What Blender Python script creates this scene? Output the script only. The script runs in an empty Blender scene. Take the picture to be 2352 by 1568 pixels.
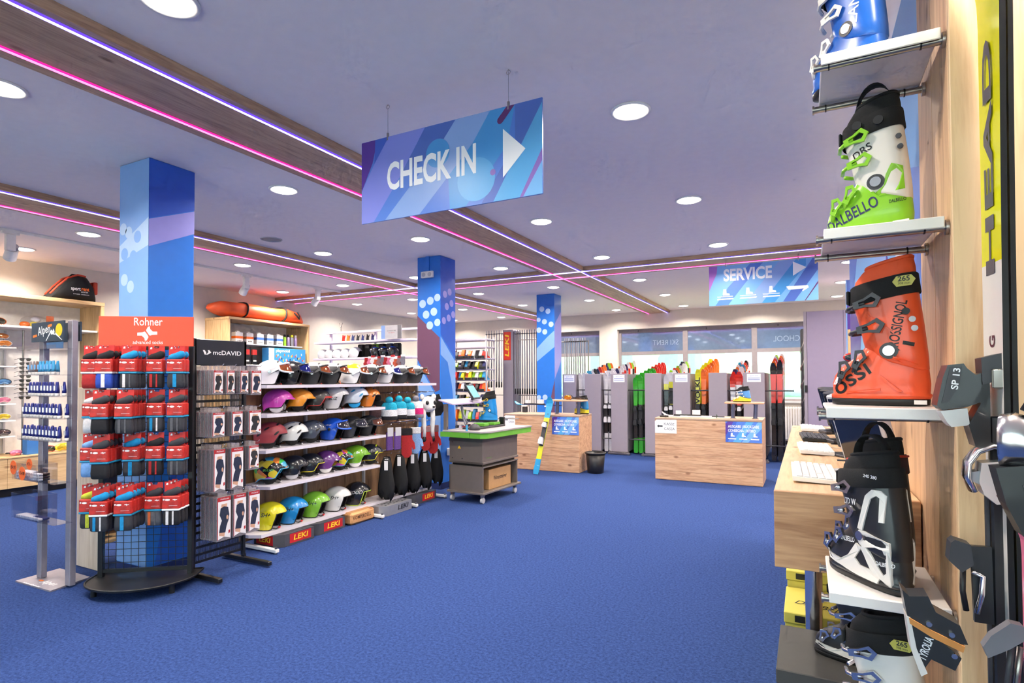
import bpy, math, random
from math import pi, sin, cos, radians, sqrt
from mathutils import Matrix, Vector
rnd = random.Random(11)
SC = bpy.context.scene
COL = SC.collection

# ------------------------------------------------------------------ camera
cam = bpy.data.cameras.new('camera')
cam.sensor_width = 36.0
cam.lens = 1297.46 / 2352 * 36.0
cam.shift_y = (845.6 - 784) / 2352
cam.clip_start = 0.02
cam_ob = bpy.data.objects.new('camera', cam)
COL.objects.link(cam_ob)
_yaw, _pit, _rol = -0.479641, 0.0199616, -0.00434
_f = Vector((sin(_yaw) * cos(_pit), cos(_yaw) * cos(_pit), sin(_pit)))
_r0 = Vector((cos(_yaw), -sin(_yaw), 0))
_u0 = _r0.cross(_f)
_r = _r0 * cos(_rol) + _u0 * sin(_rol)
_u = _u0 * cos(_rol) - _r0 * sin(_rol)
cam_ob.matrix_world = Matrix(((_r.x, _u.x, -_f.x, 0), (_r.y, _u.y, -_f.y, 0), (_r.z, _u.z, -_f.z, 1.5), (0, 0, 0, 1)))
SC.camera = cam_ob

# ------------------------------------------------------------------ world, exposure
W = bpy.data.worlds.new('daylight')
SC.world = W
W.use_nodes = True
_bg = W.node_tree.nodes['Background']
_bg.inputs[0].default_value = (1.0, 0.99, 0.97, 1)
_bg.inputs[1].default_value = 4.2
SC.cycles.max_bounces = 5
SC.cycles.diffuse_bounces = 3
SC.cycles.glossy_bounces = 3
SC.cycles.transmission_bounces = 4
SC.cycles.transparent_max_bounces = 8
SC.cycles.caustics_reflective = False
SC.cycles.caustics_refractive = False
SC.cycles.use_denoising = True
SC.cycles.adaptive_threshold = 0.12
SC.cycles.adaptive_min_samples = 10
SC.view_settings.view_transform = 'Standard'
SC.view_settings.look = 'None'
SC.view_settings.exposure = 0.2
SC.view_settings.gamma = 1.0
SC.view_settings.use_curve_mapping = False
LAMP_W = 31.0          # power of one ceiling downlight
LAMP_RGB = (1.0, 0.90, 0.78)
SPOT_W = 70.0          # power of one track spotlight

# ------------------------------------------------------------------ materials
def lin(c):
    return tuple(((x / 255) / 12.92 if x / 255 <= 0.04045 else ((x / 255 + 0.055) / 1.055) ** 2.4) for x in c)

MATS = {}
def mat(name, rgb, rough=0.5, metal=0.0, var=0.06, scale=14.0, bump=0.0, bscale=200.0, coat=0.0, spec=0.5, alpha=1.0, trans=0.0, emit=None, estr=0.0):
    if name in MATS:
        return MATS[name]
    m = bpy.data.materials.new(name)
    m.use_nodes = True
    nt = m.node_tree
    b = nt.nodes['Principled BSDF']
    c = lin(rgb)
    b.inputs['Base Color'].default_value = (*c, 1)
    b.inputs['Roughness'].default_value = rough
    b.inputs['Metallic'].default_value = metal
    b.inputs['Specular IOR Level'].default_value = spec
    b.inputs['Coat Weight'].default_value = coat
    b.inputs['Coat Roughness'].default_value = 0.05
    b.inputs['Alpha'].default_value = alpha
    b.inputs['Transmission Weight'].default_value = trans
    if emit:
        b.inputs['Emission Color'].default_value = (*emit, 1)
        b.inputs['Emission Strength'].default_value = estr
    if var or bump:
        tc = nt.nodes.new('ShaderNodeTexCoord')
        n = nt.nodes.new('ShaderNodeTexNoise')
        n.inputs['Scale'].default_value = scale
        n.inputs['Detail'].default_value = 3
        nt.links.new(tc.outputs['Object'], n.inputs['Vector'])
        if var:
            r = nt.nodes.new('ShaderNodeValToRGB')
            r.color_ramp.elements[0].position = 0.3
            r.color_ramp.elements[1].position = 0.7
            r.color_ramp.elements[0].color = (*[x * (1 - var) for x in c], 1)
            r.color_ramp.elements[1].color = (*[min(1, x * (1 + var)) for x in c], 1)
            nt.links.new(n.outputs['Fac'], r.inputs['Fac'])
            nt.links.new(r.outputs['Color'], b.inputs['Base Color'])
        if bump:
            n2 = nt.nodes.new('ShaderNodeTexNoise')
            n2.inputs['Scale'].default_value = bscale
            nt.links.new(tc.outputs['Object'], n2.inputs['Vector'])
            bp = nt.nodes.new('ShaderNodeBump')
            bp.inputs['Strength'].default_value = bump
            bp.inputs['Distance'].default_value = 0.002
            nt.links.new(n2.outputs['Fac'], bp.inputs['Height'])
            nt.links.new(bp.outputs['Normal'], b.inputs['Normal'])
    MATS[name] = m
    return m

def wood(name, light, dark, axis='Z', grain=1.0, rough=0.5, knots=True):
    """spruce / oak: streaks along one axis plus knots"""
    if name in MATS:
        return MATS[name]
    m = bpy.data.materials.new(name)
    m.use_nodes = True
    nt = m.node_tree
    b = nt.nodes['Principled BSDF']
    b.inputs['Roughness'].default_value = rough
    tc = nt.nodes.new('ShaderNodeTexCoord')
    mp = nt.nodes.new('ShaderNodeMapping')
    s = [9.0 * grain] * 3
    s['XYZ'.index(axis)] = 0.7 * grain
    mp.inputs['Scale'].default_value = s
    nt.links.new(tc.outputs['Object'], mp.inputs['Vector'])
    n = nt.nodes.new('ShaderNodeTexNoise')
    n.inputs['Scale'].default_value = 1.6
    n.inputs['Detail'].default_value = 7
    n.inputs['Roughness'].default_value = 0.62
    n.inputs['Distortion'].default_value = 0.9
    nt.links.new(mp.outputs['Vector'], n.inputs['Vector'])
    n3 = nt.nodes.new('ShaderNodeTexNoise')
    n3.inputs['Scale'].default_value = 9.0
    n3.inputs['Detail'].default_value = 4
    nt.links.new(mp.outputs['Vector'], n3.inputs['Vector'])
    mx = nt.nodes.new('ShaderNodeMath'); mx.operation = 'MULTIPLY_ADD'
    mx.inputs[1].default_value = 0.35
    nt.links.new(n3.outputs['Fac'], mx.inputs[0])
    mu = nt.nodes.new('ShaderNodeMath'); mu.operation = 'MULTIPLY'
    mu.inputs[1].default_value = 0.68
    nt.links.new(n.outputs['Fac'], mu.inputs[0])
    nt.links.new(mu.outputs[0], mx.inputs[2])
    r = nt.nodes.new('ShaderNodeValToRGB')
    r.color_ramp.elements[0].position = 0.36
    r.color_ramp.elements[0].color = (*lin(dark), 1)
    r.color_ramp.elements[1].position = 0.58
    r.color_ramp.elements[1].color = (*lin(light), 1)
    nt.links.new(mx.outputs[0], r.inputs['Fac'])
    out = r.outputs['Color']
    if knots:
        mp2 = nt.nodes.new('ShaderNodeMapping')
        s2 = [5.0] * 3
        s2['XYZ'.index(axis)] = 2.6
        mp2.inputs['Scale'].default_value = s2
        nt.links.new(tc.outputs['Object'], mp2.inputs['Vector'])
        v = nt.nodes.new('ShaderNodeTexVoronoi')
        v.inputs['Scale'].default_value = 1.0
        nt.links.new(mp2.outputs['Vector'], v.inputs['Vector'])
        k = nt.nodes.new('ShaderNodeValToRGB')
        k.color_ramp.elements[0].position = 0.05
        k.color_ramp.elements[0].color = (0.35, 0.22, 0.15, 1)
        k.color_ramp.elements[1].position = 0.12
        k.color_ramp.elements[1].color = (1, 1, 1, 1)
        nt.links.new(v.outputs['Distance'], k.inputs['Fac'])
        mm = nt.nodes.new('ShaderNodeMixRGB'); mm.blend_type = 'MULTIPLY'
        mm.inputs[0].default_value = 0.8
        nt.links.new(out, mm.inputs[1])
        nt.links.new(k.outputs['Color'], mm.inputs[2])
        out = mm.outputs[0]
    nt.links.new(out, b.inputs['Base Color'])
    MATS[name] = m
    return m

def emission(name, rgb, strength):
    if name in MATS:
        return MATS[name]
    m = bpy.data.materials.new(name)
    m.use_nodes = True
    nt = m.node_tree
    nt.nodes.remove(nt.nodes['Principled BSDF'])
    e = nt.nodes.new('ShaderNodeEmission')
    e.inputs[0].default_value = (*rgb, 1)
    e.inputs[1].default_value = strength
    nt.links.new(e.outputs[0], nt.nodes['Material Output'].inputs[0])
    m.cycles.emission_sampling = 'NONE' if 'diffuser' in name else 'AUTO'
    MATS[name] = m
    return m

def glassy(name, tint, amount=0.08, rough=0.02):
    """thin clear sheet: mostly transparent, a little gloss"""
    if name in MATS:
        return MATS[name]
    m = bpy.data.materials.new(name)
    m.use_nodes = True
    nt = m.node_tree
    nt.nodes.remove(nt.nodes['Principled BSDF'])
    t = nt.nodes.new('ShaderNodeBsdfTransparent')
    t.inputs[0].default_value = (*lin(tint), 1)
    g = nt.nodes.new('ShaderNodeBsdfGlossy')
    g.inputs['Roughness'].default_value = rough
    lw = nt.nodes.new('ShaderNodeLayerWeight')
    lw.inputs[0].default_value = 0.5
    pw = nt.nodes.new('ShaderNodeMath'); pw.operation = 'POWER'
    pw.inputs[1].default_value = 4.2
    nt.links.new(lw.outputs['Facing'], pw.inputs[0])
    ad = nt.nodes.new('ShaderNodeMath'); ad.operation = 'MULTIPLY_ADD'
    ad.inputs[1].default_value = 0.7
    ad.inputs[2].default_value = amount
    nt.links.new(pw.outputs[0], ad.inputs[0])
    mx = nt.nodes.new('ShaderNodeMixShader')
    nt.links.new(ad.outputs[0], mx.inputs[0])
    nt.links.new(t.outputs[0], mx.inputs[1])
    nt.links.new(g.outputs[0], mx.inputs[2])
    nt.links.new(mx.outputs[0], nt.nodes['Material Output'].inputs[0])
    MATS[name] = m
    return m

# ------------------------------------------------------------------ mesh builder
class MB:
    def __init__(s):
        s.v = []; s.f = []; s.mi = []; s.sm = []
        s.T = None
    def add(s, vs, fs, mi=0, smooth=False):
        o = len(s.v)
        if s.T is not None:
            vs = [s.T @ Vector(p) for p in vs]
        s.v += [tuple(p) for p in vs]
        for f in fs:
            s.f.append([o + i for i in f]); s.mi.append(mi); s.sm.append(smooth)
        return s
    def box(s, x0, x1, y0, y1, z0, z1, mi=0):
        return s.add([(x0, y0, z0), (x1, y0, z0), (x1, y1, z0), (x0, y1, z0), (x0, y0, z1), (x1, y0, z1), (x1, y1, z1), (x0, y1, z1)],
                     [(3, 2, 1, 0), (4, 5, 6, 7), (0, 1, 5, 4), (1, 2, 6, 5), (2, 3, 7, 6), (3, 0, 4, 7)], mi)
    def cbox(s, cx, cy, cz, w, d, h, mi=0):
        return s.box(cx - w / 2, cx + w / 2, cy - d / 2, cy + d / 2, cz - h / 2, cz + h / 2, mi)
    def rbox(s, x0, x1, y0, y1, z0, z1, c=0.005, mi=0, smooth=False):
        """chamfered box"""
        X = (x0, x1); Y = (y0, y1); Z = (z0, z1)
        vs = []; ix = {}
        for i in (0, 1):
            for j in (0, 1):
                for k in (0, 1):
                    sx = c if i == 0 else -c; sy = c if j == 0 else -c; sz = c if k == 0 else -c
                    ix[i, j, k, 'x'] = len(vs); vs.append((X[i], Y[j] + sy, Z[k] + sz))
                    ix[i, j, k, 'y'] = len(vs); vs.append((X[i] + sx, Y[j], Z[k] + sz))
                    ix[i, j, k, 'z'] = len(vs); vs.append((X[i] + sx, Y[j] + sy, Z[k]))
        q = []
        def quad(a, b, cc, d, n):
            p = [Vector(vs[t]) for t in (a, b, cc)]
            nn = (p[1] - p[0]).cross(p[2] - p[0])
            q.append((a, b, cc, d) if nn.dot(Vector(n)) > 0 else (d, cc, b, a))
        for i in (0, 1):
            n = (2 * i - 1)
            quad(ix[i, 0, 0, 'x'], ix[i, 1, 0, 'x'], ix[i, 1, 1, 'x'], ix[i, 0, 1, 'x'], (n, 0, 0))
            quad(ix[0, i, 0, 'y'], ix[1, i, 0, 'y'], ix[1, i, 1, 'y'], ix[0, i, 1, 'y'], (0, n, 0))
            quad(ix[0, 0, i, 'z'], ix[1, 0, i, 'z'], ix[1, 1, i, 'z'], ix[0, 1, i, 'z'], (0, 0, n))
        for i in (0, 1):
            for j in (0, 1):
                a, b2 = 2 * i - 1, 2 * j - 1
                quad(ix[i, j, 0, 'x'], ix[i, j, 1, 'x'], ix[i, j, 1, 'y'], ix[i, j, 0, 'y'], (a, b2, 0))
                quad(ix[i, 0, j, 'x'], ix[i, 1, j, 'x'], ix[i, 1, j, 'z'], ix[i, 0, j, 'z'], (a, 0, b2))
                quad(ix[0, i, j, 'y'], ix[1, i, j, 'y'], ix[1, i, j, 'z'], ix[0, i, j, 'z'], (0, a, b2))
        for i in (0, 1):
            for j in (0, 1):
                for k in (0, 1):
                    t = (ix[i, j, k, 'x'], ix[i, j, k, 'y'], ix[i, j, k, 'z'])
                    p = [Vector(vs[x]) for x in t]
                    nn = (p[1] - p[0]).cross(p[2] - p[0])
                    q.append(t if nn.dot(Vector((2 * i - 1, 2 * j - 1, 2 * k - 1))) > 0 else t[::-1])
        return s.add(vs, q, mi, smooth)
    def cyl(s, p0, p1, r, r2=None, n=12, mi=0, caps=True, smooth=True):
        p0 = Vector(p0); p1 = Vector(p1); r2 = r if r2 is None else r2
        d = (p1 - p0).normalized()
        a = d.orthogonal().normalized(); b = d.cross(a)
        vs = []
        for p, rr in ((p0, r), (p1, r2)):
            for i in range(n):
                t = 2 * pi * i / n
                vs.append(p + a * (rr * cos(t)) + b * (rr * sin(t)))
        fs = [(i, (i + 1) % n, n + (i + 1) % n, n + i) for i in range(n)]
        s.add(vs, fs, mi, smooth)
        if caps:
            s.add(vs[:n], [tuple(range(n))[::-1]], mi)
            s.add(vs[n:], [tuple(range(n))], mi)
        return s
    def tube(s, path, r, n=8, mi=0, closed=False, smooth=True):
        path = [Vector(p) for p in path]
        m = len(path); vs = []
        prev = None
        for i, p in enumerate(path):
            if closed:
                d = path[(i + 1) % m] - path[i - 1]
            else:
                d = path[min(i + 1, m - 1)] - path[max(i - 1, 0)]
            d = d.normalized() if d.length > 1e-9 else Vector((0, 0, 1))
            if prev is None:
                a = d.orthogonal().normalized()
            else:
                a = (prev - d * prev.dot(d))
                a = a.normalized() if a.length > 1e-6 else d.orthogonal().normalized()
            prev = a
            b = d.cross(a)
            for k in range(n):
                t = 2 * pi * k / n
                vs.append(p + a * (r * cos(t)) + b * (r * sin(t)))
        fs = []
        for i in range(m if closed else m - 1):
            j = (i + 1) % m
            for k in range(n):
                fs.append((i * n + k, i * n + (k + 1) % n, j * n + (k + 1) % n, j * n + k))
        if not closed:
            fs.append(tuple(range(n))[::-1]); fs.append(tuple((m - 1) * n + k for k in range(n)))
        return s.add(vs, fs, mi, smooth)
    def prism(s, poly, d0, d1, plane='xz', mi=0, smooth=False):
        """extrude a 2-D outline; plane names the outline's two axes, d0..d1 runs along the third"""
        def P(a, b, d):
            return {'xz': (a, d, b), 'yz': (d, a, b), 'xy': (a, b, d)}[plane]
        n = len(poly)
        vs = [P(a, b, d0) for a, b in poly] + [P(a, b, d1) for a, b in poly]
        fs = [tuple(range(n)), tuple(range(n, 2 * n))[::-1]]
        fs += [(i, n + i, n + (i + 1) % n, (i + 1) % n) for i in range(n)]
        ar = sum(poly[i][0] * poly[(i + 1) % n][1] - poly[(i + 1) % n][0] * poly[i][1] for i in range(n))
        flip = (ar > 0) != (d1 > d0)
        if plane == 'xz':
            flip = not flip
        if not flip:
            fs = [f[::-1] for f in fs]
        return s.add(vs, fs, mi, smooth)
    def rings(s, rs, mi=0, cap0=True, cap1=True, smooth=True):
        n = len(rs[0]); vs = [p for r in rs for p in r]
        fs = []
        for i in range(len(rs) - 1):
            for k in range(n):
                fs.append((i * n + k, i * n + (k + 1) % n, (i + 1) * n + (k + 1) % n, (i + 1) * n + k))
        if cap0: fs.append(tuple(range(n))[::-1])
        if cap1: fs.append(tuple((len(rs) - 1) * n + k for k in range(n)))
        return s.add(vs, fs, mi, smooth)
    def lathe(s, prof, n=24, mi=0, c=(0, 0, 0), smooth=True, caps=True):
        return s.rings([[(c[0] + r * cos(2 * pi * k / n), c[1] + r * sin(2 * pi * k / n), c[2] + z) for k in range(n)] for r, z in prof], mi, caps, caps, smooth)
    def flat(s, poly3, mi=0):
        return s.add(poly3, [tuple(range(len(poly3)))], mi)
    def mesh(s, name, mats):
        me = bpy.data.meshes.new(name)
        me.from_pydata(s.v, [], s.f)
        for m in (mats if isinstance(mats, (list, tuple)) else [mats]):
            me.materials.append(m)
        me.polygons.foreach_set('material_index', s.mi)
        me.polygons.foreach_set('use_smooth', s.sm)
        me.update()
        return me
    def build(s, name, mats, parent=None):
        return obj(name, s.mesh(name, mats), parent)

def obj(name, me, parent=None):
    o = bpy.data.objects.new(name, me)
    COL.objects.link(o)
    if parent is not None:
        o.parent = parent
    return o

def tag(o, label, cat, group=None):
    o['label'] = label; o['category'] = cat
    if group: o['group'] = group
    return o

def thing(name, label, cat, loc=(0, 0, 0), rz=0.0, group=None):
    o = bpy.data.objects.new(name, None)
    o.empty_display_size = 0.05
    COL.objects.link(o)
    o.location = loc; o.rotation_euler = (0, 0, rz)
    return tag(o, label, cat, group)

def struct(o):
    o['kind'] = 'structure'
    return o

KIDS = {}
def kids(o):
    return [c for c in bpy.data.objects if c.parent is o]

def dup(tree, loc, rz=0.0, label=None, group=None):
    """tree = (object, [subtrees]); copies a thing with its parts and sub-parts"""
    def cp(t, parent):
        c = t[0].copy(); COL.objects.link(c)
        c.parent = parent
        for k in t[1]:
            cp(k, c)
        return c
    r = cp(tree, None)
    r.location = loc; r.rotation_euler = (0, 0, rz)
    if label: r['label'] = label
    if group: r['group'] = group
    return r

def tree(o):
    return (o, [tree(c) for c in kids(o)])

def FM(o, x, y):
    """matrix of a flat print: origin, reading direction, up direction"""
    x = Vector(x).normalized(); y = Vector(y).normalized(); z = x.cross(y)
    return Matrix(((x.x, y.x, z.x, o[0]), (x.y, y.y, z.y, o[1]), (x.z, y.z, z.z, o[2]), (0, 0, 0, 1)))

TXT = {}
def text(s, h, m, parent, M4, name='lettering', sx=1.0, bold=0.0, align='CENTER', shear=0.0, depth=0.0006, wmax=None):
    key = (s, align, round(shear, 2), round(bold, 3))
    if key not in TXT:
        cu = bpy.data.curves.new('t', 'FONT')
        cu.body = s; cu.size = 1.0; cu.align_x = align; cu.align_y = 'CENTER'
        cu.shear = shear; cu.offset = bold; cu.extrude = 0.0; cu.resolution_u = 3
        t = bpy.data.objects.new('t', cu)
        me = bpy.data.meshes.new_from_object(t)
        bpy.data.objects.remove(t); bpy.data.curves.remove(cu)
        xs = [v.co.x for v in me.vertices]
        TXT[key] = (me, max(xs) - min(xs) if xs else 1.0)
    me, w = TXT[key]
    me = me.copy()
    k = h / 0.70
    sx = sx * k
    if wmax: sx = wmax / w
    me.transform(M4 @ Matrix.Translation((0, 0, depth)) @ Matrix.Diagonal((sx, k, 1, 1)))
    me.materials.clear(); me.materials.append(m)
    me.name = name
    return obj(name, me, parent)

def decal(poly, m, parent, M4, name='printed_shape', lift=0.0006):
    b = MB(); b.T = M4
    ar = sum(poly[i][0] * poly[(i + 1) % len(poly)][1] - poly[(i + 1) % len(poly)][0] * poly[i][1] for i in range(len(poly)))
    b.flat([(x, y, lift) for x, y in (poly if ar > 0 else poly[::-1])])
    return b.build(name, m, parent)

def circle(cx, cy, r, n=20, ry=None):
    return [(cx + r * cos(2 * pi * i / n), cy + (ry or r) * sin(2 * pi * i / n)) for i in range(n)]

ORD = ['first', 'second', 'third', 'fourth', 'fifth', 'sixth', 'seventh', 'eighth', 'ninth', 'tenth', 'eleventh', 'twelfth', 'thirteenth', 'fourteenth', 'fifteenth', 'sixteenth', 'seventeenth', 'eighteenth', 'nineteenth', 'twentieth']

white = mat('white_paint', (238, 234, 230), 0.55)
black = mat('black_plastic', (24, 23, 25), 0.42)
dgrey = mat('dark_grey_plastic', (58, 57, 62), 0.45)
mgrey = mat('mid_grey_plastic', (120, 118, 124), 0.45)
lgrey = mat('light_grey_plastic', (196, 194, 198), 0.45)
chrome = mat('chrome', (226, 224, 226), 0.2, 1.0, var=0)
steel = mat('brushed_steel', (165, 158, 152), 0.32, 1.0, var=0.04)
wprint = mat('white_print', (246, 246, 248), 0.5, var=0)
kprint = mat('black_print', (18, 18, 20), 0.5, var=0)
fabric_k = mat('black_fabric', (22, 22, 24), 0.9, bump=0.4, bscale=500)
clear = glassy('clear_plastic', (246, 246, 248), 0.05, 0.05)

# ------------------------------------------------------------------ room shell
ZC = 3.22
XL, XR, YB, YF = -9.77, 2.4, 14.33, -3.0

def carpet_material():
    m = bpy.data.materials.new('blue_carpet'); m.use_nodes = True
    nt = m.node_tree; b = nt.nodes['Principled BSDF']
    b.inputs['Roughness'].default_value = 1.0
    b.inputs['Specular IOR Level'].default_value = 0.1
    tc = nt.nodes.new('ShaderNodeTexCoord')
    n = nt.nodes.new('ShaderNodeTexNoise'); n.inputs['Scale'].default_value = 60; n.inputs['Detail'].default_value = 6
    n.inputs['Roughness'].default_value = 0.8
    nt.links.new(tc.outputs['Object'], n.inputs['Vector'])
    r = nt.nodes.new('ShaderNodeValToRGB')
    r.color_ramp.elements[0].position = 0.33; r.color_ramp.elements[0].color = (*lin((30, 46, 90)), 1)
    r.color_ramp.elements[1].position = 0.68; r.color_ramp.elements[1].color = (*lin((60, 84, 142)), 1)
    nt.links.new(n.outputs['Fac'], r.inputs['Fac'])
    n2 = nt.nodes.new('ShaderNodeTexNoise'); n2.inputs['Scale'].default_value = 0.8; n2.inputs['Detail'].default_value = 2
    nt.links.new(tc.outputs['Object'], n2.inputs['Vector'])
    mx = nt.nodes.new('ShaderNodeMixRGB'); mx.blend_type = 'OVERLAY'; mx.inputs[0].default_value = 0.25
    nt.links.new(r.outputs['Color'], mx.inputs[1]); nt.links.new(n2.outputs['Color'], mx.inputs[2])
    hs = nt.nodes.new('ShaderNodeHueSaturation'); hs.inputs['Saturation'].default_value = 0.95
    nt.links.new(mx.outputs[0], hs.inputs['Color'])
    nt.links.new(r.outputs['Color'], b.inputs['Base Color'])
    n3 = nt.nodes.new('ShaderNodeTexNoise'); n3.inputs['Scale'].default_value = 350
    nt.links.new(tc.outputs['Object'], n3.inputs['Vector'])
    bp = nt.nodes.new('ShaderNodeBump'); bp.inputs['Strength'].default_value = 0.5; bp.inputs['Distance'].default_value = 0.004
    nt.links.new(n3.outputs['Fac'], bp.inputs['Height']); nt.links.new(bp.outputs['Normal'], b.inputs['Normal'])
    return m

wall_m = mat('cream_wall_paint', (220, 212, 203), 0.8, var=0.02, bump=0.15, bscale=90)
ceil_m = mat('white_ceiling_paint', (250, 238, 234), 0.85, var=0.015, bump=0.1, bscale=60)
struct(MB().box(XL - .3, XR + .3, YF - .3, YB + .3, -0.12, 0.0).build('floor', carpet_material()))
struct(MB().box(XL - .3, XR + .3, YF - .3, YB + .3, ZC, ZC + .15).build('ceiling', ceil_m))
struct(MB().box(XL - .2, XL, YF - .2, YB + .2, 0.0, ZC).build('wall_left', wall_m))
struct(MB().box(XR, XR + .2, YF - .2, YB + .2, 0.0, ZC).build('wall_right', wall_m))

def wall_holes(name, y, x0, x1, z0, z1, holes, th, m):
    xs = sorted({x0, x1, *[h[0] for h in holes], *[h[1] for h in holes]})
    zs = sorted({z0, z1, *[h[2] for h in holes], *[h[3] for h in holes]})
    vs = {}; V = []; F = []
    def vid(x, yy, z):
        k = (x, yy, z)
        if k not in vs:
            vs[k] = len(V); V.append(k)
        return vs[k]
    def solid(i, j):
        if i < 0 or j < 0 or i >= len(xs) - 1 or j >= len(zs) - 1: return False
        cx, cz = (xs[i] + xs[i + 1]) / 2, (zs[j] + zs[j + 1]) / 2
        return not any(h[0] < cx < h[1] and h[2] < cz < h[3] for h in holes)
    for i in range(len(xs) - 1):
        for j in range(len(zs) - 1):
            if not solid(i, j): continue
            a, b, c, d = xs[i], xs[i + 1], zs[j], zs[j + 1]
            F.append((vid(a, y, c), vid(b, y, c), vid(b, y, d), vid(a, y, d)))
            F.append((vid(a, y + th, d), vid(b, y + th, d), vid(b, y + th, c), vid(a, y + th, c)))
            if not solid(i - 1, j): F.append((vid(a, y + th, c), vid(a, y, c), vid(a, y, d), vid(a, y + th, d)))
            if not solid(i + 1, j): F.append((vid(b, y, c), vid(b, y + th, c), vid(b, y + th, d), vid(b, y, d)))
            if not solid(i, j - 1): F.append((vid(a, y, c), vid(a, y + th, c), vid(b, y + th, c), vid(b, y, c)))
            if not solid(i, j + 1): F.append((vid(a, y, d), vid(b, y, d), vid(b, y + th, d), vid(a, y + th, d)))
    mb = MB(); mb.add(V, F)
    return struct(mb.build(name, m))

ADDED_FRONT = [(-6.5, -2.4, 0.45, 2.95), (-2.2, 1.9, 0.45, 2.95)]  # unseen openings added behind the camera to let in more daylight
wall_holes('wall_front', YF - .2, XL, XR, 0.0, ZC, ADDED_FRONT, 0.2, wall_m)
WIN = [(-4.35, 0.75, 0.97, 2.79), (-6.2, -4.84, 0.97, 2.79)]
wall_holes('wall_back', YB, XL, XR, 0.0, ZC, WIN, 0.3, wall_m)
# dark skirting and a shallow downstand where the wall meets the right corner
sk = mat('dark_skirting', (70, 66, 70), 0.6)
struct(MB().box(XL, XL + .015, YF, YB, 0.0, 0.08).build('baseboard_left', sk))
struct(MB().box(XL + .02, XR, YB - .015, YB, 0.0, 0.08).build('baseboard_back', sk))

frame_m = mat('grey_window_frame', (150, 142, 146), 0.45)
pane_m = glassy('window_glass', (235, 250, 252), 0.03, 0.0)
film_m = mat('frosted_blue_film', (126, 148, 178), 0.04, 0.35, spec=1.0, coat=1.0)

def window(name, x0, x1, mull):
    y = YB + 0.16; z0, z1, zt0, zt1 = 0.97, 2.70, 2.12, 2.21
    mb = MB()
    root = struct(MB().box(x0, x1, y, y + .06, z1, 2.79).build(name, frame_m))
    MB().box(x0, x1, y, y + .06, z0, z0 + .06).build('frame_bar', frame_m, root)
    MB().box(x0, x1, y, y + .06, zt0, zt1).build('transom', frame_m, root)
    edges = [x0, *mull, x1]
    for i, e in enumerate(edges):
        w = 0.06
        a, b = (e, e + w) if i == 0 else ((e - w, e) if i == len(edges) - 1 else (e - w, e + w))
        MB().box(a, b, y - .01, y + .05, z0, z1).build('mullion', frame_m, root)
    for i in range(len(edges) - 1):
        a, b = edges[i] + .06, edges[i + 1] - .06
        MB().box(a, b, y + .025, y + .031, z0 + .06, zt0).build('pane', pane_m, root)
        MB().box(a, b, y + .025, y + .031, zt1, z1).build('frosted_pane', film_m, root)
        MB().cyl((a + .45, y - .03, z1 + .02), (a + .45, y, z1 + .06), .008, n=6).build('catch', dgrey, root)
    MB().box(x0, x1, YB - .06, YB + .16, z0 - .03, z0 - .001).build('sill', lgrey, root)
    return root
w1 = window('window_1', -4.35, 0.75, [-2.66, -1.07])
w2 = window('window_2', -6.2, -4.84, [])
# unseen shop-front glazing added behind the camera to brighten the ceiling
for k, (x0, x1, z0_, z1__) in enumerate(ADDED_FRONT):
    r_ = struct(MB().box(x0, x1, YF - .14, YF - .08, z1__ - .06, z1__).build('window_%d' % (3 + k), frame_m))
    MB().box(x0, x1, YF - .14, YF - .08, z0_, z0_ + .06).build('frame_bar', frame_m, r_)
    for xa in (x0, (x0 + x1) / 2 - .03, x1 - .06): MB().box(xa, xa + .06, YF - .14, YF - .08, z0_ + .06, z1__ - .06).build('mullion', frame_m, r_)
    for xa, xb in ((x0 + .06, (x0 + x1) / 2 - .03), ((x0 + x1) / 2 + .03, x1 - .06)): MB().box(xa, xb, YF - .115, YF - .109, z0_ + .06, z1__ - .06).build('pane', pane_m, r_)
    pl = bpy.data.lights.new('portal', 'AREA'); pl.shape = 'RECTANGLE'; pl.size = x1 - x0; pl.size_y = z1__ - z0_; pl.cycles.is_portal = True
    po_ = obj('portal', pl); po_.location = ((x0 + x1) / 2, YF - .25, (z0_ + z1__) / 2); po_.rotation_euler = (radians(-90), 0, 0)
pl = bpy.data.lights.new('portal', 'AREA'); pl.shape = 'RECTANGLE'; pl.size = 6.95; pl.size_y = 1.8; pl.cycles.is_portal = True
po_ = obj('portal', pl); po_.location = (-2.72, YB + .35, 1.88); po_.rotation_euler = (radians(90), 0, 0)
ghost = mat('pale_window_lettering', (150, 168, 192), 0.3)
text('SKI RENT', .13, ghost, w1, FM((-3.15, YB + .184, 2.42), (-1, 0, 0), (0, 0, 1)), sx=.85)
text('SCHOOL', .13, ghost, w1, FM((-0.35, YB + .184, 2.42), (-1, 0, 0), (0, 0, 1)), sx=.85)

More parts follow.
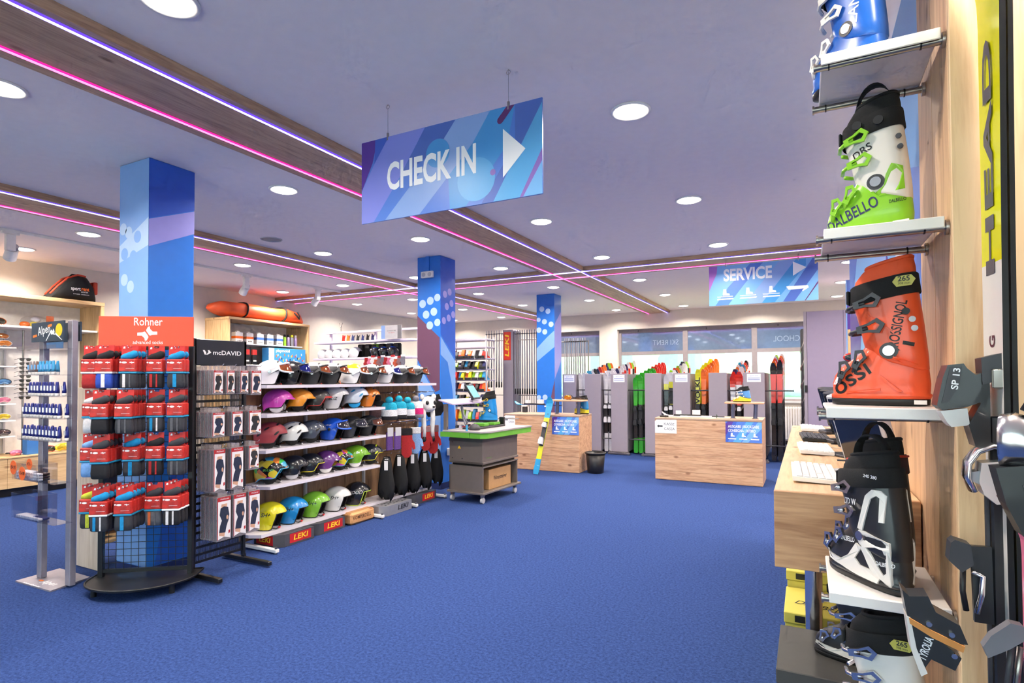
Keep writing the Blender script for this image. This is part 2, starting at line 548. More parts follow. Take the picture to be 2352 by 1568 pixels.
# outside the windows
grass = mat('alpine_grass', (170, 190, 140), 1.0, var=0.3, scale=0.6)
struct(MB().box(-40, 30, YB + .4, 80, -1.2, -1.0).build('ground', grass))
struct(MB().box(-30, 25, -40, YF - .35, -.16, -.06).build('pavement', mat('light_paving', (214, 206, 198), .9)))  # unseen paving added beyond the front openings, bounces daylight up to the ceiling
hill = MB()
_n = 28
_vs = []; _fs = []
for i in range(_n):
    for j in range(8):
        x = -45 + 80 * i / (_n - 1); yy = 34 + 6 * j
        _vs.append((x, yy, -1.0 + (j / 7) ** 1.2 * (7 + 2.2 * sin(x * .21) + 1.3 * sin(x * .53 + 1))))
for i in range(_n - 1):
    for j in range(7):
        _fs.append((i * 8 + j, (i + 1) * 8 + j, (i + 1) * 8 + j + 1, i * 8 + j + 1))
hill.add(_vs, _fs, 0, True)
tag(hill.build('grassy_hill', grass), 'pale green grassy slope seen through the big window', 'hill')
teal = mat('teal_fabric', (160, 190, 190), 0.7)
o = MB().tube([(-14, 24, .9), (-6, 24, 1.0), (2, 24, .95), (8, 24, .9)], .18, 8).build('snow_barrier', teal)
tag(o, 'long teal padded barrier on the grass outside the window', 'barrier')
for xx, hh in ((-6.8, 5.0), (-4.1, 4.2)):
    s = MB()
    s.add([(xx - 1.1, 22, -.98), (xx + 1.1, 22, -.98), (xx + .4, 22, hh), (xx - .9, 21.7, hh * .55), (xx - 1.1, 22.1, -.98), (xx + 1.1, 22.1, -.98), (xx + .4, 22.1, hh), (xx - .9, 21.8, hh * .55)],
          [(0, 1, 2, 3), (7, 6, 5, 4), (0, 4, 5, 1), (1, 5, 6, 2), (2, 6, 7, 3), (3, 7, 4, 0)])
    tag(s.build('beach_flag', teal), 'taller pale teal sail flag outside the window' if hh > 4.5 else 'shorter pale teal sail flag outside the window', 'flag')

# ------------------------------------------------------------------ ceiling beams with light strips
beam_y = wood('beam_wood_along', (196, 160, 130), (150, 116, 94), 'Y', 1.2)
beam_x = wood('beam_wood_across', (196, 160, 130), (150, 116, 94), 'X', 1.2)
violet = emission('violet_led', (0.48, 0.42, 1.0), 3.6)
pink = emission('pink_led', (1.0, 0.18, 0.58), 2.8)
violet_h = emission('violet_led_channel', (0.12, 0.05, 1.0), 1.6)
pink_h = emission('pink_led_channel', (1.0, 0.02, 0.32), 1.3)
HALO = {'violet_led': violet_h, 'pink_led': pink_h}  # coloured glow beside each strip, put in as a wider emissive band
ZB = 3.16
def beam(name, x0, x1, y0, y1, strips, along, m):
    b = struct(MB().box(x0, x1, y0, y1, ZB, ZC - .001).build(name, m))
    for s, mm in strips:
        if along == 'y':
            MB().rbox(s - .0065, s + .0065, y0 + .01, y1 - .01, ZB - .012, ZB - .0035, .003).build('led_strip', mm, b)
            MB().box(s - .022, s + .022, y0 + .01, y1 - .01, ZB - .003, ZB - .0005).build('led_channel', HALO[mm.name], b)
        else:
            MB().rbox(x0 + .01, x1 - .01, s - .0065, s + .0065, ZB - .012, ZB - .0035, .003).build('led_strip', mm, b)
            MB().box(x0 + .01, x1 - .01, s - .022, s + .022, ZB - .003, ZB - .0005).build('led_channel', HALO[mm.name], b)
beam('trim_1', -3.635, -2.99, YF + .01, YB - .001, [(-3.06, violet), (-3.524, pink)], 'y', beam_y)
beam('trim_2', -6.80, -6.155, YF + .01, YB - .001, [(-6.205, violet), (-6.70, pink)], 'y', beam_y)
beam('trim_3', XL + .001, -6.80, 8.12, 8.76, [(8.175, violet), (8.625, pink)], 'x', beam_x)
beam('trim_4', -6.155, -3.635, 8.12, 8.76, [(8.175, violet), (8.625, pink)], 'x', beam_x)
beam('trim_5', -2.99, XR - .001, 8.12, 8.76, [(8.175, violet), (8.625, pink)], 'x', beam_x)
for i, (x0, x1) in enumerate(((-6.80, -6.155), (-3.635, -2.99))):   # the strips run on across the crossings
    for s, mm in ((8.175, violet), (8.625, pink)):
        o = MB().rbox(x0 - .01, x1 + .01, s - .010, s + .010, ZB - .014, ZB - .0005, .004).build('led_strip', mm, bpy.data.objects['trim_4'])

# ------------------------------------------------------------------ downlights
lamp_e = emission('warm_diffuser', (1.0, 0.93, 0.82), 9.0)
rim_m = mat('lamp_rim', (235, 230, 225), 0.4)
ROWS = [('row nearest the camera', 1.52), ('second row from the camera', 3.54), ('third row from the camera', 5.57), ('row just before the cross beam', 7.62), ('row just past the cross beam', 9.66), ('second last row before the windows', 11.64), ('last row before the windows', 13.6)]
COLS = [-8.955, -7.40, -5.77, -4.15, -2.53, -0.975, 0.60, 1.85]
first = None
for rname, y in ROWS:
    for ci, x in enumerate(COLS):
        if (x, y) == (-5.77, 3.54): continue
        lab = 'round flush downlight, %s from the left wall in the %s' % (ORD[ci], rname)
        if first is None:
            t = thing('ceiling_light', lab, 'ceiling light', (x, y, ZC), group='ceiling downlights')
            MB().lathe([(.115, 0), (.128, 0), (.128, -.006), (.122, -.012), (.108, -.010), (.106, 0)], 32, caps=False).build('rim', rim_m, t)
            MB().lathe([(.001, -.026), (.05, -.024), (.09, -.016), (.106, -.006), (.106, -.002), (.001, -.002)], 32, caps=False).build('diffuser', lamp_e, t)
            L = bpy.data.lights.new('downlight', 'AREA')
            L.shape = 'DISK'; L.size = 0.2; L.energy = LAMP_W; L.color = LAMP_RGB; L.spread = radians(150)
            lo = obj('downlight', L, t); lo.location = (0, 0, -.03)
            first = tree(t)
        else:
            dup(first, (x, y, ZC), 0, lab)

# ------------------------------------------------------------------ pillars
blue_m = mat('pillar_blue_paint', (44, 118, 214), 0.3, var=0.03, bump=0.12, bscale=25)
sky_m = mat('pillar_sky_paint', (128, 172, 232), 0.35, var=0.02)
pale_m = mat('pillar_pale_paint', (176, 204, 238), 0.35, var=0.02)
lav_m = mat('pillar_lavender_paint', (150, 148, 222), 0.35, var=0.02)
mar_m = mat('pillar_maroon_paint', (110, 72, 98), 0.4, var=0.02)
cob_m = mat('pillar_cobalt_paint', (40, 92, 200), 0.35, var=0.02)
navy_c = mat('navy_carpet_plinth', (30, 48, 104), 1.0)
PX0, PX1 = -4.843, -4.45

def pillar(y0, y1, label):
    p = thing('pillar', label, 'pillar', (0, 0, 0))
    MB().rbox(PX0, PX1, y0, y1, 0.0, ZC, .006).build('shaft', blue_m, p)
    MB().box(PX0 - .006, PX1 + .006, y0 - .006, y1 + .006, 0.001, 0.085).build('plinth', navy_c, p)
    F = FM((0, y0, 0), (1, 0, 0), (0, 0, 1))      # face towards the camera: (x, z)
    S = FM((PX1, 0, 0), (0, 1, 0), (0, 0, 1))     # face towards the shop floor: (y, z)
    return p, F, S
p1, F1, S1 = pillar(2.536, 2.90, 'thick blue pillar standing behind the red sock rack')
decal([(PX0 + .001, .09), (PX1 - .001, .09), (PX1 - .001, 3.215), (PX0 + .001, 3.215)], sky_m, p1, F1, lift=.0004)
decal([(PX0 + .001, 2.573), (PX1 - .001, 2.76), (PX1 - .001, 2.544), (PX0 + .001, 2.44)], pale_m, p1, F1)
for x, z, m in ((-4.79, 2.705, pale_m), (-4.715, 2.67, pale_m), (-4.595, 2.623, sky_m), (-4.77, 2.505, sky_m), (-4.651, 2.475, sky_m), (-4.77, 2.30, pale_m), (-4.685, 2.24, pale_m)):
    decal(circle(x, z, .048), m, p1, F1, 'painted_dot', lift=.0009)
decal([(2.537, 2.744), (2.899, 2.894), (2.899, 2.708), (2.537, 2.533)], lav_m, p1, S1)
decal([(2.537, 2.75), (2.899, 2.9), (2.899, 3.215), (2.537, 3.215)], cob_m, p1, S1)
decal([(2.60, .09), (2.899, .09), (2.899, .62), (2.75, .9)], cob_m, p1, S1)
decal([(2.7, 1.52), (2.899, 1.7), (2.899, 1.1)], mar_m, p1, S1)

p2, F2, S2 = pillar(6.43, 6.80, 'blue pillar with pale dots beside the helmet shelves')
for x, z in ((-4.752, 2.565), (-4.621, 2.6), (-4.503, 2.637), (-4.693, 2.411), (-4.561, 2.445), (-4.63, 2.258), (-4.503, 2.293)):
    decal(circle(x, z, .057 if x < -4.51 else .052), pale_m, p2, F2, 'painted_dot', lift=.0009)
decal([(PX0 + .001, 2.404), (-4.464, 2.082), (-4.465, 1.364), (-4.538, 1.333), (PX0 + .001, 1.79)], mar_m, p2, F2)
decal([(PX0 + .001, .09), (-4.6, .09), (-4.451, .55), (-4.451, 1.3), (-4.538, 1.3), (PX0 + .001, 1.75)], sky_m, p2, F2, lift=.0003)
decal([(PX0 + .001, .09), (-4.70, .09), (-4.60, .6), (-4.64, 1.1), (PX0 + .001, 1.35)], blue_m, p2, F2, lift=.0007)
for y, z in ((6.539, 2.693), (6.654, 2.74), (6.584, 2.527), (6.702, 2.583), (6.511, 2.323), (6.63, 2.37), (6.743, 2.429)):
    decal(circle(y, z, .05), lav_m, p2, S2, 'painted_dot', lift=.0009)
decal([(6.432, 2.10), (6.799, 1.76), (6.799, .9), (6.70, 1.45), (6.60, 1.75), (6.432, 1.85)], sky_m, p2, S2)
decal([(6.432, 2.13), (6.799, 1.80), (6.799, 3.215), (6.432, 3.215)], cob_m, p2, S2, lift=.0003)
sk2 = thing('wall_socket', 'double white power socket high on the dotted blue pillar', 'power socket', (-4.66, 6.43, 2.966))
MB().rbox(-.102, .102, -.035, -.0006, -.046, .046, .006).build('housing', white, sk2)
for dx in (-.05, .05):
    b = MB(); b.cyl((dx, -.0352, 0), (dx, -.037, 0), .03, n=20); b.build('socket_face', lgrey, sk2)
MB().box(-.03, .03, -.02, -.0006, .0465, .253).build('cable_duct', blue_m, sk2)

p3, F3, S3 = pillar(10.40, 10.76, 'far blue pillar with pale dots behind the left counter')
for x, z in ((-4.724, 2.923), (-4.59, 2.873), (-4.796, 2.709), (-4.668, 2.665), (-4.523, 2.606), (-4.79, 2.50), (-4.66, 2.46), (-4.797, 1.141), (-4.662, 1.142), (-4.53, 1.05)):
    decal(circle(x, z, .055 if abs(x + 4.65) < .14 else .045), pale_m, p3, F3, 'painted_dot', lift=.0009)
decal([(PX0 + .001, 2.13), (-4.6, 2.36), (-4.451, 2.48), (-4.451, 2.15), (PX0 + .001, 1.86)], sky_m, p3, F3)
decal([(-4.6, .09), (-4.451, .09), (-4.451, 1.5), (-4.53, 1.15)], mar_m, p3, F3)
decal([(10.402, 1.5), (10.758, 1.9), (10.758, 2.9), (10.402, 2.6)], lav_m, p3, S3)

# ------------------------------------------------------------------ hanging signs
sg = {k: mat('sign_' + k, c, 0.35, var=0.0) for k, c in dict(
    purple=(88, 52, 150), royal=(62, 96, 196), peri=(128, 138, 222), blue=(84, 128, 214), mist=(136, 168, 224), azure=(70, 150, 216),
    deep=(78, 108, 190), cyan=(92, 170, 226), plum=(98, 46, 108), mauve=(140, 110, 190), sky=(120, 178, 232), magenta=(176, 110, 200)).items()}

def wire_hook(parent, x, y, z0, z1):
    b = MB(); b.cyl((x, y, z0 - .02), (x, y, z0 + .025), .008, n=8); b.build('clamp', steel, parent)
    b = MB(); b.cyl((x, y, z0 + .02), (x, y, z1), .0012, n=6); b.build('wire', steel, parent)
    b = MB(); b.tube([(x + .012 * cos(t * pi / 5), y, z1 - .016 + .012 * sin(t * pi / 5)) for t in range(10)], .002, 6, closed=True); b.build('ring', steel, parent)

def boot_icon(cx, cz, s):
    return [(cx + a * s, cz + b * s) for a, b in ((-.30, 1.0), (.18, 1.0), (.22, .25), (.75, .12), (.8, -.2), (-.42, -.2), (-.40, .2))]

ci = thing('check_in_sign', 'large hanging blue CHECK IN sign with a white arrow', 'sign', (0, 2.74, 0))
MB().box(-2.502, -1.236, 0, .010, 2.494, 3.014).build('panel', sg['blue'], ci)
FC = FM((0, 0, 0), (1, 0, 0), (0, 0, 1))
for k, pts, lift in (
    ('purple', [(-2.501, 3.013), (-2.39, 3.013), (-2.393, 2.938), (-2.411, 2.871), (-2.501, 2.702)], .0004),
    ('royal', [(-2.39, 3.013), (-2.282, 3.013), (-2.397, 2.862), (-2.393, 2.938)], .0004),
    ('peri', [(-2.282, 3.013), (-2.006, 3.013), (-2.199, 2.743), (-2.402, 2.495), (-2.501, 2.495), (-2.501, 2.702), (-2.397, 2.862)], .0004),
    ('deep', [(-2.006, 3.013), (-1.789, 3.013), (-1.918, 2.861), (-2.199, 2.743)], .0005),
    ('mist', [(-1.789, 3.013), (-1.558, 3.013), (-1.672, 2.852), (-1.84, 2.69), (-2.048, 2.495), (-2.312, 2.495), (-2.081, 2.71), (-1.918, 2.861)], .0004),
    ('azure', [(-1.558, 3.013), (-1.4, 3.013), (-1.45, 2.8), (-1.72, 2.495), (-1.829, 2.495), (-1.84, 2.69), (-1.672, 2.852)], .0004),
    ('deep', [(-1.4, 3.013), (-1.237, 3.013), (-1.237, 2.99), (-1.539, 2.495), (-1.615, 2.495), (-1.40, 2.80)], .0005),
    ('cyan', [(-1.237, 2.99), (-1.237, 2.741), (-1.365, 2.495), (-1.539, 2.495)], .0004),
    ('mauve', [(-1.237, 2.741), (-1.237, 2.675), (-1.352, 2.495), (-1.372, 2.495)], .0005),
    ('sky', [(-1.237, 2.675), (-1.237, 2.495), (-1.352, 2.495)], .0005)):
    decal(pts, sg[k], ci, FC, lift=lift)
decal(circle(-1.914, 2.84, .085, 28), sg['azure'], ci, FC, lift=.0008)
decal(circle(-1.651, 2.64, .125, 28), sg['cyan'], ci, FC, lift=.0008)
decal([(-1.452, 3.013), (-1.4, 3.013), (-1.477, 2.931), (-1.490, 2.923), (-1.503, 2.925), (-1.512, 2.938), (-1.509, 2.954)], sg['plum'], ci, FC, lift=.0010)
decal(circle(-1.54, 2.661, .018), sg['mauve'], ci, FC, lift=.0011)
decal([(-1.475, 2.892), (-1.336, 2.756), (-1.476, 2.619)], wprint, ci, FC, 'arrow', lift=.0014)
text('CHECK IN', .163, wprint, ci, FM((-1.970, 0, 2.752), (1, 0, 0), (0, 0, 1)), bold=.03, wmax=.645, depth=.0016)
for x in (-2.293, -1.443): wire_hook(ci, x, .005, 3.014, ZC)

se = thing('service_sign', 'smaller hanging SERVICE sign with boot and sled pictograms', 'sign', (0, 8.40, 0))
MB().box(-1.204, .160, 0, .010, 2.53, 3.089).build('panel', sg['sky'], se)
for k, pts, lift in (
    ('magenta', [(-1.203, 3.088), (-1.09, 3.088), (-1.10, 2.98), (-1.14, 2.89), (-1.203, 2.74)], .0004),
    ('blue', [(-1.12, 2.531), (-.95, 2.531), (-.72, 2.83), (-.50, 3.088), (-.66, 3.088), (-.95, 2.78)], .0004),
    ('mist', [(-.74, 2.531), (-.52, 2.531), (-.1, 3.088), (-.30, 3.088)], .0004),
    ('azure', [(-.52, 2.531), (-.36, 2.531), (.02, 3.0), (.02, 3.088), (-.1, 3.088)], .0005),
    ('deep', [(-.26, 2.531), (-.12, 2.531), (.159, 2.93), (.159, 3.088), (.1, 3.088)], .0006),
    ('plum', [(.0, 2.531), (.012, 2.531), (.159, 2.75), (.159, 2.78)], .0007)):
    decal(pts, sg[k], se, FC, lift=lift)
decal([(-.135, 3.06), (.025, 2.97), (-.135, 2.87)], wprint, se, FC, 'arrow', lift=.0012)
text('SERVICE', .16, wprint, se, FM((-.70, 0, 2.94), (1, 0, 0), (0, 0, 1)), bold=.03, wmax=.62, depth=.0014)
for i, x in enumerate((-.99, -.69, -.40)):
    decal(boot_icon(x, 2.68, .075), wprint, se, FC, 'boot_pictogram', lift=.0012)
    decal([(x - .11, 2.655), (x + .10, 2.655), (x + .10, 2.645), (x - .10, 2.645)], wprint, se, FC, 'ski_pictogram', lift=.0012)
    decal([(x - .10, 2.625), (x + .11, 2.625), (x + .10, 2.608), (x - .11, 2.608)], wprint, se, FC, 'caption_bar', lift=.0012)
decal([(-.22, 2.73), (-.20, 2.735), (.04, 2.73), (.05, 2.70), (-.02, 2.655), (-.03, 2.665), (-.01, 2.69), (-.19, 2.685), (-.20, 2.70)], wprint, se, FC, 'sled_pictogram', lift=.0012)
for x in (-.978, -.07): wire_hook(se, x, .005, 3.089, ZB)

# ------------------------------------------------------------------ track spotlights, speakers, smoke detectors on the ceiling
trk = thing('light_track', 'long white lighting track on the ceiling along the left wall', 'light track', (-7.95, 0, ZC))
MB().box(-.018, .018, -2.0, 9.4, -.03, -.001).build('rail', white, trk)
def spot(y, label, aim):
    t = thing('track_spotlight', label, 'spotlight', (-7.95, y, ZC), group='track spotlights')
    MB().box(-.02, .02, -.08, .08, -.055, -.031).build('adapter', white, t)
    MB().rbox(-.03, .03, -.045, .045, -.24, -.056, .006).build('driver_box', white, t)
    d = Vector(aim).normalized()
    c = Vector((-.10, .05, -.24))
    b = MB(); b.cyl(c - d * .05, c + d * .09, .058, .062, n=20); b.build('head', white, t)
    b = MB()
    for k in range(6):
        p = c - d * (.055 + .008 * k); b.cyl(p, p - d * .003, .05, n=16)
    b.build('heat_sink', lgrey, t)['kind'] = 'stuff'
    b = MB(); b.cyl(c + d * .0905, c + d * .092, .05, n=20); b.build('lens', lamp_e, t)
    b = MB(); b.tube([(-.03, 0, -.10), (-.06, .03, -.16), c], .008, 6); b.build('arm', white, t)
    L = bpy.data.lights.new('spot', 'SPOT'); L.energy = SPOT_W; L.color = LAMP_RGB; L.spot_size = radians(70); L.spot_blend = .6; L.shadow_soft_size = .05
    lo = obj('spot', L, t); lo.location = c + d * .11
    lo.rotation_euler = d.to_track_quat('-Z', 'Y').to_euler()
for y, lab in ((3.02, 'white track spotlight at the far left above the sunglasses'), (6.05, 'white track spotlight to the right of the first pillar'), (7.55, 'white track spotlight in front of the cross beam'), (.6, 'white track spotlight nearest the camera, left of the frame'), (4.5, 'white track spotlight hidden behind the first pillar')):
    spot(y, lab, (-.75, .1, -.7))
for (x, y, lab) in ((-5.75, 4.72, 'flat grey ceiling speaker above the helmet shelves'), (-7.5, 8.9, 'flat grey ceiling speaker beyond the cross beam')):
    t = thing('ceiling_speaker', lab, 'speaker', (x, y, ZC))
    MB().lathe([(.001, -.004), (.10, -.005), (.115, -.001)], 24, caps=False).build('grille', mgrey, t)
    MB().lathe([(.115, -.001), (.117, -.008), (.125, -.008), (.128, 0)], 24, caps=False).build('rim', lgrey, t)
t = thing('smoke_detector', 'small white smoke detector on the ceiling left of CHECK IN', 'smoke detector', (-3.86, 4.55, ZC))
MB().lathe([(.05, 0), (.05, -.02), (.04, -.035), (.02, -.045), (.001, -.045)], 20, caps=False).build('housing', white, t)
MB().lathe([(.052, -.0005), (.058, -.0005), (.058, -.008), (.052, -.008)], 20, caps=False).build('base_ring', lgrey, t)

# ------------------------------------------------------------------ helmets
def smooth01(a, b, x):
    t = max(0, min(1, (x - a) / (b - a))); return t * t * (3 - 2 * t)

def helmet(name, label, loc, rz, shell, top=None, top_z=.17, style='free', visor=None, vframe=None, edge=None, vents=0, txt=None, ear=None, s=1.0, group='helmets on the display shelves', patch=None, vent_m=None, brim=False):
    """ski helmet, front towards local +x; style free (soft ears), race (full shell), bowl (cap only)"""
    a, b, c, z0 = .138 * s, .108 * s, .115 * s, .105 * s
    t = thing(name, label, 'helmet', loc, rz, group)
    ze, zn, zb = {'free': (.050, .016, .125), 'race': (.004, .012, .135), 'bowl': (.045, .02, .12)}[style]
    def rim(th):
        d = abs((th + pi) % (2 * pi) - pi)
        z = zb + (ze - zb) * smooth01(radians(48), radians(74), d)
        return (z + (zn - ze) * smooth01(radians(120), radians(158), d)) * s
    def pt(th, u, k=1.0):
        zr = rim(th)
        if zr >= z0:
            ph = u * math.acos(min(1, (zr - z0) / c)); q = sin(ph); z = z0 + c * cos(ph)
        elif u < .72:
            ph = u / .72 * pi / 2; q = sin(ph); z = z0 + c * cos(ph)
        else:
            w = (u - .72) / .28; z = z0 + (zr - z0) * w; q = 1 - .10 * ((z0 - z) / z0) ** 2
        return (a * q * k * cos(th) - .004, b * q * k * sin(th), z0 + (z - z0) * (k if z > z0 else 1))
    n, m = 36, 13
    def dome(k, u0=0.0):
        vs = [pt(0, 0.0, k)]; fs = []; z_of = []
        for j in range(1, m + 1):
            for i in range(n):
                vs.append(pt(2 * pi * i / n, j / m, k))
        for i in range(n): fs.append((0, 1 + i, 1 + (i + 1) % n))
        for j in range(m - 1):
            for i in range(n):
                p = 1 + j * n
                fs.append((p + i, p + n + i, p + n + (i + 1) % n, p + (i + 1) % n))
        return vs, fs
    vs, fs = dome(1.0)
    mb = MB()
    for f in fs:
        pass
    mb.add(vs, fs, 0, True)
    if top is not None or patch:
        for q, f in enumerate(mb.f):
            cz = sum(mb.v[i][2] for i in f) / len(f); cx = sum(mb.v[i][0] for i in f) / len(f); cy = sum(mb.v[i][1] for i in f) / len(f)
            if patch:
                mb.mi[q] = int((sin(cx * 38 + cz * 27) + sin(cz * 46 - cx * 22 + cy * 20) + 2.0) * 1.0) % (len(patch) + 1)
            elif cz > top_z * s: mb.mi[q] = 1
    mats = [shell] + (list(patch) if patch else [top if top is not None else shell])
    mb.build('shell', mats, t)
    vs, fs = dome(.93)
    lb = MB(); lb.add(vs, [f[::-1] for f in fs], 0, True)
    lb.build('liner', fabric_k, t)
    e = MB(); e.tube([Vector(pt(2 * pi * i / n, 1.0, .968)) for i in range(n)], .0055 * s, 6, closed=True); e.build('edge_trim', edge or black, t)
    # ear pads, strap
    if style != 'race':
        for sg_ in (-1, 1):
            q = MB()
            rs = []
            for j in range(7):
                ph = pi * j / 6
                rs.append([((-.006 + .060 * sin(ph) * cos(2 * pi * i / 12)) * s, sg_ * (.090 + .010 * -cos(ph)) * s, (.050 + .049 * sin(ph) * sin(2 * pi * i / 12)) * s) for i in range(12)])
            q.rings(rs if sg_ > 0 else rs[::-1]); q.build('ear_pad', ear or fabric_k, t)
    q = MB(); q.tube([(.03 * s, .08 * s, .02 * s), (.062 * s, .05 * s, .008), (.070 * s, 0, .006), (.062 * s, -.05 * s, .008), (.03 * s, -.08 * s, .02 * s)], .005, 6); q.build('chin_strap', black, t)
    q = MB(); q.rbox(.062 * s, .078 * s, -.018, .018, .001, .013, .003); q.build('buckle', mat('red_plastic', (200, 40, 36), .4) if style == 'race' else lgrey, t)
    vm = vent_m or black
    for k in range(vents):
        for sg_ in (-1, 1):
            th = sg_ * radians((38, 62, 98, 125)[k % 4]); u = (.42, .62, .45, .66)[k % 4]
            P0 = Vector(pt(th, u, 1.004)); T1 = (Vector(pt(th, u + .03, 1.004)) - Vector(pt(th, u - .03, 1.004))).normalized(); T2 = (Vector(pt(th + .05, u, 1.004)) - Vector(pt(th - .05, u, 1.004))).normalized()
            N = T1.cross(T2)
            if N.dot(P0 - Vector((0, 0, z0))) < 0: N = -N
            d1 = (T2 * .8 + T1 * .6).normalized() if sg_ > 0 else (-T2 * .8 + T1 * .6).normalized()
            d2 = N.cross(d1)
            v = MB(); L_, w_ = .026 * s, .009 * s
            ring = [P0 + d1 * (L_ * cos(2 * pi * i / 10)) + d2 * (w_ * sin(2 * pi * i / 10)) + N * .0008 for i in range(10)]
            v.add(ring + [P0 + N * .003], [(i, (i + 1) % 10, 10) for i in range(10)], 0, True); v.build('vent', vm, t)
    if brim:
        rs = []
        for i in range(15):
            th = radians(-52 + 104 * i / 14)
            p = Vector(pt(th, .985, 1.0)); o = Vector((cos(th), sin(th), -.25)) * (.016 * s * cos(th * 1.5) + .004)
            rs.append([p, p + Vector((0, 0, .012 * s)), p + o])
        q = MB(); q.rings(rs, smooth=False); q.build('brim', edge or shell, t)
    if visor is not None:
        def vp(th, z, k): return ((a * cos(th)) * k + .004, b * sin(th) * k, z)
        nv = 16
        def VZ(i, j):
            w_ = abs(-1 + 2 * i / nv)
            return vp(radians(-62 + 124 * i / nv), (.192 - .020 * w_ ** 2 - .082 * j / 5 * (1 - .45 * w_ ** 3)) * s, .96 + .26 * (j / 5) ** .8 - .06 * w_ ** 2)
        q = MB()
        g = [[VZ(i, j) for i in range(nv + 1)] for j in range(6)]
        q.add([p for r in g for p in r], [(j * (nv + 1) + i, (j + 1) * (nv + 1) + i, (j + 1) * (nv + 1) + i + 1, j * (nv + 1) + i + 1) for j in range(5) for i in range(nv)], 0, True)
        q.build('visor', visor, t)
        path = [VZ(i, 0) for i in range(nv + 1)] + [VZ(nv, j) for j in range(1, 6)] + [VZ(i, 5) for i in range(nv - 1, -1, -1)] + [VZ(0, j) for j in range(4, 0, -1)]
        q = MB(); q.tube(path, .0085 * s, 6, closed=True); q.build('visor_frame', vframe or shell, t)
        for sg_ in (-1, 1):
            e0 = Vector(VZ(0 if sg_ < 0 else nv, 1)); e1 = Vector(VZ(0 if sg_ < 0 else nv, 4)); h0 = Vector((-.004, sg_ * b * 1.05, .112 * s))
            q = MB(); q.rings([[e0, e0 + Vector((0, sg_ * .008, 0)), e1 + Vector((0, sg_ * .008, 0)), e1], [h0 + Vector((0, 0, .02 * s)), h0 + Vector((0, sg_ * .008, .02 * s)), h0 + Vector((0, sg_ * .008, -.016 * s)), h0 + Vector((0, 0, -.016 * s))]], smooth=False); q.build('visor_arm', vframe or shell, t)
        for sg_ in (-1, 1):
            q = MB(); q.cyl((-.002, sg_ * b * 1.03, .112 * s), (-.002, sg_ * b * 1.13, .112 * s), .019 * s, .015 * s, n=16); q.build('visor_hinge', chrome, t)
    if txt:
        o = text(txt[0], txt[1], txt[2], t, FM((txt[3] if len(txt) > 3 else -.035, 0, (txt[4] if len(txt) > 4 else .125) * s), (1, 0, 0), (0, 0, 1)), shear=.3, bold=.01)
        for v in o.data.vertices:
            x, z = v.co.x, v.co.z
            r = 1 - (x / a) ** 2 - (max(0, z - z0) / c) ** 2
            v.co.y = -b * sqrt(max(.01, r)) * 1.012
    return t

C_ = lambda n, rgb, rough=.25, **k: mat('helmet_' + n, rgb, rough, var=k.pop('var', .03), coat=k.pop('coat', .5), **k)
hw, hk, hkm = C_('white', (232, 232, 236)), C_('black', (26, 27, 32)), C_('matt_black', (42, 42, 46), .55, coat=0)
iri_o = mat('orange_mirror_visor', (226, 120, 60), .06, .75, var=.5, scale=9, coat=1)
iri_b = mat('blue_mirror_visor', (46, 64, 176), .05, .8, var=.5, scale=9, coat=1)
smoke_v = mat('smoke_visor', (60, 58, 66), .05, .35, var=.1, coat=1)
XS = -4.35
R1 = [3.59, 3.82, 4.08, 4.34, 4.64, 4.93, 5.19, 5.46, 5.75]
z1 = 1.462
fac = radians(40)
specs1 = [
    dict(label='white visor helmet with orange lens at the left end of the top shelf', shell=hw, visor=iri_o, vframe=hw, vents=2, s=1.04, style='race'),
    dict(label='glossy black visor helmet with blue mirror lens on the top shelf', shell=hk, visor=iri_b, vframe=hk, s=1.03, style='race'),
    dict(label='black helmet with white crown and orange visor, third on the top shelf', shell=hkm, top=hw, top_z=.175, visor=iri_o, vframe=hkm, vents=1, s=1.0, style='race'),
    dict(label='black helmet with white crown and orange visor, fourth on the top shelf', shell=hkm, top=hw, top_z=.175, visor=iri_o, vframe=hkm, vents=1, s=1.0, style='race'),
    dict(label='white visor helmet with bright yellow crown on the top shelf', shell=hw, top=C_('neon_yellow', (238, 226, 40)), top_z=.165, visor=iri_o, vframe=hw, s=1.0, style='race'),
    dict(label='black helmet with white crown and orange visor, sixth on the top shelf', shell=hkm, top=hw, top_z=.175, visor=iri_o, vframe=hkm, vents=1, style='race'),
    dict(label='white helmet with blue mirror visor near the right of the top shelf', shell=hw, visor=iri_b, vframe=hw, vents=2, style='race'),
    dict(label='black helmet with white crown and orange visor, second from right on top shelf', shell=hkm, top=hw, top_z=.175, visor=iri_o, vframe=hkm, vents=1, style='race'),
    dict(label='black helmet with white crown and orange visor, rightmost on the top shelf', shell=hkm, top=hw, top_z=.175, visor=iri_o, vframe=hkm, vents=1, style='race')]
for y, d in zip(R1, specs1): helmet('ski_helmet', loc=(XS, y, z1), rz=fac, **d)
R2 = [3.66, 3.91, 4.13, 4.37, 4.67, 4.88]
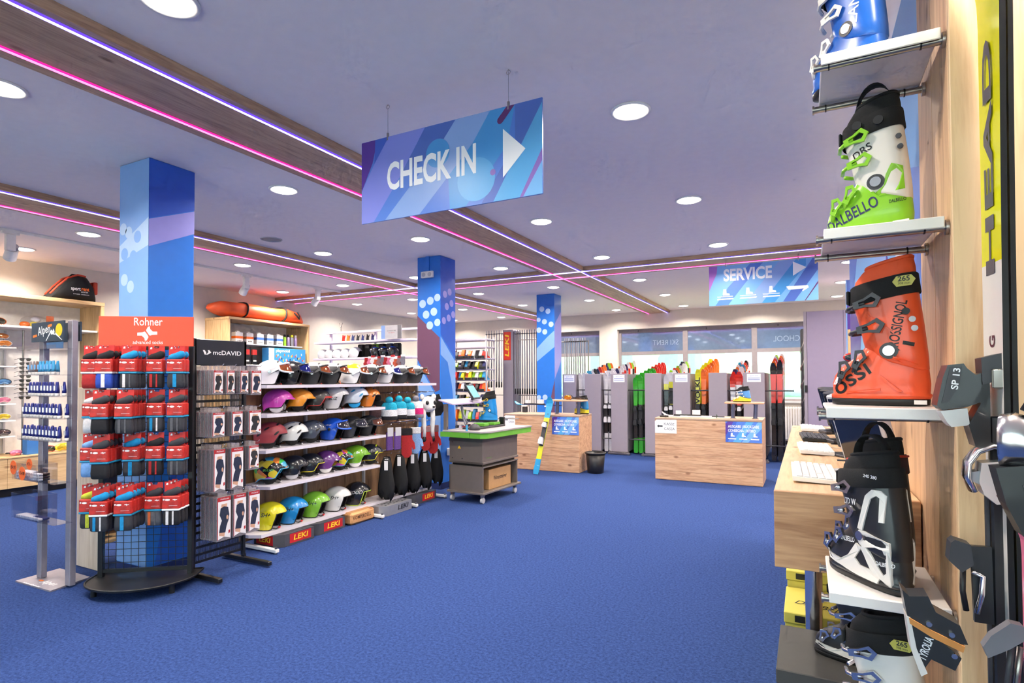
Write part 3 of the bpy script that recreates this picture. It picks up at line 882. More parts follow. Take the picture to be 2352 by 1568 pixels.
specs2 = [
    dict(label='magenta pink helmet at the left of the second shelf', shell=C_('magenta', (196, 62, 172), .4), brim=True, ear=lgrey),
    dict(label='orange yellow helmet beside the pink one on the second shelf', shell=C_('amber', (236, 150, 30), .4), brim=True),
    dict(label='dark brown helmet with red edge on the second shelf', shell=C_('brown', (50, 44, 42), .45), edge=mat('red_trim', (190, 52, 44), .4), brim=True),
    dict(label='silver white race helmet with BLIZ lettering on the second shelf', shell=C_('silver', (206, 204, 206)), style='race', txt=('BLIZ', .030, kprint, -.015, .10), vents=1, s=1.1),
    dict(label='silver and white helmet with turquoise vents on the second shelf', shell=C_('pearl', (214, 220, 232)), vents=3, vent_m=mat('turquoise_plastic', (40, 150, 200), .4), ear=mat('turquoise_fabric', (30, 150, 210), .8), s=1.08),
    dict(label='bright orange helmet at the right of the second shelf', shell=C_('orange', (230, 128, 30)), style='race', vents=2)]
for y, d in zip(R2, specs2): helmet('ski_helmet', loc=(XS, y, 1.203), rz=fac, **d)
R3 = [3.58, 3.84, 4.07, 4.35, 4.62, 4.88]
specs3 = [
    dict(label='matt dark red helmet with open vents on the third shelf', shell=C_('brick', (152, 58, 66), .55, coat=0), vents=4, s=1.06, style='bowl'),
    dict(label='white helmet with dark vents beside the dark red one', shell=C_('white_b', (222, 224, 222)), vents=4, s=1.0, style='bowl'),
    dict(label='dark grey speckled glossy helmet on the third shelf', shell=C_('graphite', (74, 80, 94)), vents=2, s=1.0, style='bowl'),
    dict(label='royal blue helmet with clear smoked visor on the third shelf', shell=C_('royal', (30, 88, 208)), visor=smoke_v, vframe=C_('royal', (30, 88, 208)), s=1.03, style='race', txt=('HEAD', .016, wprint, -.02, .15)),
    dict(label='larger dark grey helmet with smoked visor on the third shelf', shell=C_('charcoal', (56, 56, 60), .45), visor=smoke_v, vframe=hkm, s=1.03, style='race'),
    dict(label='black helmet with amber visor at the right of the third shelf', shell=hkm, visor=mat('amber_visor', (120, 70, 50), .06, .5, coat=1), vframe=hkm, s=1.0, style='race')]
for y, d in zip(R3, specs3): helmet('ski_helmet', loc=(XS, y, .889), rz=fac - radians(15 if y > 4.2 else 0), **d)
R4 = [3.59, 3.84, 4.05, 4.26, 4.46, 4.68, 4.92]
def patch_material():
    m = bpy.data.materials.new('rainbow_patchwork'); m.use_nodes = True
    nt = m.node_tree; b = nt.nodes['Principled BSDF']
    b.inputs['Roughness'].default_value = .2; b.inputs['Coat Weight'].default_value = .6
    tc = nt.nodes.new('ShaderNodeTexCoord'); v = nt.nodes.new('ShaderNodeTexVoronoi'); v.inputs['Scale'].default_value = 15
    nt.links.new(tc.outputs['Object'], v.inputs['Vector'])
    r = nt.nodes.new('ShaderNodeValToRGB'); r.color_ramp.interpolation = 'CONSTANT'
    cols = [(20, 20, 24), (70, 190, 80), (200, 60, 180), (20, 20, 24), (226, 204, 50), (70, 170, 210), (226, 130, 50)]
    r.color_ramp.elements[0].color = (*lin(cols[0]), 1); r.color_ramp.elements[1].position = 1 / 7; r.color_ramp.elements[1].color = (*lin(cols[1]), 1)
    for k in range(2, 7):
        e = r.color_ramp.elements.new(k / 7); e.color = (*lin(cols[k]), 1)
    sp = nt.nodes.new('ShaderNodeSeparateColor'); nt.links.new(v.outputs['Color'], sp.inputs[0])
    nt.links.new(sp.outputs[0], r.inputs['Fac']); nt.links.new(r.outputs['Color'], b.inputs['Base Color'])
    return m
patchm = patch_material()
cp = [C_('p_green', (70, 190, 80)), C_('p_magenta', (200, 60, 180)), C_('p_yellow', (226, 204, 50)), C_('p_cyan', (70, 170, 210)), C_('p_orange', (226, 130, 50))]
specs4 = [
    dict(label='black helmet with rainbow colour blocks at the left of the fourth shelf', shell=patchm, s=1.08, edge=mat('cyan_trim', (80, 180, 220), .4), txt=('BULLSK', .02, mat('green_print', (90, 190, 80), .4), -.01, .12)),
    dict(label='glossy black helmet with grey ears on the fourth shelf', shell=hk, ear=lgrey),
    dict(label='glossy black helmet with yellow stripe on the fourth shelf', shell=hk, edge=mat('yellow_trim', (220, 205, 40), .4), s=.98),
    dict(label='sparkling purple helmet with white ears on the fourth shelf', shell=C_('purple', (112, 56, 130)), ear=white, brim=True, edge=C_('purple', (112, 56, 130))),
    dict(label='small black helmet with rainbow blocks in the middle of the fourth shelf', shell=patchm, s=.95, edge=mat('cyan_trim', (80, 180, 220), .4)),
    dict(label='lime green glossy helmet with white ears on the fourth shelf', shell=C_('lime', (118, 176, 34)), ear=white, brim=True, edge=C_('lime', (118, 176, 34)), s=1.05, txt=('SH', .02, wprint, .02, .15)),
    dict(label='black helmet with neon yellow vents at the right of the fourth shelf', shell=hk, vents=2, vent_m=mat('neon_vent', (200, 215, 40), .4), edge=mat('yellow_trim', (220, 205, 40), .4))]
for y, d in zip(R4, specs4): helmet('ski_helmet', loc=(XS, y, .567), rz=fac, **d)
R5 = [3.61, 3.87, 4.15, 4.45, 4.75]
specs5 = [
    dict(label='bright yellow race helmet on the bottom shelf', shell=C_('yellow', (226, 218, 20))),
    dict(label='bright blue race helmet on the bottom shelf', shell=C_('azure', (26, 142, 214))),
    dict(label='apple green race helmet on the bottom shelf', shell=C_('apple', (128, 190, 50))),
    dict(label='pearl white race helmet on the bottom shelf', shell=C_('pearl_w', (222, 220, 218))),
    dict(label='black race helmet with lime edge on the bottom shelf', shell=hk, edge=mat('lime_trim', (190, 214, 70), .4))]
for i, (y, d) in enumerate(zip(R5, specs5)):
    h = helmet('ski_helmet', loc=(XS - .04, y, .144), rz=radians(30), style='race', s=1.10, txt=('SH+' if i < 4 else 'GOOD', .034, kprint if i < 4 else lgrey, -.005, .13), **d)
    o = text('~', .03, kprint, h, FM((.035, -.100 * 1.1, .050), (1, 0, .3), (-.3, 0, 1)), 'squiggle')

# ------------------------------------------------------------------ helmet gondola
gon_w = wood('gondola_wood', (176, 136, 100), (132, 98, 70), 'Z', 1.3)
shelf_m = mat('white_metal_shelf', (226, 220, 230), 0.4, var=0.02)
g = thing('helmet_display', 'wooden backed gondola with five white helmet shelves', 'display shelf', (0, 0, 0))
yy = 3.40
while yy < 5.98:
    w_ = min(.26, 6.0 - yy)
    MB().rbox(-4.555, -4.53, yy + .001, yy + w_ - .001, .04, 1.50, .002).build('plank', gon_w, g); yy += w_
for y in (3.42, 4.13, 4.98, 5.985): MB().box(-4.53, -4.50, y - .012, y + .012, .03, 1.47).build('upright', lgrey, g)
def gshelf(y0, y1, z, xf):
    b = MB(); b.prism([(-4.525, y0), (xf - .10, y0), (xf, y0 + .05), (xf, y1 - .005), (-4.525, y1)], z - .028, z, 'xy'); b.build('shelf', shelf_m, g)
gshelf(3.36, 5.98, 1.460, -4.20); gshelf(3.36, 4.99, 1.201, -4.20); gshelf(3.35, 5.0, .887, -4.20); gshelf(3.40, 4.9, .565, -4.20); gshelf(3.36, 5.96, .142, -4.265)
for y in (3.42, 4.80, 5.40, 6.0):
    MB().rbox(-4.52, -4.07, y - .02, y + .02, .012, .042, .004).build('foot', white, g)
    b = MB(); b.cyl((-4.09, y, 0.0), (-4.09, y, .06), .012, n=10); b.build('levelling_screw', steel, g)
grip = mat('dark_rubber_block', (72, 72, 80), .6)
silver_b = mat('silver_block', (150, 150, 156), .4, .3)
red_l = mat('leki_red', (196, 30, 36), .5, var=0)
yel_l = mat('leki_yellow', (246, 206, 40), .5, var=0)
def pole_base(y0, y1, xf, m, label, badge=True):
    t = thing('pole_display_base', label, 'display base', (0, 0, 0), group='perforated pole bases')
    b = MB(); b.prism([(-4.5, y0), (xf - .07, y0), (xf, y0 + .07), (xf, y1), (-4.5, y1)], .002, .112, 'xy'); b.build('block', m, t)
    q = MB()
    for i in range(3):
        for j in range(6):
            yh = y0 + .09 + j * (y1 - y0 - .13) / 5; xh = xf - .05 - i * .055 - (.02 if j % 2 else 0)
            q.cyl((xh, yh, .1121), (xh, yh, .1128), .013, n=10)
    q.build('pole_holes', kprint, t)['kind'] = 'stuff'
    F = FM((xf, y1 - .16, .062), (0, 1, 0), (0, 0, 1))
    if badge:
        decal([(-.125, -.042), (.125, -.042), (.125, .042), (-.125, .042)], red_l, t, F, 'badge')
        text('LEKI', .046, yel_l, t, F, bold=.02, shear=.15, depth=.001, wmax=.17)
    else:
        text('LEKI', .05, kprint, t, F, bold=.02, shear=.15, depth=.001, wmax=.19)
    return t
pb = pole_base(3.52, 3.93, -4.18, grip, 'dark grey LEKI pole base at the left under the bottom shelf')
Fq = FM((-4.36, 3.5201, .062), (1, 0, 0), (0, 0, 1))
decal([(-.11, -.042), (.11, -.042), (.11, .042), (-.11, .042)], red_l, pb, Fq, 'badge')
text('LEKI', .046, yel_l, pb, Fq, bold=.02, shear=.15, depth=.001, wmax=.15)
pole_base(3.945, 4.36, -4.20, grip, 'dark grey LEKI pole base beside the wooden block')
pole_base(4.84, 5.33, -4.10, silver_b, 'silver LEKI pole base under the black gloves', False)
pole_base(5.42, 5.92, -4.17, grip, 'dark grey LEKI pole base at the right end near the pillar')
t = thing('wooden_pole_base', 'light wooden block with KOMPERDELL lettering under the bottom shelf', 'display base', (0, 0, 0))
MB().rbox(-4.48, -4.17, 4.42, 4.78, .002, .125, .02).build('block', wood('block_wood', (214, 158, 104), (176, 118, 70), 'Y', 1.5), t)
text('KOMPERDELL', .035, mat('burnt_print', (90, 52, 24), .6), t, FM((-4.17, 4.58, .07), (0, 1, 0), (0, 0, 1)), bold=.015, wmax=.27, depth=.001)

# hanging hats and accessories right of the helmets
def rail(z, lab, x1=-4.17):
    t = thing('hook_rail', lab, 'hook rail', (0, 0, 0), group='chrome hook rails')
    b = MB(); b.cyl((-4.48, 5.02, z), (-4.48, 5.95, z), .009, n=8); b.build('cross_bar', chrome, t)
    for y in (5.06, 5.2, 5.34, 5.48, 5.62, 5.76, 5.90):
        b = MB(); b.tube([(-4.48, y, z + .008), (x1 - .02, y, z + .004), (x1, y, z + .02)], .0035, 6); b.build('hook', chrome, t)
rail(1.345, 'chrome hook rail carrying the knitted hats'); rail(.985, 'chrome hook rail carrying mittens and scarves'); rail(.66, 'chrome hook rail carrying the black gloves')
yarn = {k: mat('yarn_' + k, c, .95, var=.25, scale=120, bump=.8, bscale=260) for k, c in dict(turq=(30, 160, 190), white=(228, 226, 228), black=(30, 28, 32), pink=(226, 40, 120), grey=(120, 116, 126), red=(170, 36, 40), blue=(140, 176, 224), purple=(96, 62, 130), multi=(150, 110, 110), fur=(150, 122, 92), orange=(200, 90, 60)).items()}
def beanie(label, loc, bands, pom, rz=-.9, s=.98):
    t = thing('knitted_beanie', label, 'hat', loc, rz, 'knitted hats on the top rail')
    prof = [(.002, 0), (.045, -.003), (.074, -.016), (.088, -.045), (.093, -.09), (.094, -.13), (.094, -.17), (.094, -.205)]
    per = len(prof) - 1
    def ring(r, z): return [(r * s * .42 * cos(2 * pi * k / 20), r * s * sin(2 * pi * k / 20), z * s) for k in range(20)]
    q = MB(); q.rings([ring(*p) for p in prof], cap1=True)
    for i, f in enumerate(q.f):
        z = sum(q.v[k][2] for k in f) / len(f) / s
        q.mi[i] = min(len(bands) - 1, int(-z / .206 * len(bands)))
    q.build('knit_body', [yarn[b] for b in bands], t)
    q = MB(); prof2 = [(.0915, -.165), (.0965, -.168), (.0965, -.208), (.0915, -.212)]
    q.rings([ring(*p) for p in prof2]); q.build('cuff', yarn[bands[-1]], t)
    q = MB(); rs = []
    for j in range(9):
        ph = pi * j / 8
        rs.append([((.042 + .006 * rnd.random()) * s * sin(ph) * cos(2 * pi * k / 14) + 0, (.042 + .006 * rnd.random()) * s * sin(ph) * sin(2 * pi * k / 14), .022 + .042 * s * -cos(ph)) for k in range(14)])
    q.rings(rs); q.build('pompom', yarn[pom], t)
    q = MB(); q.tube([(0, 0, .06), (0, 0, .08), (-.01, 0, .095)], .002, 5); q.build('hang_loop', black, t)
beanie('turquoise, white and black bobble hat, first from the left', (-4.24, 5.10, 1.25), ['turq', 'turq', 'white', 'black'], 'turq')
beanie('turquoise, white and black bobble hat, second from the left', (-4.20, 5.22, 1.26), ['turq', 'turq', 'white', 'black'], 'turq')
beanie('turquoise, white and black bobble hat, third from the left', (-4.19, 5.37, 1.24), ['turq', 'turq', 'white', 'black'], 'turq', s=.95)
beanie('white, pink and grey bobble hat with grey pompom', (-4.19, 5.53, 1.25), ['white', 'white', 'pink', 'grey'], 'grey')
beanie('black bobble hat hanging behind the turquoise hats', (-4.38, 5.06, 1.27), ['black', 'multi', 'multi'], 'black')
beanie('brown fur hat hanging beside the white animal hat', (-4.30, 5.64, 1.26), ['fur', 'fur'], 'fur')
beanie('orange patterned hat hanging behind the other hats', (-4.40, 5.42, 1.27), ['orange', 'multi', 'orange'], 'orange')
t = thing('animal_hat', 'white plush animal hat with black patches and long flaps', 'hat', (-4.16, 5.74, 1.10), radians(-25))
def blob(parent, name, c, r, m, n=14, mm=8):
    q = MB(); rs = []
    for j in range(mm + 1):
        ph = pi * j / mm
        rs.append([(c[0] + r[0] * sin(ph) * cos(2 * pi * k / n), c[1] + r[1] * sin(ph) * sin(2 * pi * k / n), c[2] - r[2] * cos(ph)) for k in range(n)])
    q.rings(rs); return q.build(name, m, parent)
plush = mat('white_plush', (232, 230, 228), 1.0, bump=1.0, bscale=180)
blob(t, 'head', (0, 0, .10), (.075, .10, .10), plush)
blob(t, 'snout', (.05, .02, .06), (.05, .05, .045), plush)
blob(t, 'nose', (.098, .025, .07), (.012, .018, .014), black)
for dy in (-.045, .06): blob(t, 'eye_patch', (.062, dy, .12), (.02, .022, .028), black)
for dy in (-.08, .085): blob(t, 'ear', (-.01, dy, .19), (.022, .032, .035), plush)
for dy in (-.06, .06):
    q = MB(); q.tube([(0, dy, .04), (.005, dy * 1.1, -.08), (0, dy * .9, -.22), (0, dy, -.30)], .03, 10); q.build('flap', plush, t)
    blob(t, 'paw', (0, dy, -.33), (.032, .034, .04), black)
t = thing('black_pouch', 'black zip pouch with white tag hanging beside the animal hat', 'pouch', (-4.20, 5.93, 1.08), radians(-48))
q = MB(); q.prism([(-.10, .22), (.06, .24), (.13, .05), (.08, -.03), (-.08, -.05), (-.12, .02)], -.02, .02, 'yz'); q.build('body', fabric_k, t)
q = MB(); q.rbox(.021, .023, -.03, .01, .10, .22, .0005); q.build('paper_tag', white, t)
q = MB(); q.tube([(0, .0, .24), (0, .0, .262)], .004, 6); q.build('loop', black, t)

def mitten(label, loc, m1, m2, rz, s=1.0):
    t = thing('mitten', label, 'mitten', loc, rz, 'mittens and gloves on the lower rail')
    o = [(-.05, .0), (.05, .0), (.055, -.10), (.075, -.13), (.085, -.19), (.062, -.20), (.05, -.165), (.048, -.24), (.02, -.275), (-.025, -.275), (-.05, -.24)]
    q = MB(); q.prism([(a * s, b * s) for a, b in o], -.016, .016, 'yz'); q.build('hand', m1, t)
    q = MB(); q.rbox(-.02, .02, -.056 * s, .056 * s, -.06 * s, .012, .006); q.build('cuff', m2, t)
    q = MB(); q.tube([(0, 0, .012), (0, 0, .06)], .002, 5); q.build('loop', black, t)
mitten('red and black striped knitted mitten', (-4.18, 5.34, .92), yarn['red'], yarn['black'], -.8, 1.2)
mitten('pale blue fleece mitten hanging next to the red striped one', (-4.17, 5.50, .92), yarn['blue'], yarn['white'], -.9, 1.1)
mitten('dark red patterned mitten', (-4.17, 5.70, .92), yarn['red'], yarn['multi'], -.7, 1.05)
mitten('bright red mitten with striped cuff at the right end', (-4.18, 5.87, .92), mat('yarn_bright', (196, 44, 44), .95, var=.2, bump=.6), yarn['multi'], -.9, 1.25)
for y, x in ((5.08, -4.22), (5.17, -4.18)):
    t = thing('scarf_pack', 'purple neck warmer in a hanging pack, %s' % ('left one' if y < 5.1 else 'right one'), 'scarf', (x, y, .70), -.2, 'purple neck warmers')
    q = MB(); q.rbox(-.015, .015, -.045, .045, 0, .21, .008); q.build('scarf', yarn['purple'], t)
    q = MB(); q.rbox(.0152, .018, -.042, .042, .16, .26, .001); q.build('header_card', lgrey, t)
tagm = mat('paper_tag', (224, 220, 220), .7)
gtree = [None, None, None]
for i in range(13):
    y = 4.98 + .080 * i; x = (-4.18, -4.25, -4.31)[i % 3]; vr = i % 3
    lab = 'black textile glove with white tag, %s from the left on the low rail' % ORD[i]
    rz_ = radians(-50 + 30 * (rnd.random() - .5)); zz_ = .635 - .03 * rnd.random()
    if gtree[vr] is None:
        t = thing('black_glove', lab, 'glove', (x, y, zz_), rz_, 'black gloves on the low rail')
        fold = [rnd.uniform(-.16, .16) for k in range(18)]
        tipz = [rnd.uniform(-.05, .05) for k in range(18)]
        def el(w, d, z, f=1.0, tz=0.0): return [(d * cos(2 * pi * k / 18) * (1 + fold[k] * f), w * sin(2 * pi * k / 18) * (1 + fold[(k + 5) % 18] * f), z + tipz[k] * tz) for k in range(18)]
        q = MB(); q.rings([el(.035, .014, 0, .2), el(.048, .024, -.03, .5), el(.062, .034, -.12, 1), el(.070, .036, -.20, 1.2), el(.080, .036, -.30, 1.4, .5), el(.078, .030, -.37, 1.5, 1.0), el(.040, .014, -.42, 1, 1.2)][::-1]); q.build('body', fabric_k, t)
        q = MB(); q.rbox(.036, .0375, -.024, .016, -.11, -.005, .0004); q.build('price_tag', tagm, t)
        q = MB(); q.tube([(0, 0, 0), (0, 0, .03)], .002, 5); q.build('loop', black, t)
        gtree[vr] = tree(t)
    else: dup(gtree[vr], (x, y, zz_), rz_, lab)

# ------------------------------------------------------------------ sock rack
RA = Vector((-4.57, 2.29, 0)); RB = Vector((-4.07, 2.64, 0))
SRZ = math.atan2(RB.y - RA.y, RB.x - RA.x)          # local +x runs along the rack, local -y faces the shopper
RW = (RB - RA).length
blackm = mat('black_powder_coat', (26, 25, 28), .38, var=.04)
sr = thing('sock_rack', 'black wire sock rack with red header on a rounded base', 'display rack', RA, SRZ)
for x in (0, RW):
    MB().rbox(x - .017, x + .017, -.017, .017, .06, 1.76, .003).build('post', blackm, sr)
out = []
for i in range(25):
    a = pi + pi * i / 24
    out.append((RW / 2 + (RW / 2 + .055) * cos(a), -.03 + .30 * sin(a)))
out += [(RW + .055, .10), (-.055, .10)]
MB().prism(out, .066, .078, 'xy').build('base_plate', blackm, sr)
b = MB(); b.tube([(x, y, .078) for x, y in out], .008, 6, closed=True); b.build('base_rim', blackm, sr)
for x, y in ((.05, -.18), (RW - .05, -.18), (.05, .08), (RW - .05, .08)):
    b = MB(); b.cyl((x, y, 0.0), (x, y, .066), .018, n=12); b.build('foot', blackm, sr)
for x0, z0, x1, z1_ in ((0, .12, RW, .12), (0, 1.745, RW, 1.745)):
    MB().box(.018, RW - .018, -.012, .012, z0 - .012, z0 + .012).build('cross_bar', blackm, sr)
n = 12
for i in range(1, n):
    x = RW * i / n
    b = MB(); b.cyl((x, -.004, .13), (x, -.004, 1.735), .0022, n=5, caps=False); b.build('grid_wire', blackm, sr)
for j in range(1, 33):
    z = .13 + 1.6 * j / 33
    b = MB(); b.cyl((.017, -.008, z), (RW - .017, -.008, z), .0022, n=5, caps=False); b.build('grid_wire', blackm, sr)
rohner = mat('rohner_red', (226, 78, 46), .45, var=.01)
MB().rbox(-.018, RW + .02, -.03, -.018, 1.756, 1.976, .002).build('header_board', rohner, sr)
HF = FM((0, -.03, 0), (1, 0, 0), (0, 0, 1))
text('Rohner', .058, wprint, sr, FM((RW * .52, -.03, 1.935), (1, 0, 0), (0, 0, 1)), bold=.004, wmax=.195)
text('advanced socks', .026, wprint, sr, FM((RW * .52, -.03, 1.785), (1, 0, 0), (0, 0, 1)), wmax=.205)
cxl, czl = RW * .52, 1.853
foot = [(.0, .048), (.012, .050), (.016, .030), (.034, .012), (.064, .012), (.064, -.010), (.03, -.012), (.014, -.018), (.006, -.010), (-.008, .012), (-.012, .022)]
decal([(cxl + a, czl + b_) for a, b_ in foot], wprint, sr, HF, 'foot_logo')
decal([(cxl - .008 - a, czl - .006 - b_) for a, b_ in foot], wprint, sr, HF, 'foot_logo')

card_m = mat('sock_card_red', (206, 38, 34), .5, var=.08, scale=40)
band_m = mat('sock_band_red', (190, 40, 32), .5, var=.35, scale=24)
sm = {k: mat('sock_' + k, c, .95, var=.12, scale=60, bump=.4, bscale=400) for k, c in dict(
    charcoal=(58, 58, 64), black=(34, 33, 38), white=(226, 220, 222), sky=(122, 166, 222), cyan=(26, 140, 196), red=(176, 44, 46), grey=(92, 92, 98), yellow=(196, 200, 60), royal=(50, 80, 180), orange=(204, 102, 56)).items()}
teal_b = mat('band_blue', (30, 142, 184), .5, var=0)
KIND = {}
def sock_pack(kind, body, toe, stripe, foot_m, label, loc):
    """hanging sock pair: card header, folded toe, wrap-around band, hanging leg"""
    if kind not in KIND:
        t = thing('sock_pack', label, 'socks', loc, SRZ, 'sock packs on the wire rack')
        w = .055
        q = MB(); q.prism([(-w, -.06), (-w, .035), (-.02, .035), (-.014, .018), (.014, .018), (.02, .035), (w, .035), (w, -.06)], .0, .0022, 'xz'); q.build('header_card', card_m, t)
        decal([(-.045, .012), (-.03, .012), (-.03, .026), (-.04, .026)], wprint, t, FM((0, 0, 0), (1, 0, 0), (0, 0, 1)), 'card_logo')
        q = MB()
        rs = []
        for x, z, hh, d in ((-.05, -.052, .016, .014), (-.03, -.046, .022, .02), (0, -.040, .026, .022), (.03, -.030, .03, .022), (.05, -.026, .022, .018), (.058, -.028, .010, .010)):
            rs.append([(x, -.008 + d * cos(2 * pi * k / 10), z + hh * sin(2 * pi * k / 10)) for k in range(10)])
        q.rings(rs); q.build('folded_toe', sm[toe], t)
        q = MB(); q.rbox(-w - .004, w + .004, -.034, .016, -.155, -.062, .007); q.build('wrap_band', band_m, t)
        q = MB(); q.rbox(-w - .0045, w + .0045, -.0345, .0165, -.166, -.152, .004); q.build('band_stripe', foot_m, t)
        F = FM((0, -.034, 0), (1, 0, 0), (0, 0, 1))
        decal(circle(-.02, -.088, .017, 14, .007), wprint, t, F, 'size_sticker')
        decal(circle(-.045, -.086, .006, 10), wprint, t, F, 'round_mark')
        decal([(.015, -.085), (.024, -.085), (.026, -.080), (.030, -.085), (.045, -.085), (.045, -.089), (.034, -.09), (.03, -.097), (.026, -.09), (.015, -.09)], wprint, t, F, 'brand_mark')
        decal([(-.01, -.128), (.045, -.128), (.045, -.1295), (-.01, -.1295)], wprint, t, F, 'caption_line')
        q = MB(); rs = []
        for z, hw, d in ((-.150, .052, .018), (-.19, .055, .024), (-.23, .057, .026), (-.262, .055, .022), (-.27, .048, .012)):
            rs.append([(hw * math.copysign(abs(cos(a_)) ** .5, cos(a_)), -.010 + d * math.copysign(abs(sin(a_)) ** .6, sin(a_)), z) for a_ in [2 * pi * k / 16 + .001 for k in range(16)]])
        q.rings(rs[::-1]); q.build('sock_leg', sm[body], t)
        if stripe:
            for xs in ((-.012, .012) if len(stripe) < 2 else (-.03, -.012), ) + (((.012, .022),) if len(stripe) > 1 else ()):
                q = MB(); q.box(xs[0], xs[1], -.0375, -.035, -.262, -.168); q.build('sock_stripe', sm[stripe[0 if xs[0] < 0 else -1]], t)
        q = MB(); q.tube([(0, .14, .024), (0, 0, .024), (0, -.03, .022), (0, -.036, .032)], .002, 5); q.build('hook', chrome, t)
        KIND[kind] = tree(t)
        return t
    return dup(KIND[kind], loc, SRZ, label)
def rloc(u, off, z):
    v = RA + (RB - RA).normalized() * u + Vector((sin(SRZ), -cos(SRZ), 0)) * off
    return (v.x, v.y, z)
ROWZ = [1.72, 1.405, 1.095, .735]
ROWN = ['top row', 'second row', 'third row', 'bottom row']
grid = [
    [('checkr', 'red', 'black', '', 'white', 'red and white checked'), ('checkb', 'royal', 'black', ('white',), 'white', 'blue and white checked'), ('gryw', 'charcoal', 'cyan', ('white', 'grey'), 'cyan', 'charcoal sport'), ('blkr', 'black', 'black', ('red', 'red'), 'cyan', 'black and red'), ('gryc', 'charcoal', 'cyan', ('cyan',), 'cyan', 'charcoal with blue stripe')],
    [('wht', 'white', 'white', '', 'cyan', 'white'), ('blk', 'black', 'charcoal', '', 'cyan', 'plain black'), ('gry', 'charcoal', 'charcoal', ('grey', 'grey'), 'cyan', 'ribbed charcoal'), ('gry2', 'charcoal', 'charcoal', ('cyan', 'white'), 'cyan', 'charcoal with white curves'), ('gry', 'charcoal', 'charcoal', ('grey', 'grey'), 'cyan', 'ribbed charcoal')],
    [('sky', 'sky', 'sky', '', 'cyan', 'pale blue'), ('blk', 'black', 'charcoal', '', 'cyan', 'plain black'), ('gryc', 'charcoal', 'cyan', ('cyan',), 'cyan', 'charcoal with blue stripe'), ('blkr', 'black', 'black', ('red', 'red'), 'cyan', 'black and red'), ('gry', 'charcoal', 'charcoal', ('grey', 'grey'), 'cyan', 'ribbed charcoal')],
    [('yel', 'charcoal', 'yellow', ('yellow',), 'cyan', 'charcoal with yellow stripe'), ('gryw2', 'charcoal', 'cyan', ('cyan', 'white'), 'white', 'charcoal with white band'), ('gryc', 'charcoal', 'cyan', ('cyan',), 'cyan', 'charcoal with blue stripe'), ('org', 'grey', 'charcoal', ('orange', 'grey'), 'cyan', 'grey and orange'), ('blkw', 'black', 'charcoal', ('white', 'white'), 'white', 'black with white lines')]]
DEP = [[2, 3, 3, 1, 2], [1, 4, 4, 1, 2], [2, 4, 2, 1, 2], [2, 4, 4, 1, 3]]
UCOL = [-.005, .115, .268, .41, .56]
for r in range(4):
    for c in range(5):
        k = grid[r][c]
        for d in range(DEP[r][c]):
            off = .07 + .052 * d + (.03 if DEP[r][c] == 1 else 0)
            n_ = DEP[r][c]
            lab = '%s socks, %s, %s hook from left' % (k[5], ROWN[r], ORD[c]) + ('' if n_ == 1 else (', front pack' if d == n_ - 1 else ', %s pack from grid' % ORD[d]))
            sock_pack(k[0], k[1], k[2], k[3], {'cyan': teal_b, 'white': wprint}[k[4]], lab, rloc(UCOL[c] + .004 * rnd.uniform(-1, 1), off, ROWZ[r] + (.015 if c == 4 and r == 3 else 0)))

# ------------------------------------------------------------------ knee brace rack
MX, MY0, MY1 = -4.16, 2.715, 3.15
mk = thing('brace_rack', 'black perforated rack with knee brace boxes and MCDAVID header', 'display rack', (0, 0, 0))
for y in (MY0, MY1): MB().rbox(MX - .016, MX + .016, y - .012, y + .012, .06, 1.83, .003).build('post', blackm, mk)
for y in (2.722, 3.225 - .07):
    MB().rbox(-4.42, -3.84, y - .018, y + .018, .012, .046, .004).build('foot', blackm, mk)
    MB().rbox(MX - .016, MX + .016, y - .012, y + .012, .046, .07, .002).build('foot_bracket', blackm, mk)
MB().rbox(MX - .012, MX + .016, MY0 - .005, MY1 + .012, 1.62, 1.825, .004).build('header_board', mat('mcdavid_black', (28, 32, 44), .35), mk)
text('mcDAVID', .034, wprint, mk, FM((MX + .016, 2.985, 1.722), (0, 1, 0), (0, 0, 1)), bold=.012, wmax=.25)
MF = FM((MX + .016, 0, 0), (0, 1, 0), (0, 0, 1))
for pl in ([(2.775, 1.74), (2.79, 1.74), (2.803, 1.722), (2.80, 1.705), (2.79, 1.705)], [(2.80, 1.705), (2.815, 1.705), (2.845, 1.722), (2.83, 1.74), (2.815, 1.74), (2.822, 1.725)]):
    decal(pl, wprint, mk, MF, 'logo_mark')
pan = MB()
ys = [MY0 + .012 + i * (MY1 - MY0 - .024) / 40 for i in range(41)]
for j in range(27):                     # slotted sheet: bars with rows of open slots between
    z0 = .10 + j * .056
    pan.box(MX - .002, MX + .002, ys[0], ys[-1], z0, z0 + .020)
for y in ys: pan.box(MX - .0015, MX + .0015, y - .0022, y + .0022, .10, 1.58)
pan.build('perforated_sheet', blackm, mk)['kind'] = 'stuff'
boxclear = mat('clear_box_side', (176, 166, 172), .12, alpha=.45, coat=.5)
boxcard = mat('box_card_white', (232, 226, 226), .5, var=.02)
boxred = mat('box_card_red', (176, 40, 44), .5, var=0)
brace_b = mat('brace_navy', (34, 42, 66), .85, var=.2, scale=50)
brace_k = mat('brace_black', (44, 42, 46), .85, var=.2, scale=50)
skin = mat('printed_skin', (206, 158, 130), .6, var=.1)
BK = {}
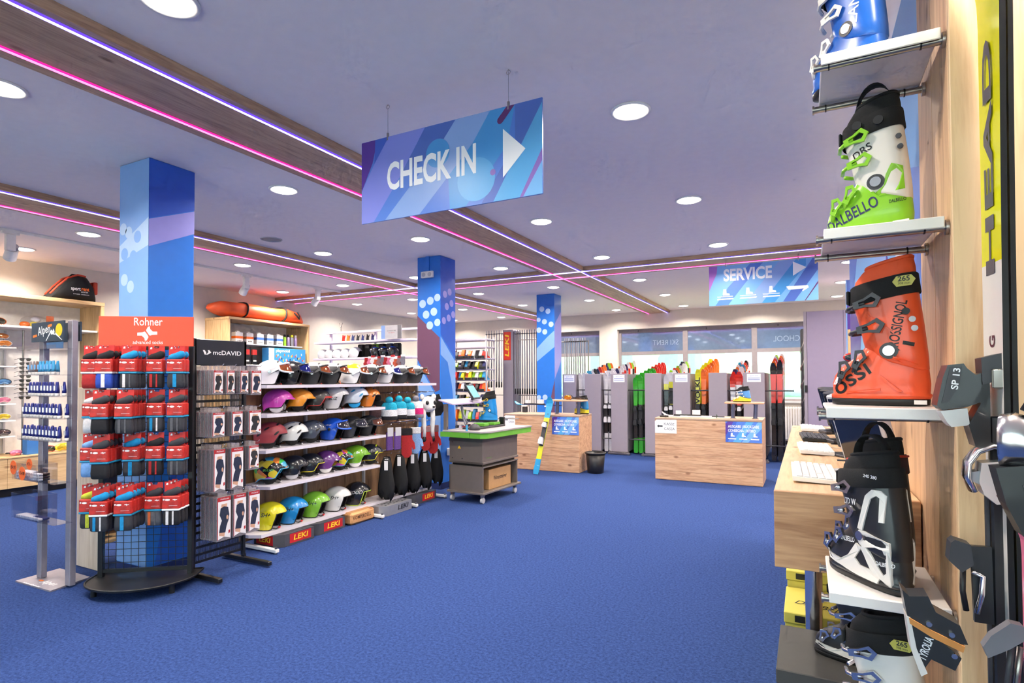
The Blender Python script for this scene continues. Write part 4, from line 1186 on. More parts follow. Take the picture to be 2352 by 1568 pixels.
def brace_box(key, w, h, d, bm, label, loc):
    if key not in BK:
        t = thing('knee_brace_box', label, 'box', loc, 0, 'knee brace boxes on the black rack')
        MB().rbox(-d, 0, -w / 2, w / 2, -h, 0, .003).build('clear_box', boxclear, t)
        MB().box(-d + .006, -.012, -w / 2 + .008, w / 2 - .008, -h + .01, -.012).build('folded_brace', mat('dark_brace_inside', (46, 44, 54), .8, var=.3, scale=30), t)
        F = FM((.0004, 0, 0), (0, 1, 0), (0, 0, 1))
        e = .006
        decal([(-w / 2 + e, -h + e * 2), (0, -h + e * 5), (w / 2 - e, -h + e * 2), (w / 2 - e, -e), (-w / 2 + e, -e)], boxcard, t, F, 'front_card')
        decal([(-w / 2 + e, -h * .11), (w / 2 - e, -h * .11), (w / 2 - e, -e), (-w / 2 + e, -e)], boxred, t, F, 'red_top_band', lift=.0010)
        decal([(-w / 2 + e, -h + e * 2), (-w / 2 + e * 1.8, -h + e * 2.3), (-w / 2 + e * 1.8, -e), (-w / 2 + e, -e)], boxred, t, F, 'red_edge', lift=.0011)
        text('McDavid', h * .035, wprint, t, FM((.0004, .004, -h * .062), (0, 1, 0), (0, 0, 1)), depth=.0014, wmax=w * .55)
        k = lambda a, b_: (a * w * 1.5, -h + (b_ - .5) * h * 1.08 + .46 * h)
        decal([k(-.12, .84), k(.14, .84), k(.12, .74), k(-.14, .72)], skin, t, F, 'printed_thigh', lift=.0012)
        decal([k(-.22, .20), k(.02, .16), k(.04, .26), k(-.22, .28)], skin, t, F, 'printed_calf', lift=.0012)
        decal([k(-.16, .76), k(.0, .79), k(.18, .76), k(.24, .60), k(.20, .48), k(.12, .38), k(.06, .24), k(-.22, .26), k(-.18, .40), k(-.10, .50), k(-.20, .62)], bm, t, F, 'printed_brace', lift=.0014)
        decal(circle(.22 * w, -h + .515 * h, .07 * w, 12, .05 * h), skin, t, F, 'printed_kneecap', lift=.0016)
        decal([k(.20, .20), k(.28, .22), k(.28, .28), k(.20, .27)], boxred, t, F, 'red_badge', lift=.0012)
        q = MB(); q.box(-d * .5 - .002, -d * .5 + .002, -w * .3, w * .3, .0005, .03); q.build('hang_tab', boxclear, t)
        BK[key] = tree(t)
        return t
    return dup(BK[key], loc, 0, label)
rows = [(1.585, [(2.77, .085, .19, 'k'), (2.875, .075, .19, 'k'), (2.995, .08, .19, 'n'), (3.105, .10, .20, 'n')], [5, 3, 3, 2], 'top'),
        (1.265, [(2.775, .108, .195, 'n'), (2.935, .10, .195, 'n'), (3.095, .12, .20, 'k')], [5, 3, 3], 'second'),
        (.985, [(2.785, .104, .33, 'n'), (2.935, .115, .33, 'n'), (3.085, .10, .20, 'k')], [4, 2, 2], 'third'),
        (.625, [(2.81, .122, .335, 'n'), (2.945, .12, .335, 'n'), (3.075, .11, .33, 'n')], [4, 2, 2], 'bottom')]
for z, cols, dep, rn in rows:
    for ci_, (y, w, h, bm) in enumerate(cols):
        for d in range(dep[ci_]):
            x = -3.95 - (dep[ci_] - 1 - d) * .050 + (.02 if rn == 'bottom' else 0)
            n_ = dep[ci_]
            brace_box((w, h, bm), w, h, .046, brace_b if bm == 'n' else brace_k, 'knee brace box, %s stack in the %s row, %s' % (ORD[ci_], rn, 'front box' if d == n_ - 1 else '%s box from the panel' % ORD[d]), (x, y, z))
        b = MB(); b.tube([(MX, y, z + .035), (-3.95, y, z + .032), (-3.90, y, z + .03), (-3.885, y, z + .042)], .003, 6); b.build('hook', chrome, mk)
# ------------------------------------------------------------------ sun care stand
alu = mat('brushed_aluminium', (158, 152, 164), .42, .35, var=.05, scale=30)
al = thing('sun_care_stand', 'silver two-post sun care stand with Alpen header', 'display stand', (0, 0, 0))
MB().prism([(-5.27, 2.06), (-4.79, 2.075), (-4.86, 2.36), (-5.30, 2.357)], .001, .012, 'xy').build('base_plate', alu, al)
BF = FM((0, 0, .012), (1, 0, 0), (0, 1, 0))
text('Alpen', .05, wprint, al, FM((-4.98, 2.15, .012), (1, .1, 0), (-.1, 1, 0)), shear=.2, bold=.01, wmax=.17)
decal(circle(-5.10, 2.15, .03, 12, .012), mat('orange_print', (236, 120, 40), .5), al, BF, 'orange_mark')
text('www.alpen.at', .02, wprint, al, FM((-5.06, 2.075, .012), (1, .03, 0), (-.03, 1, 0)), bold=.01, wmax=.22)
MB().rbox(-5.22, -5.155, 2.17, 2.21, .012, 1.93, .003).build('post', alu, al)
MB().rbox(-4.83, -4.765, 2.18, 2.22, .012, 1.95, .003).build('post', alu, al)
hb = mat('header_slate', (48, 62, 78), .45, var=.12, scale=20)
for y0, y1, nm in ((2.13, 2.142, 'front'), (2.235, 2.247, 'back')):
    MB().box(-5.245, -4.775, y0, y1, 1.80, 1.945).build('header_board', hb, al)
AF = FM((0, 2.13, 0), (1, 0, 0), (0, 0, 1))
text('Alpen', .062, wprint, al, FM((-5.055, 2.13, 1.885), (1, 0, .12), (-.12, 0, 1)), bold=.006, wmax=.18)
decal(circle(-4.84, 1.878, .048, 22), mat('sun_yellow', (240, 196, 40), .5, var=0), al, AF, 'sun_disc')
for pl in ([(-5.03, 1.802), (-4.96, 1.875), (-4.955, 1.862), (-5.02, 1.802)], [(-4.96, 1.875), (-4.945, 1.885), (-4.93, 1.872), (-4.915, 1.892), (-4.90, 1.868), (-4.88, 1.86), (-4.90, 1.845), (-4.93, 1.85), (-4.95, 1.848)], [(-4.90, 1.868), (-4.79, 1.803), (-4.80, 1.803), (-4.905, 1.855)]):
    decal(pl, wprint, al, AF, 'mountain_line', lift=.001)
for x, z in ((-5.19, 1.845), (-4.97, 1.915)): decal([(x - .03, z - .012), (x + .03, z - .006), (x + .03, z + .012), (x - .03, z + .006)], mat('orange_print', (236, 120, 40), .5), al, AF, 'orange_mark', lift=.0008)
SZ = [1.74, 1.55, 1.395, 1.235, 1.072]
for z in SZ:
    MB().rbox(-5.27, -4.72, 2.06, 2.17, z - .006, z, .002).build('tray', clear, al)
    MB().box(-5.27, -4.72, 2.058, 2.0595, z, z + .024).build('tray_lip', clear, al)
MB().box(-5.10, -4.86, 2.165, 2.168, 1.745, 1.795).build('shelf_card', mat('carton_blue2', (130, 170, 220), .5), al)
tb = {k: mat('tube_' + k, c, .3, var=.05) for k, c in dict(navy=(44, 48, 132), cyan=(70, 160, 210), grey=(150, 138, 140), brown=(130, 96, 84)).items()}
TK = {}
def lotion(kind, label, loc):
    if kind not in TK:
        t = thing('sun_cream_tube', label, 'tube', loc, 0, 'sun cream tubes on the silver stand')
        q = MB(); rs = []
        for z, rx, ry in ((.022, .0145, .0145), (.045, .0155, .013), (.075, .016, .009), (.095, .0165, .004), (.103, .0165, .0015)):
            rs.append([(rx * cos(2 * pi * k / 12), ry * sin(2 * pi * k / 12), z) for k in range(12)])
        q.rings(rs); q.build('tube_body', tb[kind], t)
        q = MB(); q.lathe([(.0125, 0), (.014, .002), (.0135, .0215)], 12); q.build('cap', white, t)
        q = MB(); q.box(-.008, .008, -.0165, -.0125, .04, .075); q.build('label_print', wprint if kind == 'navy' else sg['sky'], t)
        TK[kind] = tree(t); return t
    return dup(TK[kind], loc, 0, label)
names = {'navy': 'navy blue', 'cyan': 'light blue', 'grey': 'silver grey', 'brown': 'brown'}
for z, kinds, rn in ((SZ[1], ['grey', 'grey', 'brown', 'cyan', 'cyan', 'cyan', 'cyan', 'cyan'], 'upper tray'), (SZ[2], ['navy'] * 9, 'second tray'), (SZ[3], ['navy'] * 11, 'third tray'), (SZ[4], ['navy'] * 11, 'lowest tray')):
    for i, k in enumerate(kinds):
        n_ = len(kinds)
        x = -5.17 + .43 * i / 9 if n_ < 10 else -5.245 + .50 * i / (n_ - 1)
        lotion(k, '%s sun cream tube, %s from the left on the %s' % (names[k], ORD[i], rn), (x, 2.095 + .004 * rnd.random(), z + .0005))
        if i % 2 == 0: lotion(k, '%s sun cream tube in the rear row of the %s, behind the %s' % (names[k], rn, ORD[i]), (x + .01, 2.14, z + .0005))
stick_w = mat('lip_balm_white', (230, 226, 234), .4); stick_k = mat('lip_balm_dark', (60, 52, 58), .4); stick_b = mat('lip_balm_navy', (52, 54, 110), .4)
def acrylic_bin(z0, z1_, label):
    t = thing('acrylic_bin', label, 'bin', (0, 0, 0), group='acrylic bins on the silver stand')
    MB().box(-5.28, -4.70, 2.05, 2.165, z0, z0 + .003).build('bottom', clear, t)
    b = MB(); b.add([(-5.28, 2.05, z0), (-4.92, 2.05, z0), (-4.92, 2.03, z1_), (-5.28, 2.03, z1_), (-5.28, 2.053, z0), (-4.92, 2.053, z0), (-4.92, 2.033, z1_), (-5.28, 2.033, z1_)], [(0, 1, 2, 3), (7, 6, 5, 4), (0, 4, 5, 1), (1, 5, 6, 2), (2, 6, 7, 3), (3, 7, 4, 0)]); b.build('front_wall', clear, t)
    MB().box(-5.283, -5.28, 2.035, 2.165, z0, z1_).build('side_wall', clear, t)
    MB().box(-4.92, -4.917, 2.035, 2.165, z0, z1_).build('side_wall', clear, t)
    MB().box(-5.28, -4.92, 2.165, 2.168, z0, z1_).build('back_wall', clear, t)
acrylic_bin(.772, .90, 'upper clear acrylic bin of lip balm sticks'); acrylic_bin(.485, .675, 'lower clear acrylic bin of lip balm sticks')
def sticks(z0, rowsn, nx, mats, lab):
    first_s = {}
    k = 0
    for r in range(rowsn):
        for i in range(nx):
            m = mats[(i * len(mats)) // nx]
            x = -5.262 + .325 * i / (nx - 1)
            zz = z0 + .012 + .0185 * r
            L = '%s lip balm stick lying in the %s, %s layer, %s from left' % (m[1], lab, ORD[r], ORD[i])
            if m[1] not in first_s:
                t = thing('lip_balm', L, 'lip balm', (x, 2.056, zz), 0, 'lip balm sticks in the acrylic bins')
                q = MB(); q.cyl((0, 0, 0), (0, .025, 0), .009, n=10); q.build('cap', stick_w, t)
                q = MB(); q.cyl((0, .0255, 0), (0, .068, 0), .0085, n=10); q.build('barrel', m[0], t)
                first_s[m[1]] = tree(t)
            else: dup(first_s[m[1]], (x, 2.056, zz), 0, L)
sticks(.775, 3, 14, [(stick_w, 'white'), (stick_k, 'dark')], 'upper bin')
sticks(.488, 1, 13, [(stick_w, 'white'), (stick_b, 'navy')], 'lower bin')
orange_tag = mat('neon_orange_tag', (246, 104, 44), .6, var=0)
for x, z, s_, tx, lab in ((-5.225, .865, .052, '4.95', 'left orange price tag reading 4.95 on the acrylic bin'), (-5.09, .83, .05, '4.90', 'middle orange price tag reading 4.90 on the acrylic bin'), (-4.985, .905, .04, '5.-', 'right orange price tag leaning by the silver post')):
    t = thing('price_tag', lab, 'price tag', (x, 2.022, z), .1 * (x + 5), 'orange price tags')
    q = MB(); q.prism(circle(0, 0, s_, 20), -.002, 0, 'xz'); q.build('paper_disc', orange_tag, t)
    text('\u20ac' + tx, s_ * .5, kprint, t, FM((0, -.002, 0), (1, 0, 0), (0, 0, 1)), shear=.15, wmax=s_ * 1.5, bold=.01)

# ------------------------------------------------------------------ ski boots (heel at local x = 0, toe towards +x, shown side is +y)
def sellipse(z, xb, xf, hw, n=26, e=.72, tilt=0.0, toe=0.0):
    cx, hx = (xb + xf) / 2, (xf - xb) / 2
    r = []
    for k in range(n):
        a_ = 2 * pi * k / n
        c, s_ = cos(a_), sin(a_)
        x = cx + hx * math.copysign(abs(c) ** e, c)
        y = hw * math.copysign(abs(s_) ** e, s_) * (1 - toe * max(0, (x - .22) / .09) ** 2)
        r.append((x, y, z + tilt * (x - .12)))
    return r

LOW_R = [(.019, .002, .307, .045), (.030, -.004, .307, .048), (.034, .002, .300, .046), (.060, .000, .302, .050), (.0836, .003, .294, .050), (.107, .006, .272, .049), (.119, .008, .253, .048), (.134, .010, .226, .047), (.149, .012, .206, .047), (.165, .014, .192, .046), (.19, .016, .188, .044)]
CUF_R = [(.128, .004, .172, .053), (.150, .006, .192, .0545), (.18, .011, .199, .055), (.215, .016, .206, .055), (.263, .024, .219, .056), (.300, .030, .231, .057), (.33, .033, .236, .057)]
def boot_side(x, z):
    """half width of the boot at a point of its side view"""
    best = 0.0
    for R, e, toe in ((LOW_R, .72, .30), (CUF_R, .78, 0)):
        if z < R[0][0] - .012 or z > R[-1][0] + .02: continue
        for i in range(len(R) - 1):
            if z <= R[i + 1][0] or i == len(R) - 2:
                a, b_ = R[i], R[i + 1]; f = max(0, min(1, (z - a[0]) / (b_[0] - a[0])))
                xb, xf, hw = [a[k] + (b_[k] - a[k]) * f for k in (1, 2, 3)]
                c = min(1, abs(x - (xb + xf) / 2) / ((xf - xb) / 2)) ** (1 / e)
                y = hw * max(0, 1 - c * c) ** (e / 2) * (1 - toe * max(0, (x - .22) / .09) ** 2)
                best = max(best, y); break
    return best

def boot_patch(t, name, pl, m, sc, off=.0022, sd=1):
    dn = []
    for i_ in range(len(pl)):
        p0, p1 = pl[i_], pl[(i_ + 1) % len(pl)]
        dn += [(p0[0] + (p1[0] - p0[0]) * k / 4, p0[1] + (p1[1] - p0[1]) * k / 4) for k in range(4)]
    q = MB(); q.prism(dn, 0, 1.0 * sd, 'xz')
    q.v = [(v[0] * sc[0], sd * (boot_side(v[0], v[2]) + (off if abs(v[1]) > .5 else -.006)) * sc[1], v[2] * sc[2]) for v in q.v]
    return q.build(name, m, t)

def ski_boot(label, loc, rz, low, cuff, liner, strap=None, buck=None, sole=None, pivot=None, sc=(1, 1, 1), texts=(), tag265=False, loop=False, frame=None, group=None, name='ski_boot', low_top=None, tip=0.0, simple=False):
    t = thing(name, label, 'ski boot', loc, rz, group)
    if tip: t.rotation_euler = (0, tip, rz)
    X, Y, Z = sc
    def S(r): return [(p[0] * X, p[1] * Y, p[2] * Z) for p in r]
    def L(rs): return [S(r) for r in rs]
    strap = strap or fabric_k; buck = buck or dgrey; sole = sole or black
    q = MB(); q.rings(L([sellipse(0, .03, .285, .036, toe=.2), sellipse(.002, .004, .305, .041, toe=.25), sellipse(.016, .002, .308, .044, toe=.25), sellipse(.020, .004, .306, .043, toe=.25)])); q.build('sole', sole, t)
    low_r = [(.019, .002, .307, .045), (.030, -.004, .307, .048), (.034, .002, .300, .046), (.060, .000, .302, .050), (.0836, .003, .294, .050), (.107, .006, .272, .049), (.119, .008, .253, .048), (.134, .010, .226, .047), (.149, .012, .206, .047), (.165, .014, .192, .046), (.19, .016, .188, .044)]
    q = MB(); q.rings(L([sellipse(*r, toe=.30) for r in low_r]))
    q.build('lower_shell', low, t)
    cr = [(.122, .010, .150, .050, .25), (.128, .004, .172, .053, .25), (.150, .006, .192, .0545, .10), (.18, .011, .199, .055, 0), (.215, .016, .206, .055, -.05), (.263, .024, .219, .056, -.10), (.300, .030, .231, .057, -.14), (.318, .033, .236, .056, -.16), (.320, .036, .232, .053, -.16)]
    q = MB(); q.rings(L([sellipse(z, a, b_, h, tilt=tl, e=.78) for z, a, b_, h, tl in cr])); q.build('cuff', cuff, t)
    lr = [(.29, .036, .224, .050, -.16), (.335, .036, .230, .049, -.16), (.365, .038, .222, .0485, -.17), (.386, .043, .200, .046, -.18), (.396, .052, .182, .041, -.18), (.393, .060, .172, .034, -.18), (.34, .070, .165, .030, -.1)]
    q = MB(); q.rings(L([sellipse(z, a, b_, h, tilt=tl, e=.85) for z, a, b_, h, tl in lr]), cap0=False); q.build('liner', liner, t)
    q = MB(); q.tube(S(sellipse(.394, .048, .186, .042, tilt=-.18, e=.85)), .006, 6, closed=True); q.build('liner_rim', liner, t)
    q = MB()
    sr_ = [(.292, .026, .237, .060), (.296, .023, .240, .0625), (.346, .030, .238, .0605), (.350, .034, .234, .057)]
    q.rings(L([sellipse(z, a, b_, h, tilt=-.15, e=.80) for z, a, b_, h in sr_]), cap0=False, cap1=False); q.build('power_strap', strap, t)
    for sd in (1, -1):
        for (bx, bz, an, ln, hy) in ((.175, .285, -.22, .075, .061), (.165, .215, -.18, .075, .060), (.205, .128, -1.05, .050, .050), (.255, .100, -1.15, .046, .047)):
            if sd < 0 and simple: continue
            c, s_ = cos(an), sin(an)
            def B(a, b_, d):
                return (( bx + a * c - b_ * s_) * X, sd * (hy + d) * Y, (bz + a * s_ + b_ * c) * Z)
            ring = [(-ln * .62, 0), (-ln * .34, .021), (ln * .10, .012), (ln * .55, .010), (ln * .55, -.010), (ln * .10, -.012), (-ln * .34, -.021)]
            inn = [(a * .62 - ln * .03, b_ * .52) for a, b_ in ring]
            m_ = len(ring); q = MB()
            V_ = [B(a, b_, .001) for a, b_ in ring] + [B(a, b_, .001) for a, b_ in inn] + [B(a, b_, .009) for a, b_ in ring] + [B(a, b_, .009) for a, b_ in inn]
            F_ = []
            for i_ in range(m_):
                j_ = (i_ + 1) % m_
                F_ += [(i_, j_, m_ + j_, m_ + i_), (2 * m_ + i_, 3 * m_ + i_, 3 * m_ + j_, 2 * m_ + j_), (i_, 2 * m_ + i_, 2 * m_ + j_, j_), (m_ + i_, m_ + j_, 3 * m_ + j_, 3 * m_ + i_)]
            q.add(V_, F_); q.build('buckle_lever', buck, t)
            q = MB(); q.tube([B(ln * .1, 0, .002), B(ln * .5, 0, .001), (B(ln * .8, 0, 0)[0], sd * hy * .8 * Y, B(ln * .8, 0, 0)[2]), (B(ln * 1.0, 0, 0)[0], sd * hy * .25 * Y, B(ln * 1.0, 0, 0)[2])], .006, 6); q.build('buckle_ladder', buck, t)
        q = MB(); q.cyl((.112 * X, sd * .052 * Y, .150 * Z), (.112 * X, sd * .060 * Y, .150 * Z), .017 * Z, .014 * Z, n=18); q.build('pivot_bolt', pivot or chrome, t)
        q = MB(); q.cyl((.112 * X, sd * .0535 * Y, .150 * Z), (.112 * X, sd * .0565 * Y, .150 * Z), .022 * Z, n=20); q.build('pivot_ring', dgrey, t)
        if frame is not None:
            for pl in ([(.118, .172), (.100, .168), (.070, .268), (.054, .280), (.046, .274), (.046, .205), (.034, .205), (.034, .282), (.046, .296), (.066, .296), (.086, .275)],
                       [(.128, .150), (.112, .168), (.09, .168), (.04, .157), (.020, .150), (.018, .125), (.055, .130), (.085, .122), (.10, .118), (.12, .128)],
                       [(.018, .125), (.034, .127), (.030, .062), (.052, .040), (.022, .024), (.018, .032)],
                       [(.09, .122), (.114, .117), (.078, .056), (.052, .040), (.036, .048)],
                       [(.052, .040), (.078, .058), (.118, .060), (.138, .076), (.112, .114), (.134, .122), (.165, .078), (.20, .056), (.292, .060), (.300, .042), (.20, .034), (.13, .026), (.06, .023)]):
                dn = []
                for i_ in range(len(pl)):
                    p0, p1 = pl[i_], pl[(i_ + 1) % len(pl)]
                    dn += [(p0[0] + (p1[0] - p0[0]) * k / 3, p0[1] + (p1[1] - p0[1]) * k / 3) for k in range(3)]
                q = MB(); q.prism(dn, 0 * sd, 1.0 * sd, 'xz')
                q.v = [(v[0] * X, sd * (boot_side(v[0], v[2]) + (.0042 if abs(v[1]) > .5 else -.006)) * Y, v[2] * Z) for v in q.v]
                q.build('side_frame', frame, t)
        if simple: break
    q = MB(); q.rbox(.236 * X, .247 * X, -.02 * Y, .03 * Y, .285 * Z, .325 * Z, .003); q.build('strap_end', strap, t)
    if loop:
        q = MB(); rs = []
        for i in range(13):
            a_ = pi * i / 12
            x = .125 - .062 * cos(a_); z = .385 + .062 * sin(a_)
            rs.append([(x * X, (-.014) * Y, z * Z), (x * X, .014 * Y, z * Z), ((x + .004 * cos(a_)) * X, .014 * Y, (z + .006 * sin(a_)) * Z), ((x + .004 * cos(a_)) * X, -.014 * Y, (z + .006 * sin(a_)) * Z)])
        q.rings(rs); q.build('pull_loop', fabric_k, t)
    if tag265:
        q = MB(); q.prism([(a * X, b_ * Z) for a, b_ in ((.030, .338), (.042, .350), (.085, .348), (.097, .334), (.085, .320), (.042, .322))], .0610 * Y, .0645 * Y, 'xz'); q.build('size_plate', mat('olive_plate', (190, 180, 80), .45), t)
        text('265', .013 * Z, kprint, t, FM((.063 * X, .0645 * Y, .340 * Z), (-1, 0, 0), (0, 0, 1)), 'size_number', bold=.02)
        text('308 mm', .006 * Z, kprint, t, FM((.063 * X, .0645 * Y, .328 * Z), (-1, 0, 0), (0, 0, 1)), 'size_number')
    for (s_, h, m, x, z, an, wm, yy_) in texts:
        o = text(s_, h, m, t, FM((x * X, 0, z * Z), (-cos(an), 0, sin(an)), (sin(an), 0, cos(an))), wmax=wm, bold=.012, shear=.1)
        for v in o.data.vertices:
            v.co.y = (boot_side(v.co.x / X, v.co.z / Z) + (.0052 if frame is not None else .0010)) * Y if yy_ < .06 else yy_ * Y
    return t

# ------------------------------------------------------------------ skis
def ski_mesh(name, length, mats, w=(.105, .066, .095), bands=((0, 0),), th=.012, n=26, side=None):
    """standing ski, tail at z = 0, top sheet faces -y; bands = [(fraction, material index)]"""
    q = MB(); rs = []; fr = []
    for i in range(n + 1):
        f = i / n
        z = f * length
        if f > .93: ww = w[0] * sqrt(max(.0, 1 - ((f - .93) / .075) ** 2))
        elif f < .03: ww = w[2] * (.75 + .25 * f / .03)
        else:
            k = (f - .45) / .48
            ww = w[1] + ((w[0] if k > 0 else w[2]) - w[1]) * min(1, abs(k)) ** 1.7
        ww = max(ww, .012)
        yo = -.055 * max(0, (f - .88) / .12) ** 2 - .0 + .014 * sin(pi * min(1, f / .88)) * -0.3
        rs.append([(-ww / 2, yo, z), (ww / 2, yo, z), (ww / 2, yo + th, z), (-ww / 2, yo + th, z)])
    q.rings(rs, smooth=False)
    for i, f in enumerate(q.f):
        zc = sum(q.v[k][2] for k in f) / len(f) / length
        yc = [q.v[k][1] for k in f]
        mi = 0
        for fr_, m_ in bands:
            if zc >= fr_: mi = m_
        xs_ = [q.v[k][0] for k in f]
        if side is not None and len(f) == 4 and (min(xs_) > 0 or max(xs_) < 0): mi = side
        q.mi[i] = mi
    return q.mesh(name, mats)

bind_w = mat('binding_white', (222, 220, 224), .4); bind_k = mat('binding_black', (40, 40, 44), .4)
def binding_mesh(m2):
    toe = MB(); toe.prism([(-.030, 0), (.03, 0), (.035, .03), (.022, .075), (-.022, .075), (-.035, .03)], -.055, 0, 'xz')
    heel = MB(); heel.prism([(-.032, 0), (.032, 0), (.032, .06), (.02, .11), (-.02, .11), (-.032, .06)], -.07, 0, 'xz')
    plate = MB(); plate.box(-.035, .035, -.018, 0, 0, .40)
    return toe.mesh('toe_piece', m2), heel.mesh('heel_piece', m2), plate.mesh('binding_plate', bind_k)
BW = binding_mesh(bind_w); BKm = binding_mesh(bind_k)
SKC = {}
def ski(kind, mats, length, label, loc, rz=0.0, bind=BKm, group=None, w=(.105, .066, .095), bands=((0, 0),), rot=None, name='ski'):
    key = (kind, round(length, 2))
    if key not in SKC:
        SKC[key] = ski_mesh('ski_body', length, mats, w, bands)
    t = thing(name, label, 'ski', loc, rz, group)
    if rot: t.rotation_euler = rot
    obj('ski_body', SKC[key], t)
    o = obj('binding_plate', bind[2], t); o.location = (0, -.001, length * .36)
    o = obj('heel_piece', bind[1], t); o.location = (0, -.0185, length * .36 + .02)
    o = obj('toe_piece', bind[0], t); o.location = (0, -.0185, length * .36 + .30)
    return t

# ------------------------------------------------------------------ rental racks
rack_m = mat('grey_rack_panel', (152, 144, 156), .5, var=.02)
rack_d = mat('grey_rack_edge', (122, 116, 126), .5, var=.02)
DIV = [(-4.527, -4.236), (-4.035, -3.70), (-3.48, -3.15), (-2.80, -2.48), (-2.26, -1.94), (-1.607, -1.287), (-1.006, -.653)]
sticker_b = mat('sticker_blue', (70, 96, 190), .5, var=0)
for i, (a, b_) in enumerate(DIV):
    t = thing('rack_divider', 'grey ski rack divider, %s from the left behind the counters' % ORD[i], 'rack', ((a + b_) / 2, 11.0, 0), 0, 'grey ski rack dividers')
    w_ = (b_ - a) / 2
    MB().rbox(-w_, w_, 0, .05, .05, 1.61, .004).build('front_panel', rack_m, t)
    MB().box(-w_ + .02, w_ - .002, .0505, 2.3, .06, 1.60).build('side_panel', rack_d, t)
    MB().rbox(-w_ - .06, w_ + .06, -.06, -.02, .005, .045, .004).build('floor_rail', steel, t)
    for dx in (-w_ - .03, w_ + .03):
        q = MB(); q.cyl((dx, -.04, 0), (dx, -.04, .07), .018, n=10); q.build('foot', steel, t)
    if i in (0, 2, 4, 6):
        q = MB(); q.box(-.115, .115, -.003, -.0005, 1.44, 1.585); q.build('sticker', wprint, t)
        SF = FM((0, -.003, 0), (1, 0, 0), (0, 0, 1))
        for z in (1.475, 1.505): decal([(-.10, z), (.10, z), (.10, z + .010), (-.10, z + .010)], sticker_b, t, SF, 'sticker_line')
        text('sport rent', .02, sticker_b, t, FM((0, -.003, 1.552), (1, 0, 0), (0, 0, 1)), wmax=.13)
for i, z in enumerate((1.28, .30)):
    t = thing('retaining_rod', '%s dark steel rod running behind the ski rack dividers' % ('upper' if i == 0 else 'lower'), 'rod', (0, 0, 0), 0)
    q = MB(); q.cyl((-4.55, 11.09, z), (-.2, 11.09, z), .012, n=8); q.build('rod', dgrey, t)
    q = MB(); q.cyl((-.2, 11.09, z), (-.19, 11.09, z), .02, n=8); q.build('rod_end', black, t)
ck = {k: mat('ski_' + k, c, .25, var=.06, scale=25, coat=.4) for k, c in dict(white=(222, 220, 228), black=(36, 36, 40), green=(60, 170, 50), lime=(150, 206, 50), yellow=(214, 214, 40), orange=(232, 110, 40), red=(206, 48, 40), silver=(150, 152, 160), navy=(44, 52, 96), cyan=(50, 150, 200), pink=(224, 120, 150)).items()}
SLOT = [(-4.135, 'white', ('white', 'black'), ((0, 1), (.3, 0)), BKm, 1.55, 12), (-3.59, 'white', ('white', 'black'), ((0, 0), (.25, 1), (.52, 0)), BW, 1.58, 12),
        (-2.975, 'green', ('green', 'black', 'lime', 'white'), ((0, 0), (.2, 1), (.46, 3), (.52, 2), (.62, 0)), BKm, 1.52, 14),
        (-2.37, 'black', ('black', 'yellow', 'white'), ((0, 0), (.55, 1), (.62, 0), (.82, 1), (.9, 2)), BW, 1.55, 12),
        (-1.77, 'yellow', ('yellow', 'black', 'orange'), ((0, 1), (.46, 0)), BKm, 1.60, 12),
        (-1.15, 'red and white', ('white', 'red', 'black'), ((0, 2), (.35, 1), (.7, 0), (.86, 1)), BW, 1.56, 12),
        (-.47, 'red', ('red', 'black', 'white'), ((0, 1), (.42, 0), (.9, 1)), BKm, 1.72, 10)]
VARS = {4: ('orange', ('orange', 'black'), ((0, 1), (.46, 0))), 6: ('grey and yellow', ('silver', 'yellow', 'black'), ((0, 2), (.45, 0), (.75, 1))), 3: ('white and black', ('white', 'black'), ((0, 1), (.6, 0))), 0: ('black tipped', ('white', 'orange', 'black'), ((0, 2), (.8, 1))), 5: ('white and red', ('white', 'red', 'black'), ((0, 2), (.8, 1), (.9, 0))), 1: ('silver', ('silver', 'red', 'white'), ((0, 0), (.85, 1), (.92, 2))), 2: ('red tipped', ('white', 'red', 'black'), ((0, 2), (.85, 1)))}
for si, (x, cn, ms, bands, bd, l0, n_) in enumerate(SLOT):
    for k in range(n_):
        for sd in (-1, 1):
            use = VARS[si] if (si == 4 and sd > 0) or (si == 6 and k >= 4 and sd > 0) or (si in (3,) and sd < 0 and k % 2) or (si in (0, 1, 2, 5) and k > 7) else (cn, ms, bands)
            if k > 1 and si not in (2, 4) and rnd.random() < .75:
                pal = [('white and red', ('white', 'red', 'black')), ('white and orange', ('white', 'orange', 'black')), ('silver and navy', ('silver', 'navy', 'black')), ('black and lime', ('black', 'lime', 'black')), ('red and white', ('red', 'white', 'black')), ('white and black', ('white', 'black', 'black')), ('black and cyan', ('black', 'cyan', 'white')), ('pink and white', ('pink', 'white', 'black'))][rnd.randrange(8)]
                use = (pal[0], pal[1], ((0, 2), (.42, 0), (.80, 1), (.86, 0), (.93, 1)))
            ln = l0 + .025 * k + (.02 if sd > 0 else 0) + (.03 * rnd.random() if si not in (2,) else 0)
            ln = round(ln / .05) * .05
            ski((use[0], bd is BW), [ck[c] for c in use[1]], ln, '%s rental ski, %s pair back in the %s rack slot, %s ski' % (use[0], ORD[k], ORD[si], 'left' if sd < 0 else 'right'),
                (x + sd * (.052 if si not in (0, 1, 3) else .048), 11.16 + .165 * k, .03), radians(rnd.uniform(-4, 4)), bd, 'rental skis in the grey racks', bands=use[2], w=(.098, .066, .09))
fl = thing('printed_ski_lettering', 'black VOLKL lettering column on the yellow rental skis', 'lettering', (0, 0, 0))
text('VOLKL', .085, kprint, fl, FM((-1.822, 11.14, 1.28), (0, 0, 1), (-1, 0, 0)), bold=.02, wmax=.5)

